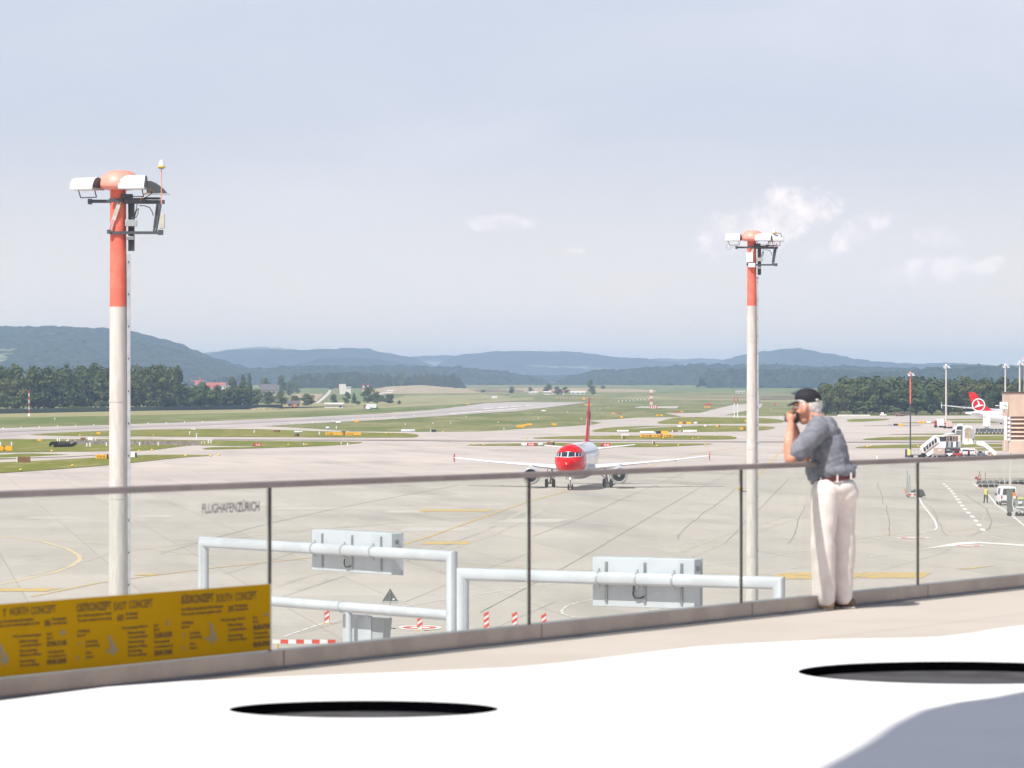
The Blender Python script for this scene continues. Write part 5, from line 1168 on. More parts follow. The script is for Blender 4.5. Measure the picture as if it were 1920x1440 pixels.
pr([(1759.5, 818.5), (1770, 818.5), (1770, 827), (1761, 827)], -1.36, -1.33).obj('side_window', GLASSD, t)
pr([(1733, 847.5), (1758, 829), (1758.6, 830.2), (1734, 848.7)], -1.4, -1.33).obj('handrail', mat('copper', (.45, .2, .12), .5), t)
MB().box((C(1750, 853)[0], 0, .75), (3.4, 2.2, .5)).obj('chassis', WHITEB, t, bevel=.05)
wheels(t, [(C(1731, 0)[0], s_, .42) for s_ in (-1.05, 1.05)] + [(C(1742, 0)[0], s_, .42) for s_ in (-1.05, 1.05)] + [(C(1762, 0)[0], s_, .42) for s_ in (-1.05, 1.05)], .42, .3)
t2_ = thing('stair_truck', 'second stair unit with a glazed gangway and rounded hood behind the first', 'stair truck', ((1760 - 960) / sc, yc + 4, 0)); t = t2_
pr([(1771, 816), (1804, 816), (1804, 828), (1771, 828)], -1.2, 1.2).obj('gangway', mat('cream', (.72, .66, .6), .5), t)
for k in range(5): pr([(1773 + k * 5.4, 818), (1777.5 + k * 5.4, 818), (1777.5 + k * 5.4, 827), (1773 + k * 5.4, 827)], -1.26, -1.23).obj('side_window', GLASSD if k in (0, 2) else mat('brown_glass', (.22, .13, .1), .3), t)
for k in range(4): pr([(1771.5 + k * 9.3, 828.5), (1777 + k * 9.3, 828.5), (1777 + k * 9.3, 839), (1771.5 + k * 9.3, 839)], -1.3, -1.0).obj('side_panel', GREY_P if k % 2 else WHITEB, t)
for k in range(3): pr([(1777.5 + k * 9.3, 828.5), (1780.4 + k * 9.3, 828.5), (1780.4 + k * 9.3, 839), (1777.5 + k * 9.3, 839)], -1.2, -1.0).obj('side_panel', DARKM, t)
pr([(1771, 839.3), (1810, 839.3), (1810, 841.3), (1771, 841.3)], -1.2, 1.2).obj('deck', GALV, t)
pr([(1774, 814.5), (1790, 812), (1796, 800), (1806, 798), (1808, 801), (1800, 803), (1795, 814), (1776, 816)], -1.2, 1.2).obj('upper_stair', WHITEB, t)
pr([(1798, 800), (1807, 799), (1806, 806), (1796.5, 806)], -1.26, -1.22).obj('side_window', GLASSD, t); pr([(1796, 808), (1805, 808), (1805, 815), (1796, 815)], -1.26, -1.22).obj('side_window', mat('dull_glass', (.2, .2, .19), .3), t); pr([(1786, 811), (1793, 804), (1794, 812)], -1.26, -1.22).obj('side_window', GLASSD, t)
pr([(1801, 795.5), (1808, 794.5), (1809, 798), (1800.5, 798)], -1, 1).obj('roof_unit', WHITEB, t)
# rounded hood with open mouth
hood = []
for i in range(9): a = math.pi * i / 8; hood.append((1818 + 9.5 * math.cos(math.pi - a), 806 - 8 * math.sin(a)))
pr([(1808, 832), (1808.5, 806)] + hood[1:-1] + [(1828, 806), (1829, 832)], -1.4, 1.4).obj('hood', WHITEB, t, bevel=.05)
inner = [(1818.5 + 7.2 * math.cos(math.pi - math.pi * i / 8), 807.5 - 5.6 * math.sin(math.pi * i / 8)) for i in range(9)]
pr([(1812, 822)] + inner + [(1826, 822)], -1.46, -1.42).obj('bellows', mat('bellows', (.45, .37, .28), .8, col2=(.33, .26, .2), scale=1.5), t)
pr([(1825.5, 804), (1829.5, 804), (1830, 832), (1826, 824)], -1.5, -1.42).obj('hood_side', GREY_P, t); pr([(1812, 822.5), (1829, 822.5), (1827, 833), (1811, 834)], -1.5, -1.42).obj('platform', WHITEB, t); pr([(1817, 822), (1819, 822), (1819, 828), (1817, 828)], -1.56, -1.51).obj('warning_label', SIGNY, t)
pr([(1772, 841.5), (1810, 841.5), (1808, 851), (1774, 851)], -.9, .9).obj('undercarriage', mat('dark_mech', (.08, .07, .07), .7, col2=(.3, .28, .27), scale=2.5, lo=.45, hi=.55), t)
wheels(t, [(C(x_, 0)[0], s_, .45) for x_ in (1775, 1805) for s_ in (-1, 1)], .45, .3)
t = thing('crate_trolley', 'beige brown slatted container on a trolley before the stair truck', 'container', ((1757.5 - 960) / sc, yc - 3, 0)); MB().box((0, 0, 1.25), (2.0, 1.4, 1.3)).obj('container', mat('container_beige', (.50, .40, .34), .7, col2=(.42, .34, .28), scale=1.2), t, bevel=.03); MB().box((0, -.72, 1.45), (.7, .03, .25)).obj('label_plate', mat('cream', (.72, .66, .6)), t); MB().box((0, 0, .48), (2.2, 1.3, .12)).obj('bed', GALV, t); wheels(t, [(s_ * .8, s2, .22) for s_ in (-1, 1) for s2 in (-.6, .6)], .22, .12)
t = thing('warning_post', 'yellow and black signal box at the foot of the red topped mast', 'signal box', ((1703 - 960) / sc, yc - 1, 0)); MB().box((0, 0, 1.0), (.62, .5, 1.1)).obj('box', mat('pale_yellow', (.8, .7, .25), .5), t, bevel=.03); MB().box((-.5, 0, 1.0), (.36, .4, 1.2)).obj('side_box', DARKM, t); MB().box((-.1, 0, .25), (1.2, .8, .4)).obj('plinth', DARKM, t)
t = thing('low_trailer', 'low flat trailer with guard rails right of the yellow signal box', 'trailer', ((1716 - 960) / sc, yc - 1, 0)); MB().box((0, 0, .5), (2.2, 1.2, .14)).obj('bed', DARKM, t); wheels(t, [(k, s2, .25) for k in (-.7, .7) for s2 in (-.5, .5)], .25, .14)
f = MB(); [f.tube((x_, -.55, .55), (x_, -.55, 1.4), .03, seg=6) for x_ in (-1, -.3, .4, 1)]; f.tube((-1, -.55, 1.4), (1, -.55, 1.4), .03, seg=6); f.obj('guard_rail', GALV, t)
def tug(x_, lab, m_, w=1.6, red=None, yy=-2):
    t = thing('tow_tractor', lab, 'tractor', ((x_ - 960) / sc, yc + yy, 0)); MB().box((0, 0, .62), (w, 1.3, .55), taper=.94).obj('body', m_, t, bevel=.06); MB().box((-w * .1, 0, 1.45), (w * .5, 1.1, .08)).obj('roof', m_, t)
    for a in (-.34, .14): 
        for s_ in (-.5, .5): MB().box((w * a, s_, 1.15), (.05, .05, .55)).obj('pillar', DARKM, t)
    MB().box((-w * .1, 0, 1.05), (w * .3, .9, .35)).obj('seat', BLACK, t); wheels(t, [(k * w * .33, s2, .3) for k in (-1, 1) for s2 in (-.6, .6)], .3, .2); return t
tug(1777, 'small white tow tractor in front of the stair gangway', WHITEB, 1.3); tug(1793, 'red tow tractor in front of the stair gangway', mat('dark_red', (.38, .05, .04), .5), 1.9)
def van(x_, yb, s_, lab, L=1.9, hh=1.95, flip=1, m_=WHITEB):
    """small van seen from behind or the side; local x across the view"""
    yv = F / s_; t = thing('van', lab, 'van', ((x_ - 960) / s_, yv, 0)); w = L / 2
    b_ = MB(); b_.prism([(-w, 0, .35), (w, 0, .35), (w * 1.0, 0, 1.05), (w * .93, 0, 1.25), (w * .80, 0, hh - .1), (w * .7, 0, hh), (-w * .7, 0, hh), (-w * .80, 0, hh - .1), (-w * .93, 0, 1.25), (-w, 0, 1.05)], (0, 4.1, 0)); b_.obj('body', m_, t, bevel=.07)
    MB().prism([(-w * .74, -.02, 1.22), (w * .74, -.02, 1.22), (w * .66, -.02, hh - .2), (-w * .66, -.02, hh - .2)], (0, .03, 0)).obj('rear_window', GLASSD, t)
    for sx in (-1, 1):
        MB().box((sx * w * .86, -.02, .98), (.14, .06, .34)).obj('tail_light', SIGNR, t); MB().box((sx * (w + .12), 2.9, 1.2), (.2, .12, .26)).obj('wing_mirror', BLACK, t)
        MB().prism([(sx * (w * .905), 1.0, 1.25), (sx * (w * .905), 3.0, 1.25), (sx * w * .80, 2.8, hh - .2), (sx * w * .80, 1.1, hh - .2)], (sx * .03, 0, 0)).obj('side_window', GLASSD, t)
        for yy in (.75, 3.3): MB().lathe([(.01, -.1), (.26, -.1), (.32, -.06), (.32, .06), (.26, .1), (.01, .1)], 18, (sx * w * .9, yy, .32), 'X').obj('wheel', BLACK, t)
    MB().box((0, -.04, .45), (L * .98, .16, .28)).obj('bumper', mat('bumper_grey', (.08, .085, .09), .6), t, bevel=.03); MB().box((0, -.05, .8), (.5, .03, .12)).obj('number_plate', WHITE_P, t); return t
van(1810.5, 858, 10, 'white van with a red stripe beside the red tractor', 1.7, 1.7); van(1822, 857, 10, 'white car right of the striped van under the hood', 1.6, 1.6)
tug(1837, 'dark glazed loader tractor at the foot of the belt stair', mat('dark_green_grey', (.12, .15, .15), .5), 1.5)
t = thing('belt_loader', 'white stair trailer sloping down to the right edge group', 'belt loader', ((1850 - 960) / sc, yc, 0))
def pr2(pts, y0, y1): return MB().prism([((p[0] - 1850) / sc, y0, (858 - p[1]) / sc) for p in pts], (0, y1 - y0, 0))
pr2([(1832, 827), (1843, 827), (1867, 847), (1867, 853), (1862, 855), (1858, 848), (1843, 837), (1832, 834)], -1, 1).obj('ramp', WHITEB, t); pr2([(1846, 845), (1861, 845), (1862, 855), (1846, 855)], -.9, .9).obj('body', WHITEB, t, bevel=.04)
pr2([(1851, 848), (1856, 848), (1856, 852), (1851, 852)], -.95, -.91).obj('grille', mat('grille_brown', (.3, .2, .17), .6), t); pr2([(1857, 848), (1859.5, 848), (1859.5, 855), (1857, 855)], -.96, -.91).obj('warning_stripe', MATS['orange_paint'], t); wheels(t, [((x_ - 1850) / sc, s2, .3) for x_ in (1848, 1862) for s2 in (-.85, .85)], .3, .2)
# baggage carts under the parked airliner
for k in range(9):
    lab = 'baggage cart in the long dark row under the parked airliner'
    t = thing('baggage_cart', lab, 'cart', ((1833 + k * 7 - 960) / 6.6, F / 6.6, 0), 0, 'baggage carts under the parked airliner')
    MB().box((0, 0, .5), (.95, 1.4, .1)).obj('bed', GALV, t); MB().box((0, .6, 1.0), (.9, .06, .9)).obj('back_panel', DARKM, t); MB().box((0, 0, .85), (.7, 1, .5)).obj('cargo', mat('bags', (.12, .13, .16), .8, col2=(.4, .3, .25), scale=1.2, lo=.45, hi=.55), t); wheels(t, [(s_ * .35, s2, .2) for s_ in (-1, 1) for s2 in (-.5, .5)], .2, .12)
t = thing('loading_hoist', 'white high loader box raised against the parked airliner', 'loader', ((1850 - 960) / 6.3, F / 6.3, 0)); MB().box((0, 0, 2.9), (2.0, 2, 2.6)).obj('box', WHITEB, t, bevel=.04); MB().box((0, 0, .75), (2.4, 1.8, .6)).obj('chassis', GALV, t); f = MB(); f.tube((-.8, 0, .9), (.8, 0, 1.6), .08, seg=6); f.tube((.8, 0, .9), (-.8, 0, 1.6), .08, seg=6); f.obj('scissor_lift', DARKM, t); wheels(t, [(s_ * .8, s2, .3) for s_ in (-1, 1) for s2 in (-.8, .8)], .3, .2)
# dollies seen through the glass
sd = 13.6; yd = F / sd
for row, (py, n, x0) in enumerate([(908, 9, 1840), (914, 3, 1842)]):
    s_ = (py - HOR) / H
    for k in range(n):
        t = thing('container_dolly', 'low steel container dolly parked in the ' + ('long back' if row == 0 else 'short front') + ' row behind the marshaller', 'dolly', ((x0 + k * 11.5 - 960) / s_, F / s_, 0), 0, 'container dollies in the ' + ('back' if row == 0 else 'front') + ' row')
        f = MB(); f.box((0, 0, .52), (.72, 1.5, .06)); f.box((0, -.7, .56), (.78, .06, .12)); f.box((0, .7, .56), (.78, .06, .12)); [f.box((x_, 0, .5), (.06, 1.5, .12)) for x_ in (-.36, .36)]; f.obj('bed', mat('dolly_steel', (.3, .36, .36), .5, .3), t)
        MB().box((0, -.72, .78), (.74, .04, .05)).obj('rail', DARKM if k % 2 else MATS['dark_red'], t); wheels(t, [(a, b2, .2) for a in (-.28, .28) for b2 in (-.5, .5)], .2, .14)
t = thing('tow_bar_rack', 'red tipped tow bars with red wheels left of the dolly rows', 'tow bar', ((1832 - 960) / 13.8, F / 13.8, 0)); f = MB(); f.tube((.0, 0, .3), (.4, 0, 1.7), .05, seg=8); f.tube((.45, 0, .2), (.5, 0, 1.3), .04, seg=8); f.tube((1.1, 0, .3), (1.15, 0, 1.6), .04, seg=8); f.obj('bar', MATS['dark_red'], t)
for (x_, z_) in ((-.1, .85), (.35, .6)): MB().lathe([(.01, -.1), (.2, -.1), (.2, .1), (.01, .1)], 16, (x_, 0, z_), 'Y').obj('wheel', MATS['dark_red'], t)
MB().box((.5, 0, .2), (1.2, .4, .1)).obj('frame', DARKM, t); [MB().box((x_, 0, .07), (.1, .3, .15)).obj('foot', DARKM, t) for x_ in (0, 1.0)]
van(1892, 948, 16.9, 'white van seen from behind at the right edge beyond the glass', 1.95, 2.1)
# equipment trailer with an orange placard in front of that van
s_ = 18.4; t = thing('ground_power_unit', 'grey framed ground power unit with an orange placard in front of the white van', 'power unit', ((1910 - 960) / s_, F / s_, 0))
MB().box((.15, 0, 1.35), (1.5, .8, .9)).obj('housing', mat('gpu_grey', (.3, .32, .3), .6, col2=(.12, .13, .13), scale=3, lo=.45, hi=.6), t, bevel=.03); MB().box((-.92, -.1, 1.6), (.55, .5, 2.3)).obj('side_tower', mat('tower_grey', (.16, .17, .17), .6), t); MB().box((-.5, -.5, 2.25), (.4, .03, .38)).obj('placard', MATS['orange_paint'], t)
MB().box((.15, -.42, 1.85), (.62, .03, .2)).obj('stripe', mat('lime_yellow', (.7, .75, .2), .5), t); MB().box((.1, -.42, 1.42), (.42, .03, .24)).obj('label_plate', WHITE_P, t); MB().box((.15, -.55, .95), (1.1, .1, .12)).obj('bumper', WHITEB, t)
f = MB(); f.path([(-.62, -.5, 1.9), (-.68, -.5, 1.2), (-.55, -.5, .75), (.0, -.5, .55)], .05, 8); f.obj('hose', WHITEB, t); f = MB(); [f.ball((x_, -.35, z_), .16, 10, 6) for (x_, z_) in ((-.2, .7), (.15, .78), (.45, .68), (.0, .42), (.35, .4))]; f.obj('coupling', SILV, t); wheels(t, [(x_, y_, .22) for x_ in (-.95, -.1, .35) for y_ in (-.3, .3)], .22, .16)
# hydrant cart with mast and cross board
s_ = 15.7; t = thing('hydrant_cart', 'small cart with tall blue booms, a red and white board and dark cover', 'cart', ((1712 - 960) / s_, F / s_, 0)); BL_ = mat('boom_blue', (.25, .36, .42), .5)
f = MB(); f.tube((-.75, 0, .3), (-.68, 0, 3.2), .07, .05, seg=8); f.tube((-.55, 0, .3), (-.45, 0, 2.7), .06, .04, seg=8); f.path([(-.68, 0, 3.2), (-.78, 0, 3.22)], .06, 6); f.path([(-.45, 0, 2.7), (-.36, 0, 2.3), (-.34, 0, .5)], .03, 6); f.obj('boom', BL_, t)
MB().prism([(-.30, -.5, .2), (-.3, .5, .2), (-.2, .5, .85), (-.2, -.5, .85)], (.2, 0, 0)).obj('cover_front', DARKM, t); MB().prism([(.1, -.6, .18), (1.45, -.6, .18), (1.3, -.6, .62), (1.1, -.6, .95), (.25, -.6, 1.02), (.1, -.6, .85)], (0, 1.2, 0)).obj('cover', mat('tarp_dark', (.07, .085, .09), .7, bump=.2), t, bevel=.06)
MB().box((-.15, -.62, .35), (1.0, .03, .44)).obj('board', WHITE_P, t)
for a in (-1, 1): MB().prism([(-.15 + a * .48, -.64, .55), (-.15 + a * .48, -.64, .15), (-.15, -.64, .35)], (0, -.01, 0)).obj('board_mark', SIGNR, t)
f = MB(); f.tube((-1.0, 0, .3), (-.9, 0, 1.0), .04, seg=6); f.tube((-.95, -.1, .9), (-1.15, -.1, .95), .05, seg=6); f.tube((-.9, 0, .5), (-.7, 0, 1.2), .05, seg=6); f.obj('handle', MATS['orange_paint'], t); MB().box((.2, 0, .2), (2.0, .9, .08)).obj('chassis', DARKM, t); wheels(t, [(x_, y_, .16) for x_ in (-.5, .9) for y_ in (-.5, .5)], .16, .1)

# ================================================================== NEAR APRON: beacons, warning sign, barrier
def beacon(px_, yb, grp, lab, flip=1):
    p = gpt(px_, yb); t = thing('delineator', lab, 'beacon', p, 0, grp); MB().box((0, 0, .58), (.26, .05, .92)).obj('panel', WHITE_P, t)
    f = MB()
    for k in range(3):
        z = .20 + k * .32; f.prism([(-.12 * flip, -.03, z), (.12 * flip, -.03, z + .17), (.12 * flip, -.03, z + .33), (-.12 * flip, -.03, z + .16)], (0, -.008, 0))
    f.obj('stripe', mat('beacon_red', (.72, .07, .04), .5), t)
    f = MB(); f.box((-.14, 0, .58), (.02, .06, .94)); f.box((.14, 0, .58), (.02, .06, .94)); f.box((0, 0, 1.05), (.3, .06, .02)); f.obj('edge', MATS['beacon_red'], t); MB().box((0, 0, .05), (.55, .32, .1), taper=.8).obj('foot', YELMK, t)
beacon(613, 1171.5, None, 'red and white beacon left of the grey cabinet below the pipe frame'); beacon(787, 1184, None, 'red and white beacon standing on the painted speed disc')
beacon(912, 1186, None, 'red and white beacon just right of the double pipe post'); beacon(965, 1187, None, 'red and white beacon left of the second glass joint'); beacon(1019.5, 1190, None, 'red and white beacon right of the second glass joint, only its top showing')
s_ = (1180 - HOR) / H; t = thing('warning_sign', 'triangular warning sign seen from behind on a thin stand', 'sign', ((731.5 - 960) / s_, F / s_, 0))
zz = lambda py: (1180 - py) / s_
MB().prism([(-15 / s_, 0, zz(1127)), (15 / s_, 0, zz(1127)), (0, 0, zz(1103))], (0, .03, 0)).obj('triangle', mat('sign_back', (.12, .13, .12), .5), t, bevel=.008); MB().tube((0, -.05, .05), (0, -.05, zz(1108)), .022).obj('post', GALV, t)
f = MB(); f.box((0, -.03, zz(1128.5)), (32 / s_, .04, .05)); f.box((0, -.03, zz(1130.5)), (30 / s_, .04, .06)); f.obj('sub_plate', GREY_P, t); MB().box((6.5 / s_, -.012, zz(1123.5)), (.1, .01, .08)).obj('sticker', WHITE_P, t); f = MB(); [f.box((0, 0, .04), (.6, .12, .06), rz=a) for a in (.5, -.5)]; f.obj('foot', DARKM, t)
s_ = (1218 - HOR) / H; t = thing('barrier_board', 'long red and white barrier board low at the left behind the curb', 'barrier', ((570 - 960) / s_, F / s_, 0)); w = 118 / s_; zt_ = (1218 - 1203) / s_
for k in range(8): MB().box((-w / 2 + w * (k + .5) / 8, 0, zt_), (w / 8, .04, .2), R=Matrix.Rotation(math.radians(2.2), 4, 'Y')).obj('band', WHITE_P if k % 2 == 0 else MATS['beacon_red'], t)
[MB().box((w * k, 0, .16), (.08, .4, .32)).obj('foot', YELMK, t) for k in (-.42, .42)]

# ================================================================== PIPE GANTRIES WITH BOARDS
PIPE = mat('pipe_paint', (.585, .61, .66), .38, col2=(.53, .55, .59), scale=1.2)
BOARDM = mat('board_paint', (.60, .63, .68), .4, col2=(.54, .57, .61), scale=1)
def sweep(pts, r, seg=28):
    b_ = MB(); rings = []; side = None
    for i, q in enumerate(pts):
        d0 = (pts[i] - pts[i - 1]).normalized() if i else None; d1 = (pts[i + 1] - pts[i]).normalized() if i < len(pts) - 1 else None
        dd = d0 or d1; nrm = (d0 + d1).normalized() if d0 and d1 else dd
        if side is None: side = (pts[1] - pts[0]).normalized().cross((pts[2] - pts[1]).normalized()).normalized()
        u = side; w_ = dd.cross(u); R_ = []
        for k in range(seg):
            a_ = 2 * math.pi * k / seg; v = u * math.cos(a_) * r + w_ * math.sin(a_) * r; v = v - dd * (v.dot(nrm) / dd.dot(nrm)); R_.append(q + v)
        rings.append(b_.addv(R_))
    for A_, B_ in zip(rings, rings[1:]):
        for k in range(seg): j = (k + 1) % seg; b_.face((A_ + k, A_ + j, B_ + j, B_ + k))
    return b_
def gantry(lab, A, Bp, r, lower=None, low_end=0.0):
    A, Bp = Vector(A), Vector(Bp); t = thing('pipe_gantry', lab, 'pipe frame', (A.x, A.y, 0), 0); o_ = Vector((A.x, A.y, 0)); a = A - o_; b2 = Bp - o_; d = (b2 - a).normalized(); d.z = 0
    sweep([Vector((a.x, a.y, 0)), a, b2, Vector((b2.x, b2.y, 0))], r).obj('pipe_frame', PIPE, t, smooth=60)
    if lower: MB().tube((a.x, a.y, a.z - lower), (b2.x, b2.y, b2.z - lower), r * .93, seg=28).obj('cross_pipe', PIPE, t, smooth=60)
    return t, a + o_, b2 + o_, d
sA, sB = 79.5, 87.0; dz = 3.64
t, gA, gB, gd = gantry('left white pipe frame with two cross pipes beyond the glass', at(382, HOR + dz * sA, F / sA), at(847, HOR + dz * sB, F / sB), .125, 1.27)
sC, sD = 94.0, 98.5; dz2 = 3.72
t, gC, gD, gd2 = gantry('right white pipe frame with one cross pipe beyond the glass', at(868, HOR + dz2 * sC, F / sC), at(1460, HOR + dz2 * sD, F / sD), .125)
def board(lab, gA, d, t0, x0p, x1p, r, up, dn):
    """flat cabinet clamped behind the pipe, seen from the back"""
    def hit(pxx):
        k = (pxx - 960) / F; return (k * gA.y - gA.x) / (d.x - k * d.y)
    a, c = hit(x0p), hit(x1p); n = Vector((d.y, -d.x, 0)); n = -n if n.y < 0 else n
    mid = gA + d * (a + c) / 2 + n * (r + .03); L = c - a; rz = math.atan2(d.y, d.x)
    t = thing('display_board', lab, 'display board', (mid.x, mid.y, gA.z), rz)
    sgn = 1
    MB().box((0, .16, (up - dn) / 2), (L, .28, up + dn)).obj('housing', BOARDM, t, bevel=.01)
    MB().box((0, .315, (up - dn) / 2 - .0), (L + .05, .03, up + dn + .03)).obj('front_frame', SILV, t)
    for k in (-.36, .02, .38):
        f = MB(); f.box((L * k, .005, (up - dn) / 2 + .0), (.05, .03, up + dn - .16)); f.obj('mounting_rail', GALV, t)
        f = MB(); f.lathe([(.129, -.02), (.138, -.02), (.138, .02), (.129, .02), (.129, -.02)], 24, (L * k - .08, -.155, 0), 'X'); f.box((L * k - .08, -.15, .16), (.03, .04, .06)); f.box((L * k - .08, -.15, -.16), (.03, .04, .06)); f.obj('clamp', SILV, t)
    MB().path([(-.18, -.03, -.12), (-.17, -.04, -.2), (-.19, -.04, -.3), (-.14, -.04, -.38), (-.02, -.03, -.37), (.04, 0, -.34)], .018, 6).obj('cable', BLACK, t)
    MB().lathe([(.01, 0), (.055, 0), (.055, .02), (.01, .02)], 14, (L / 2 + .001, .16, up * .55), 'X').obj('vent', mat('vent_grey', (.25, .28, .3), .5), t)
    return t
board('grey display board seen from behind on the left pipe frame', gA, gd, 0, 573, 722, .125, .42, .50)
board('grey display board seen from behind on the right pipe frame', gC, gd2, 0, 1103, 1294, .125, .40, .56)
# grey cabinet hanging from the lower pipe
k = (627 - 960) / F; tt = (k * gA.y - gA.x) / (gd.x - k * gd.y); k = (680 - 960) / F; tt2 = (k * gA.y - gA.x) / (gd.x - k * gd.y)
m_ = gA + gd * (tt + tt2) / 2; t = thing('sign_cabinet', 'grey cabinet with a slanted side panel hanging under the lower pipe', 'cabinet', (m_.x, m_.y, gA.z - 1.27), math.atan2(gd.y, gd.x)); L = tt2 - tt
MB().box((0, .32, -.70), (L, .2, 1.0)).obj('housing', BOARDM, t, bevel=.01); MB().prism([(L / 2 + .01, .25, -.2), (L / 2 + .5, .25, -.2), (L / 2 + .3, .25, -1.3), (L / 2 + .01, .25, -1.3)], (0, .2, 0)).obj('side_panel', GREY_P, t)
MB().tube((.02, 0, -.1), (.02, 0, -2.2), .075, seg=20).obj('hanger_pipe', PIPE, t, smooth=60); f = MB(); f.lathe([(.118, -.02), (.13, -.02), (.13, .02), (.118, .02), (.118, -.02)], 24, (-.25, 0, 0), 'X'); f.obj('clamp', SILV, t); MB().box((0, .25, -.2), (L * .9, .12, .06)).obj('hanger', SILV, t)

# ================================================================== TERRACE
DECKM = mat('deck_boards', (.51, .455, .405), .8, col2=(.48, .425, .375), scale=.6, bump=.05, stretch=(1, 1, 1))
def railpt(px_, h=0.0, off=0.0):
    s_ = 345 - .0645 * px_; q = Vector(((px_ - 960) / s_, F / s_, DECK + h)); return q
R0, R1 = railpt(504), railpt(1720); rd = (R1 - R0).normalized(); rn = Vector((rd.y, -rd.x, 0))     # rn points to the terrace side
if rn.y > 0: rn = -rn
RL = (R1 - R0).length / 3
def rp(k, off=0.0, h=0.0): return R0 + rd * (RL * k) + rn * off + Vector((0, 0, h))
floor = [rp(-6, -.12), rp(6, -.12), rp(6, -.12) + rn * 40, rp(-6, -.12) + rn * 40]
b_ = MB(); b_.prism([(p.x, p.y, DECK) for p in floor], (0, 0, -3.2)); fl = b_.obj('terrace_floor', DECKM, smooth=None); tag(fl, kind='structure')
b_ = MB(); b_.prism([(p.x, p.y, DECK - 3.25) for p in [rp(-6, .6), rp(6, .6), rp(6, .6) + rn * 38, rp(-6, .6) + rn * 38]], (0, 0, -(DECK - 3.26))); w_ = b_.obj('terminal_building', mat('terminal_wall', (.5, .5, .5), .7), smooth=None); tag(w_, 'grey terminal wall carrying the viewing terrace', 'building')
# faint seams in the floor covering parallel to the railing
b_ = MB()
for k, o_ in enumerate((1.55,)):
    a, c = rp(-5, o_, .003), rp(5, o_, .003); b_.poly([a, c, c + rn * .006, a + rn * .006])
tag(b_.obj('floor_seams', mat('seam', (.44, .38, .34), .9), smooth=None), kind='structure')
rl = thing('glass_railing', 'glass balustrade with a grey metal handrail and base channel along the terrace edge', 'railing', rp(0)); O = rl.location.copy()
def RB():
    b_ = MB(); b_.M = Matrix.Translation(-O); return b_
RAILM = mat('handrail_metal', (.30, .25, .235), .45, .35, col2=(.25, .21, .20), scale=3)
CURBM = mat('base_channel', (.38, .33, .30), .3, .6, col2=(.32, .28, .26), scale=2.5)
b_ = RB(); b_.prism([rp(-4, .032, 1.090), rp(-4, .032, 1.120), rp(-4, .022, 1.128), rp(-4, -.022, 1.128), rp(-4, -.032, 1.120), rp(-4, -.032, 1.090)], rd * RL * 9); b_.obj('handrail', RAILM, rl)
for k in range(-4, 5):
    a, c = rp(k, 0, 0) + rd * .085, rp(k + 1, 0, 0) + rd * .075
    b_ = RB(); b_.prism([a + rn * .055, a + rn * .055 + Vector((0, 0, .112)), a - rn * .05 + Vector((0, 0, .112)), a - rn * .05], c - a); b_.obj('base_channel', CURBM, rl)
    b_ = RB(); b_.prism([a + rn * .075, a + rn * .075 + Vector((0, 0, .018)), a + rn * .056 + Vector((0, 0, .018)), a + rn * .056], c - a); b_.obj('drip_edge', mat('edge_steel', (.18, .19, .22), .5, .4), rl)
    b_ = RB(); b_.prism([rp(k, .007, .113), rp(k, .007, 1.089), rp(k, -.007, 1.089), rp(k, -.007, .113)], rd * .018); b_.obj('joint', mat('joint_strip', (.035, .012, .022), .6), rl)
def glass_mat():
    m = bpy.data.materials.new('glass'); m.use_nodes = True; g = NT(m.node_tree); g.n.clear()
    tr = g.node('ShaderNodeBsdfTransparent'); tr.inputs[0].default_value = (.935, .96, .945, 1); gl = g.node('ShaderNodeBsdfGlossy'); gl.inputs['Roughness'].default_value = .02; gl.inputs['Color'].default_value = (.9, .95, .93, 1)
    df = g.node('ShaderNodeBsdfDiffuse'); df.inputs[0].default_value = (.80, .80, .74, 1)
    fr = g.node('ShaderNodeFresnel'); fr.inputs['IOR'].default_value = 1.45; bf = g.node('ShaderNodeNewGeometry').outputs['Backfacing']
    mx = g.node('ShaderNodeMixShader'); g.l.new(g.m('MULTIPLY', g.m('MULTIPLY', g.m('SUBTRACT', 1.0, bf), fr.outputs[0]), .55), mx.inputs[0]); g.l.new(tr.outputs[0], mx.inputs[1]); g.l.new(gl.outputs[0], mx.inputs[2])
    v = g.node('ShaderNodeTexCoord').outputs['Object']; mp = g.node('ShaderNodeMapping'); g.l.new(v, mp.inputs[0]); mp.inputs['Scale'].default_value = (1, 1, .25)
    dirt = g.ramp(g.noise(mp.outputs[0], 1.4, 3, .5), .38, .75, .03, .085)
    m2 = g.node('ShaderNodeMixShader'); g.l.new(dirt, m2.inputs[0]); g.l.new(mx.outputs[0], m2.inputs[1]); g.l.new(df.outputs[0], m2.inputs[2])
    o = g.node('ShaderNodeOutputMaterial'); g.l.new(m2.outputs[0], o.inputs[0]); return m
GL = glass_mat(); EDGE = mat('glass_edge', (.52, .60, .52), .4); panels = {}
for k in range(-4, 5):
    a = rp(k, 0, .10) + rd * .020; L_ = RL - .024
    b_ = RB(); b_.prism([a + rn * .007, a + rn * .007 + Vector((0, 0, 1.0)), a - rn * .007 + Vector((0, 0, 1.0)), a - rn * .007], rd * L_); p_ = b_.obj('glass_panel', GL, rl, smooth=None); panels[k] = p_
    for q in (a + rd * L_,):
        b_ = RB(); b_.prism([q - rn * .008, q - rn * .008 + Vector((0, 0, .985)), q - rn * .012 + Vector((0, 0, .985)), q - rn * .012], rd * -.004); b_.obj('glass_edge', EDGE, p_, smooth=None)
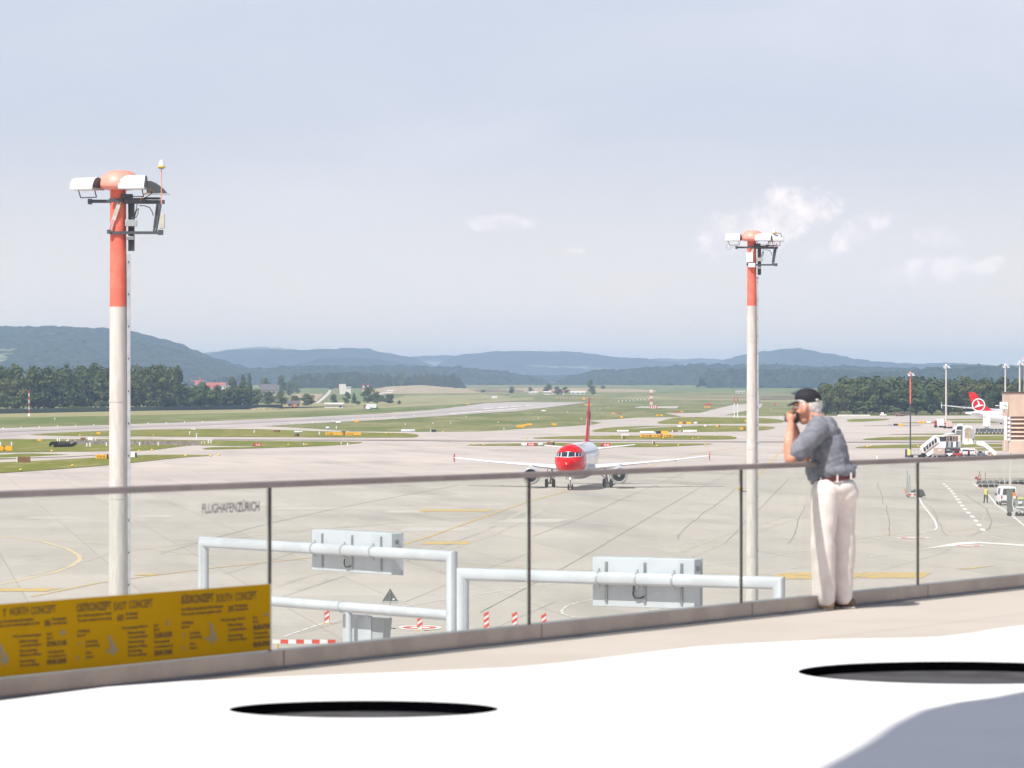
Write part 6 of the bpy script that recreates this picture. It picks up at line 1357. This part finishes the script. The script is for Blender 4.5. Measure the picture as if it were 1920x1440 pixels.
# lettering on the glass. frame: x along the rail, y up, facing the terrace
XR = Vector((rd.x, rd.y, 0)); ZF = rn
def rmat(k, along, h, off):
    o_ = rp(k, off, h) + rd * along - O
    return Matrix(((XR.x, 0, ZF.x, o_.x), (XR.y, 0, ZF.y, o_.y), (0, 1, 0, o_.z), (0, 0, 0, 1)))
sx504 = 345 - .0645 * 504
def at_px(px_):       # distance along the rail from R0
    q = railpt(px_); return (q - R0).dot(rd)
INK = mat('lettering_ink', (.045, .03, .09), .5); INKB = mat('board_ink', (.10, .045, .0), .6); INKG = mat('board_icon_grey', (.27, .215, .12), .6)
sxx = 345 - .0645 * 430; hL = 1.69 - (960 - HOR) / sxx
L0, L1 = at_px(377), at_px(484)
o1 = text_mesh('FLUGHAFEN', .078, INK, panels[-1], rmat(0, L0, hL, .009), sx=(L1 - L0) / .55 * .98, bold=.0008); o2 = text_mesh('Z\u00dcRICH', .078, INK, panels[-1], rmat(0, L0 + (L1 - L0) * .585, hL, .009), sx=(L1 - L0) / .55 * .98, bold=.0014)
def width(o): xs = [(v.co + O - R0).dot(rd) for v in o.data.vertices]; return min(xs), max(xs)
w1 = width(o1); w2 = width(o2)
def refit(o, a, c):
    lo, hi = width(o); f = (c - a) / (hi - lo)
    for v in o.data.vertices:
        s_ = (v.co + O - R0).dot(rd); v.co += rd * ((a + (s_ - lo) * f) - s_)
refit(o1, L0, L0 + (L1 - L0) * .60); refit(o2, L0 + (L1 - L0) * .61, L1)
# yellow information board behind the glass foot
ib = thing('information_board', 'dark yellow information board with three flight concept columns fixed to the left glass', 'information board', rp(0, .03, .1)); OB = ib.location.copy()
def IB():
    b_ = MB(); b_.M = Matrix.Translation(-OB); return b_
BY = mat('board_yellow', (.47, .262, .0), .8, col2=(.44, .243, .0), scale=1, spec=.1)
a = rp(-1, .02, .12) - rd * (RL * .5); c = rp(0, .02, .12) - rd * .035
b_ = IB(); b_.prism([a, a + Vector((0, 0, .395)), a + rn * .012 + Vector((0, 0, .395)), a + rn * .012], c - a); b_.obj('board', BY, ib, smooth=None)
b_ = IB(); q = c + rd * .001; b_.prism([q, q + Vector((0, 0, .395)), q + rn * .014 + Vector((0, 0, .395)), q + rn * .014], rd * .012); b_.obj('edge_trim', mat('trim_pale', (.6, .55, .35), .5), ib, smooth=None)
def bm_(along, h): 
    o_ = R0 + rd * along + rn * .0335 + Vector((0, 0, h)) - OB
    return Matrix(((XR.x, 0, ZF.x, o_.x), (XR.y, 0, ZF.y, o_.y), (0, 1, 0, o_.z), (0, 0, 0, 1)))
def bh(px_, py): return 1.69 - (py - HOR) / (345 - .0645 * px_)
def btext(s, px0, px1, py, hp, m_=INKB, bold=.0, name='lettering'):
    """text whose foot starts at (px0,py) in the photo and runs to px1, letters hp px tall"""
    a_, c_ = at_px(px0), at_px(px1); hh = hp / (345 - .0645 * px0); z = bh(px0, py)
    o = text_mesh(s, hh * 1.42, m_, ib, bm_(a_, z), sx=1, bold=bold * hh, name=name)
    xs = [(v.co + OB - R0).dot(rd) for v in o.data.vertices]; lo, hi = min(xs), max(xs); f_ = (c_ - a_) / (hi - lo)
    for v in o.data.vertices:
        q = (v.co + OB - R0).dot(rd); v.co += rd * ((a_ + (q - lo) * f_) - q)
    return o
def bar(px0, px1, py, hp, m_=INKB):
    a_, c_ = at_px(px0), at_px(px1); z = bh(px0, py); hh = hp / (345 - .0645 * px0); p = R0 + rn * .0335; b_ = IB()
    b_.poly([p + rd * a_ + Vector((0, 0, z)), p + rd * c_ + Vector((0, 0, z)), p + rd * c_ + Vector((0, 0, z + hh)), p + rd * a_ + Vector((0, 0, z + hh))]); return b_
cols = [  # title words with px ranges
 [('T', -4, 3, 1156), ('NORTH', 10, 44, 1153), ('CONCEPT', 49, 96, 1151), ('86', 75, 86, 1173, 12)],
 [('OSTKONZEPT', 135, 200, 1146), ('EAST', 205, 229, 1143), ('CONCEPT', 233, 278, 1140), ('60', 211, 223, 1163, 12)],
 [('S\u00dcDKONZEPT', 331, 392, 1131), ('SOUTH', 397, 427, 1128), ('CONCEPT', 432, 473, 1125), ('30', 419, 430, 1146, 11)]]
for col in cols:
    for q in col: btext(q[0], q[1], q[2], q[3] + 1, q[4] if len(q) > 4 else 15, bold=.045 if q[0] not in ('NORTH', 'EAST', 'SOUTH', 'CONCEPT') else .025)
FINE = [('Das Nordkonzept gilt tags\u00fcber', -12, 55, 1168, 5), ('The north concept applies by day', -12, 66, 1176, 5), ('Bewegungen', 89, 116, 1163, 5), ('movements', 89, 117, 1171, 5),
        ('Das Ostkonzept gilt am Abend', 136, 201, 1157, 5), ('The east concept in the evening', 136, 201, 1166, 5), ('Bewegungen', 227, 250, 1153, 5), ('movements', 227, 250, 1161, 5),
        ('Das S\u00fcdkonzept gilt am fr\u00fchen Morgen', 331, 410, 1145, 5), ('The south concept applies early', 331, 407, 1154, 5), ('Bewegungen', 432, 456, 1138, 5), ('movements', 432, 457, 1145, 5)]
for q in FINE: btext(*q[:5], bold=.06)
cols2 = [(0, [('Wochentage', 14, 69, 1196), ('Montag', 28, 63, 1205), ('weekdays', 28, 69, 1213), ('Samstag', 28, 61, 1223), ('Saturday', 28, 70, 1231), ('Sonntag', 28, 58, 1242), ('Sunday', 28, 67, 1250), ('Mo-Fr', 79, 89, 1191), ('Mo-Fr', 79, 91, 1199), ('Wochenende', 80, 111, 1225), ('weekend', 80, 115, 1233)], [('07:00-21:00', 79, 116, 1211), ('09:00-20:00', 79, 116, 1245)]),
         (1, [('Abflug', 135, 160, 1186), ('take off', 135, 152, 1194), ('Landung', 152, 174, 1205), ('landing', 152, 178, 1213), ('Start', 152, 164, 1226), ('start', 152, 167, 1234), ('Wochentage Mo-Fr', 219, 269, 1180), ('Montag', 231, 264, 1189), ('weekdays', 231, 269, 1197), ('Samstag', 231, 262, 1206), ('Saturday', 231, 269, 1215), ('Sonntag', 231, 258, 1223), ('Sunday', 231, 268, 1231), ('Mo-Fr', 280, 289, 1175), ('Mo-Fr', 280, 291, 1183), ('Wochenende', 280, 310, 1206), ('weekend', 280, 315, 1215)], [('21:00-23:00', 280, 314, 1195), ('20:00-23:00', 280, 315, 1228)]),
         (2, [('Abflug', 331, 354, 1170), ('take off', 331, 347, 1178), ('Landung', 347, 367, 1189), ('landing', 347, 370, 1197), ('Start', 347, 358, 1209), ('start', 347, 361, 1217), ('Wochentage Mo-Fr', 405, 452, 1165), ('Montag', 419, 447, 1174), ('weekdays', 419, 453, 1183), ('Samstag', 419, 447, 1194), ('Saturday', 419, 455, 1202), ('Mo-Fr', 466, 474, 1160), ('Mo-Fr', 466, 477, 1168), ('Wochenende', 466, 494, 1190), ('weekend', 466, 497, 1198)], [('06:00-07:00', 466, 499, 1180), ('06:00-09:00', 466, 499, 1212)])]
for (_, fine, big) in cols2:
    for q in fine: btext(q[0], q[1], q[2], q[3], 4.8, bold=.06)
    for q in big: btext(q[0], q[1], q[2], q[3] + 1, 9.5, bold=.07)
def icon(pts, cxp, cyp, sc_, m_=INKG, name='icon'):
    s_ = 345 - .0645 * cxp; b_ = IB(); p = R0 + rn * .0338
    b_.poly([p + rd * at_px(cxp + x_ * sc_) + Vector((0, 0, bh(cxp, cyp) + y_ * sc_ / s_)) for (x_, y_) in pts]); b_.obj(name, m_, ib, smooth=None)
planeI = [(0, 10), (.9, 8), (1.2, 2), (8, -2), (8, -4), (1.2, -1.5), (.9, -6), (3.2, -8.5), (3.2, -9.6), (0, -8.6), (-3.2, -9.6), (-3.2, -8.5), (-.9, -6), (-1.2, -1.5), (-8, -4), (-8, -2), (-1.2, 2), (-.9, 8)]
def rot(P, a): return [(x_ * math.cos(a) - y_ * math.sin(a), x_ * math.sin(a) + y_ * math.cos(a)) for x_, y_ in P]
runw = [(-9, 20), (-5, 22), (2, 6), (10, -8), (12, -14), (4, -13), (2, -20), (-2, -20), (-3, -13), (-14, -12), (-12, -8), (-4, -6)]
icon(runw, 202, 1210, .95); icon(rot(runw, -.15), 390, 1188, .95); icon(runw, -2, 1228, 1.0)
for (x_, y_) in ((141, 1206), (138, 1232), (337, 1190), (336, 1214)): icon(rot(planeI, -1.1), x_, y_, .5)
sunI = [((6 if i % 2 else 4) * math.cos(i * math.pi / 10), (6 if i % 2 else 4) * math.sin(i * math.pi / 10)) for i in range(20)]
icon(sunI, 109, 1186, 1.0); icon([(x_, y_ + 1) for x_, y_ in sunI if y_ > -2], 491, 1154, .8)
moon = [(5 * math.cos(a), 6 * math.sin(a)) for a in [math.radians(50 + i * 26) for i in range(11)]] + [(1.5 + 3.2 * math.cos(a), 4.2 * math.sin(a)) for a in [math.radians(310 - i * 26) for i in range(11)]]
icon(moon, 307, 1168, .9)
# ---- white platform with two elliptical wells
HW = .06
edge_px = [(-420, 1400), (-200, 1345), (-60, 1322), (0, 1314), (100, 1301), (200, 1288), (350, 1277), (525, 1269), (725, 1261.5), (960, 1251.5), (1060, 1242), (1150, 1231), (1310, 1212), (1410, 1206), (1560, 1198.5), (1700, 1196), (1760, 1194), (1820, 1187), (1860, 1180), (1920, 1172), (2020, 1160), (2300, 1140)]
E = [deckpt(x_, y_, HW) for x_, y_ in edge_px]
cu = bpy.data.curves.new('c', 'CURVE'); cu.dimensions = '2D'; cu.fill_mode = 'BOTH'
def spl(P):
    s_ = cu.splines.new('POLY'); s_.points.add(len(P) - 1)
    for i, p in enumerate(P): s_.points[i].co = (p[0], p[1], 0, 1)
    s_.use_cyclic_u = True
spl(list(E) + [Vector((9.5, 14)), Vector((9.5, 2)), Vector((-9.5, 2)), Vector((-9.5, 14))])
wells = []
for (cxp, cyp, w_px, y0, y1) in [(682, 1330, 505, 1313.5, 1346), (1809, 1260, 624, 1240, 1283)]:
    za = (1.69 - HW) * F / (y0 - HOR); zb_ = (1.69 - HW) * F / (y1 - HOR); zc = (za + zb_) / 2; sw = F / zc; rx = w_px / 2 / sw; ry = (za - zb_) / 2; wells.append(((cxp - 960) / sw, zc, rx, ry))
for (x_, y_, rx, ry) in wells: spl([(x_ + rx * math.cos(a), y_ - ry * math.sin(a)) for a in [2 * math.pi * i / 72 for i in range(72)]])
cu.extrude = 0; tmp = bpy.data.objects.new('c', cu); COL.objects.link(tmp); bpy.context.view_layer.update()
me = bpy.data.meshes.new_from_object(tmp.evaluated_get(bpy.context.evaluated_depsgraph_get())); bpy.data.objects.remove(tmp)
me.transform(Matrix.Translation((0, 0, DECK + HW))); me.materials.clear(); PLAT = mat('platform_white', (.86, .855, .86), .6, col2=(.83, .825, .83), scale=.7); me.materials.append(PLAT)
bm2 = bmesh.new(); bm2.from_mesh(me); bmesh.ops.remove_doubles(bm2, verts=bm2.verts, dist=1e-4)
for f_ in bm2.faces:
    if f_.normal.z < 0: f_.normal_flip()
ed = [e for e in bm2.edges if e.is_boundary]; r_ = bmesh.ops.extrude_edge_only(bm2, edges=ed)
for v in [g_ for g_ in r_['geom'] if isinstance(g_, bmesh.types.BMVert)]: v.co.z = DECK + .002
bmesh.ops.recalc_face_normals(bm2, faces=bm2.faces); bm2.to_mesh(me); bm2.free()
po = bpy.data.objects.new('white_platform', me); COL.objects.link(po); tag(po, 'large white wavy edged platform with two dark oval wells on the terrace', 'platform')
for (x_, y_, rx, ry) in wells:
    n = 72; b_ = MB(); top = [(x_ + rx * .999 * math.cos(2 * math.pi * i / n), y_ + ry * .999 * math.sin(2 * math.pi * i / n)) for i in range(n)]
    A_ = b_.addv([(p[0], p[1], DECK + HW - .001) for p in top]); B_ = b_.addv([(p[0], p[1], DECK + .003) for p in top])
    for i in range(n): j = (i + 1) % n; b_.face((A_ + i, A_ + j, B_ + j, B_ + i))
    b_.obj('well_lining', mat('well_shade_black', (.0015, .0012, .002), 1.0, spec=0.0), po, smooth=None)  # inner wall coloured near-black to hold the shade inside the well
    b_ = MB(); b_.addv([(p[0], p[1], DECK + .0035) for p in top]); b_.face(range(n)); b_.obj('well_floor', mat('well_floor', (.085, .083, .088), .9, col2=(.06, .058, .062), scale=3, spec=.1), po, smooth=None)
# unseen canopy added above the terrace, shaped to throw the lower right shadow
hs = 9.0; sh_px = [(1500, 1460), (1538, 1440), (1617, 1397), (1671, 1359), (1725, 1332), (1793, 1317), (1860, 1308), (1920, 1296), (2050, 1280), (2400, 1262)]
S = []
for (x_, y_) in sh_px:
    q = deckpt(x_, y_, HW); S.append(Vector((q.x - SX * (hs - HW), q.y - SY * (hs - HW), 0)))
S += [Vector((S[-1].x, 4, 0)), Vector((S[0].x - .6, 4, 0))]
sh = thing('shadow_canopy', 'unseen flat canopy added to shade the near right corner of the terrace', 'shadow_canopy', (0, 0, DECK))
b_ = MB(); b_.prism([(p.x, p.y, hs) for p in S], (0, 0, .12)); b_.obj('canopy', GREY_P, sh)
MB().tube((6.2, 8, 0), (6.2, 8, hs), .09).obj('column', GALV, sh)
# ---- air between the terrace and the hills
def haze(d=6.8e-5):
    b_ = MB(); b_.box((0, 10500, 99), (17600, 22000, 204)); o = b_.obj('haze', [], smooth=None); m = bpy.data.materials.new('haze'); m.use_nodes = True; g = NT(m.node_tree); g.n.clear()
    v = g.node('ShaderNodeVolumePrincipled'); v.inputs['Color'].default_value = (.51, .69, 1.0, 1); v.inputs['Density'].default_value = d; v.inputs['Anisotropy'].default_value = .0
    o_ = g.node('ShaderNodeOutputMaterial'); g.l.new(v.outputs[0], o_.inputs['Volume']); o.data.materials.clear(); o.data.materials.append(m); tag(o, 'pale blue haze filling the valley', 'haze', kind='stuff'); return o
haze()
# ================================================================== PEOPLE
def dg(): return bpy.context.evaluated_depsgraph_get()
def clay(name, prims, voxel, m, parent=None, smooth=4, wrinkle=0.0, wscale=9.0, cut=None):
    """one continuous skin grown over overlapping limbs; prims: ('c', a, ra, b, rb) tapered limb or ('e', centre, radii, z-rotation, x-rotation)"""
    b_ = MB()
    for p in prims:
        if p[0] == 'c':
            _, a, ra, c, rc = p; a, c = Vector(a), Vector(c)
            n = 6
            for i in range(n + 1):
                q = a.lerp(c, i / n)
            b_.tube(a, c, ra, rc, seg=18); b_.ball(a, ra, 18, 12); b_.ball(c, rc, 18, 12)
        else:
            c, r = p[1], p[2]; rz = p[3] if len(p) > 3 else 0; ry = p[4] if len(p) > 4 else 0
            q = MB(); q.ball((0, 0, 0), r, 22, 14); R = Matrix.Translation(c) @ Matrix.Rotation(rz, 4, 'Z') @ Matrix.Rotation(ry, 4, 'Y')
            n0 = len(b_.v); b_.v += [tuple(R @ Vector(v)) for v in q.v]; b_.f += [tuple(n0 + i for i in f) for f in q.f]; b_.mi += q.mi
    me = b_.mesh('t', m, None); o = bpy.data.objects.new('t', me); COL.objects.link(o)
    r = o.modifiers.new('r', 'REMESH'); r.mode = 'VOXEL'; r.voxel_size = voxel; r.use_smooth_shade = True
    if smooth:
        s_ = o.modifiers.new('s', 'SMOOTH'); s_.factor = .5; s_.iterations = smooth
    bpy.context.view_layer.update()
    me2 = bpy.data.meshes.new_from_object(o.evaluated_get(dg())); bpy.data.objects.remove(o)
    me2.name = name
    if wrinkle:
        from mathutils import noise as N_
        no = [v.normal.copy() for v in me2.vertices]
        for v, n_ in zip(me2.vertices, no):
            c = v.co
            if name == 'shirt':
                a_ = N_.noise(Vector((c.x * 13 + c.z * 9, c.y * 5, c.z * 4 - c.x * 3))); b2_ = N_.noise(Vector((c.x * 7 - c.z * 17 + 3, c.y * 6, c.z * 3 + 5)))
                v.co = c + n_ * wrinkle * (.9 * (1 - 3.2 * abs(a_)) + .7 * (1 - 3.2 * abs(b2_)) + .1); continue
            w = N_.noise(Vector((c.x * wscale + c.z * wscale * .8, c.y * wscale, c.z * wscale * 1.6 - c.x * wscale))) + .5 * N_.noise(Vector((c.x * wscale * 2.1, c.y * wscale * 2, c.z * wscale * 2.6 + c.x * 9)))
            v.co = c + n_ * wrinkle * w
    me2.materials.clear(); me2.materials.append(m)
    me2.polygons.foreach_set('use_smooth', [True] * len(me2.polygons))
    o = bpy.data.objects.new(name, me2); COL.objects.link(o)
    if parent: o.parent = parent
    return o
SKIN = mat('skin', (.66, .34, .24), .55, col2=(.56, .26, .17), scale=9)
SHIRT = mat('shirt_blue_grey', (.21, .22, .255), .85, col2=(.165, .172, .205), scale=22, bump=.2, bscale=160)
PANTS = mat('trousers_cream', (.80, .73, .70), .85, col2=(.74, .66, .62), scale=9, bump=.15, bscale=120)
HAIR = mat('white_hair', (.74, .70, .68), .7, col2=(.58, .54, .52), scale=40)
CAPM = mat('cap_navy', (.016, .016, .028), .8, scale=20)
BELT = mat('belt_oxblood', (.09, .018, .022), .45)
SHOE = mat('shoe_tan', (.52, .33, .17), .7, scale=12)
SOLE = mat('shoe_sole', (.70, .66, .6), .7)
MS = 246.0; MY = F / MS
man = thing('person', 'old man in a grey shirt, cream trousers and dark cap leaning on the handrail, photographing', 'person', ((1560 - 960) / MS, MY, DECK))
def P(px_, py, dy=0.0):
    """point on the man, from its place in the photo; dy = metres farther from the camera"""
    k = (MY + dy) / F; return Vector(((px_ - 960) * k - man.location.x, dy, H + (HOR - py) * k - DECK))
body = [  # torso inside the clothes, neck, head, arms
 ('e', P(1562, 905, .02), (.140, .115, .10)), ('c', P(1562, 900, .02), .105, P(1553, 850, .02), .105), ('c', P(1553, 850, .02), .105, P(1543, 812, .04), .095),
 ('c', P(1536, 796, .04), .072, P(1519, 773, .05), .062), ('e', P(1514, 757, .05), (.098, .078, .112), 0, .12), ('e', P(1500, 772, .05), (.052, .055, .065)), ('c', P(1497, 781, .05), .030, P(1507, 787, .05), .038),
 ('e', P(1489, 768, .05), (.022, .014, .02)), ('e', P(1491, 760, .05), (.018, .03, .018)), ('c', P(1488.5, 775, .05), .013, P(1489.5, 779, .05), .016),
 ('c', P(1533, 806, -.13), .052, P(1484, 860, -.20), .044), ('c', P(1484, 860, -.20), .050, P(1481, 862, -.20), .040), ('c', P(1481, 860, -.20), .044, P(1479, 828, -.17), .041), ('c', P(1479, 828, -.17), .041, P(1483, 797, -.08), .028), ('e', P(1483, 786, -.05), (.030, .022, .046), 0, .1),
 ('c', P(1540, 806, .18), .050, P(1507, 862, .22), .046), ('c', P(1507, 862, .22), .044, P(1489, 800, .14), .028), ('e', P(1487, 788, .11), (.03, .022, .044))]
# legs inside the trousers and ankles
body += [('c', P(1548, 925, -.07), .085, P(1543, 1030, -.07), .060), ('c', P(1543, 1030, -.07), .055, P(1545, 1128, -.06), .040), ('c', P(1574, 925, .08), .085, P(1579, 1030, .09), .060), ('c', P(1579, 1030, .09), .055, P(1581, 1124, .1), .040), ('e', P(1545, 1133, -.06), (.05, .04, .03)), ('e', P(1581, 1128, .1), (.05, .04, .03))]
# fingers closed round the small camera: four bent fingers each hand and a thumb
def fingers(hx, hy, dy, s):
    for i, (ln, dz) in enumerate(((1.0, 0), (1.12, 1), (1.05, 2), (.85, 3))):
        a = P(hx - 4.5 + i * .2, hy - 8 + dz * 4.6, dy + s * .016 * 0); m1 = P(hx - 6.5 * ln, hy - 10.5 + dz * 4.6, dy + .012); m2 = P(hx - 2.5, hy - 13 + dz * 4.8, dy + .034 + .01 * i); e = P(hx + 3, hy - 13 + dz * 4.8, dy + .045)
        for (u, v, r0, r1) in ((a, m1, .0105, .010), (m1, m2, .010, .0092), (m2, e, .0092, .008)): body.append(('c', u, r0, v, r1))
    body.append(('c', P(hx + 2, hy + 5, dy), .013, P(hx + 7, hy - 4, dy + .01), .011)); body.append(('c', P(hx + 7, hy - 4, dy + .01), .011, P(hx + 8.5, hy - 12, dy + .03), .009))
fingers(1483, 786, -.05, 1); fingers(1487, 789, .11, -1)
bo = clay('body', body, .0062, SKIN, man, 2)
clay('ear', [('e', P(1509.5, 767, -.028), (.022, .012, .035), 0, .25), ('e', P(1510, 766, -.035), (.013, .008, .022), 0, .25)], .004, mat('ear_skin', (.62, .27, .18), .55), man, 1)
clay('hair', [('e', P(1521, 757, .05), (.088, .083, .092)), ('e', P(1528, 768, .05), (.05, .068, .055)), ('e', P(1508, 752, .05), (.070, .080, .033)), ('e', P(1509, 758, -.012), (.022, .015, .035))], .006, HAIR, man, 2, .003, 40)
clay('eyebrow', [('c', P(1491.5, 757, .02), .006, P(1494, 757, -.005), .004)], .0025, HAIR, man, 0)
MB().box(P(1498, 764, -.032), (.075, .004, .006)).obj('spectacle_arm', SILV, man)
# cap
cap = clay('cap', [('e', P(1515, 746, .05), (.103, .088, .076), 0, .10), ('e', P(1517, 750, .05), (.104, .088, .055), 0, .16)], .005, CAPM, man, 2)
# flatten the under side of the cap along the hat line
for v in cap.data.vertices:
    lim = P(1490, 757, 0).z + (v.co.x - P(1490, 757, 0).x) * (-.030)
    a = P(1490, 756, 0); c = P(1538, 761.5, 0); lim = a.z + (c.z - a.z) * (v.co.x - a.x) / (c.x - a.x)
    if v.co.z < lim: v.co.z = lim
clay('cap_brim', [('e', P(1489, 755.5, .045), (.060, .075, .009), 0, -.42)], .004, CAPM, cap, 1)
MB().ball(P(1514, 729.5, .05), (.010, .010, .006), 8, 6).obj('cap_button', CAPM, cap)
MB().ball(P(1531.5, 750, -.022), (.017, .008, .010), 10, 6).obj('cap_patch', mat('patch_green', (.45, .52, .42), .6), cap)
# camera, held by both hands
kam = thing('camera', 'small black camera held to the face of the old man', 'camera', man.location + P(1491, 783, .03)); kam.location = man.location + P(1491, 783, .03)
MB().box((0, 0, 0), (.045, .13, .085)).obj('camera_body', BLACK, kam, bevel=.008); MB().lathe([(.01, -.05), (.028, -.05), (.030, 0), (.01, .01)], 20, (-.03, .01, -.005), 'X').obj('lens', DARKM, kam); MB().box((.012, 0, .05), (.03, .04, .02)).obj('viewfinder', BLACK, kam, bevel=.004)
# shirt
shirt = [('e', P(1564, 882, .02), (.168, .150, .085), 0, .15), ('c', P(1561, 880, .02), .140, P(1554, 845, .02), .142), ('c', P(1554, 845, .02), .142, P(1545, 812, .04), .130), ('e', P(1545, 806, .04), (.142, .155, .090), 0, .35),
 ('e', P(1537, 790, .04), (.085, .10, .045), 0, .5), ('c', P(1545, 800, .2), .075, P(1518, 842, .22), .075), ('e', P(1527, 893, .0), (.060, .10, .055), 0, .6), ('e', P(1595, 878, .08), (.052, .09, .034), 0, -.3),
 ('c', P(1533, 807, -.12), .080, P(1496, 848, -.185), .074), ('e', P(1492, 850, -.185), (.076, .068, .055), 0, -.75), ('e', P(1525, 880, .01), (.055, .10, .07), 0, .3)]
sh_ = clay('shirt', shirt, .0085, SHIRT, man, 8, .005, 7.5)
clay('shirt_collar', [('e', P(1529, 784, .045), (.074, .078, .020), 0, .62)], .005, SHIRT, man, 2)
# trousers
tr = [('e', P(1565, 915, .02), (.168, .138, .105), 0, -.05), ('c', P(1548, 922, -.055), .112, P(1543, 1010, -.065), .094), ('c', P(1543, 1010, -.065), .094, P(1545, 1122, -.06), .088), ('c', P(1580, 925, .07), .106, P(1582, 1010, .09), .082), ('c', P(1584, 1010, .09), .086, P(1581, 1118, .1), .072), ('e', P(1585, 925, .04), (.10, .12, .11))]
tro = clay('trousers', tr, .0085, PANTS, man, 7, .006, 5)
zb1 = .035
for v in tro.data.vertices:
    if v.co.z < .035: v.co.z = .035
    top = P(1520, 903, 0); to2 = P(1602, 889, 0); lim = top.z + (to2.z - top.z) * (v.co.x - top.x) / (to2.x - top.x)
    if v.co.z > lim: v.co.z = lim
# belt: a band following the waist
b_ = MB(); n = 36; cb = P(1562, 897, .02); G = []
for i in range(n):
    a = 2 * math.pi * i / n; x_ = cb.x + .172 * math.cos(a); y_ = cb.y + .143 * math.sin(a); z_ = cb.z + (x_ - cb.x) * .16
    G.append(b_.addv([(x_, y_, z_ - .020), (x_ * 1.0, y_, z_ + .018)]))
for i in range(n): j = (i + 1) % n; b_.face((G[i], G[j], G[j] + 1, G[i] + 1))
bl = b_.obj('belt', BELT, man)
for a in (-2.2, -1.45, -.75): 
    x_, y_ = cb.x + .175 * math.cos(a), cb.y + .146 * math.sin(a); MB().box((x_, y_, cb.z + (x_ - cb.x) * .16), (.012, .008, .052)).obj('belt_loop', PANTS, bl)
# shoes pointing to the left and away
def shoe(px_, dy, rz, m_):
    p = P(px_, 1143, dy); p.z = 0; R = Matrix.Translation(p) @ Matrix.Rotation(rz, 4, 'Z')
    q = lambda x_, y_, z_: R @ Vector((x_, y_, z_))
    o = clay('shoe', [('e', q(.03, 0, .045), (.055, .040, .045), rz), ('e', q(-.05, 0, .036), (.085, .043, .036), rz), ('e', q(-.12, 0, .03), (.055, .042, .028), rz)], .006, m_, man, 2)
    for v in o.data.vertices:
        if v.co.z < .012: v.co.z = .012
    clay('sole', [('e', q(.02, 0, .009), (.066, .044, .009), rz), ('e', q(-.10, 0, .009), (.085, .046, .009), rz)], .004, SOLE, o, 0)
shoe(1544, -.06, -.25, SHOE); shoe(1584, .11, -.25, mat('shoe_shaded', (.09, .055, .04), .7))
# ---- marshaller in a yellow vest, seen from behind
s_ = 16.5; mz = F / s_; ms = thing('person', 'ground worker in a yellow vest and dark trousers raising a red wand to the left', 'person', ((1848 - 960) / s_, mz, 0))
def Q_(px_, py, dy=0.0): return Vector(((px_ - 1848) / s_, dy, (943 - py) / s_))
k_ = 1 / s_
bd = [('e', Q_(1849, 914.7), (.09, .095, .12)), ('c', Q_(1849, 917), .055, Q_(1849, 919), .06), ('c', Q_(1849, 920.5), .17, Q_(1849, 927), .14), ('c', Q_(1846.5, 927.5), .10, Q_(1846, 935), .07), ('c', Q_(1846, 935), .065, Q_(1845.3, 942), .045), ('c', Q_(1850.5, 927.5), .10, Q_(1851, 935), .07), ('c', Q_(1851, 935), .065, Q_(1851.2, 942), .045),
      ('c', Q_(1846.3, 919.5), .06, Q_(1844.6, 920.4), .05), ('c', Q_(1844.6, 920.4), .045, Q_(1843.4, 918.4), .035), ('c', Q_(1851.5, 920), .055, Q_(1852.7, 924), .045), ('c', Q_(1852.7, 924), .042, Q_(1852, 927.5), .035), ('e', Q_(1843.1, 917.9), (.04, .03, .05)), ('e', Q_(1851.9, 928.1), (.035, .03, .05))]
for i in range(5): bd.append(('c', Q_(1843.1, 917.9) + Vector((-.02 + i * .011, -.02, 0)), .010, Q_(1843.1, 917.9) + Vector((-.03 + i * .010, -.03, .065 - abs(i - 2) * .008)), .008)); bd.append(('c', Q_(1851.9, 928.1) + Vector((-.022 + i * .011, -.01, 0)), .010, Q_(1851.9, 928.1) + Vector((-.022 + i * .011, -.02, -.08 + abs(i - 2) * .01)), .008))
clay('body', bd, .012, SKIN, ms, 1)
clay('vest', [('c', Q_(1849, 919.8), .185, Q_(1849, 926.5), .175), ('e', Q_(1849, 919), (.235, .15, .07)), ('e', Q_(1849, 926), (.20, .16, .12))], .016, mat('vest_yellow', (.62, .70, .12), .7, emit=None), ms, 2)
clay('trousers', [('c', Q_(1846.6, 928), .115, Q_(1846, 935), .088), ('c', Q_(1846, 935), .085, Q_(1845.3, 941.4), .07), ('c', Q_(1850.6, 928), .115, Q_(1851, 935), .088), ('c', Q_(1851, 935), .085, Q_(1851.2, 941.4), .07), ('e', Q_(1848.7, 927.6), (.17, .13, .10))], .014, mat('dark_trousers', (.035, .04, .055), .8), ms, 2)
clay('hair', [('e', Q_(1849, 914.1), (.098, .10, .115))], .012, mat('dark_hair', (.05, .035, .025), .8), ms, 1)
for x_, r_ in ((1844.8, .5), (1851.3, -.3)): clay('shoe', [('e', Q_(x_ - 1 if r_ > 0 else x_, 942.3), (.13 if r_ > 0 else .07, .09, .045))], .012, BLACK, ms, 1)
wd = thing('marshalling_wand', 'red wand held out by the ground worker', 'wand', ms.location + Q_(1843, 918)); MB().tube((0, 0, 0), (-.62, .1, .42), .035, .03, seg=12).obj('tube', MATS['beacon_red'], wd); MB().tube((.06, 0, -.04), (-.02, 0, .02), .03, seg=12).obj('grip', MATS['orange_paint'], wd)
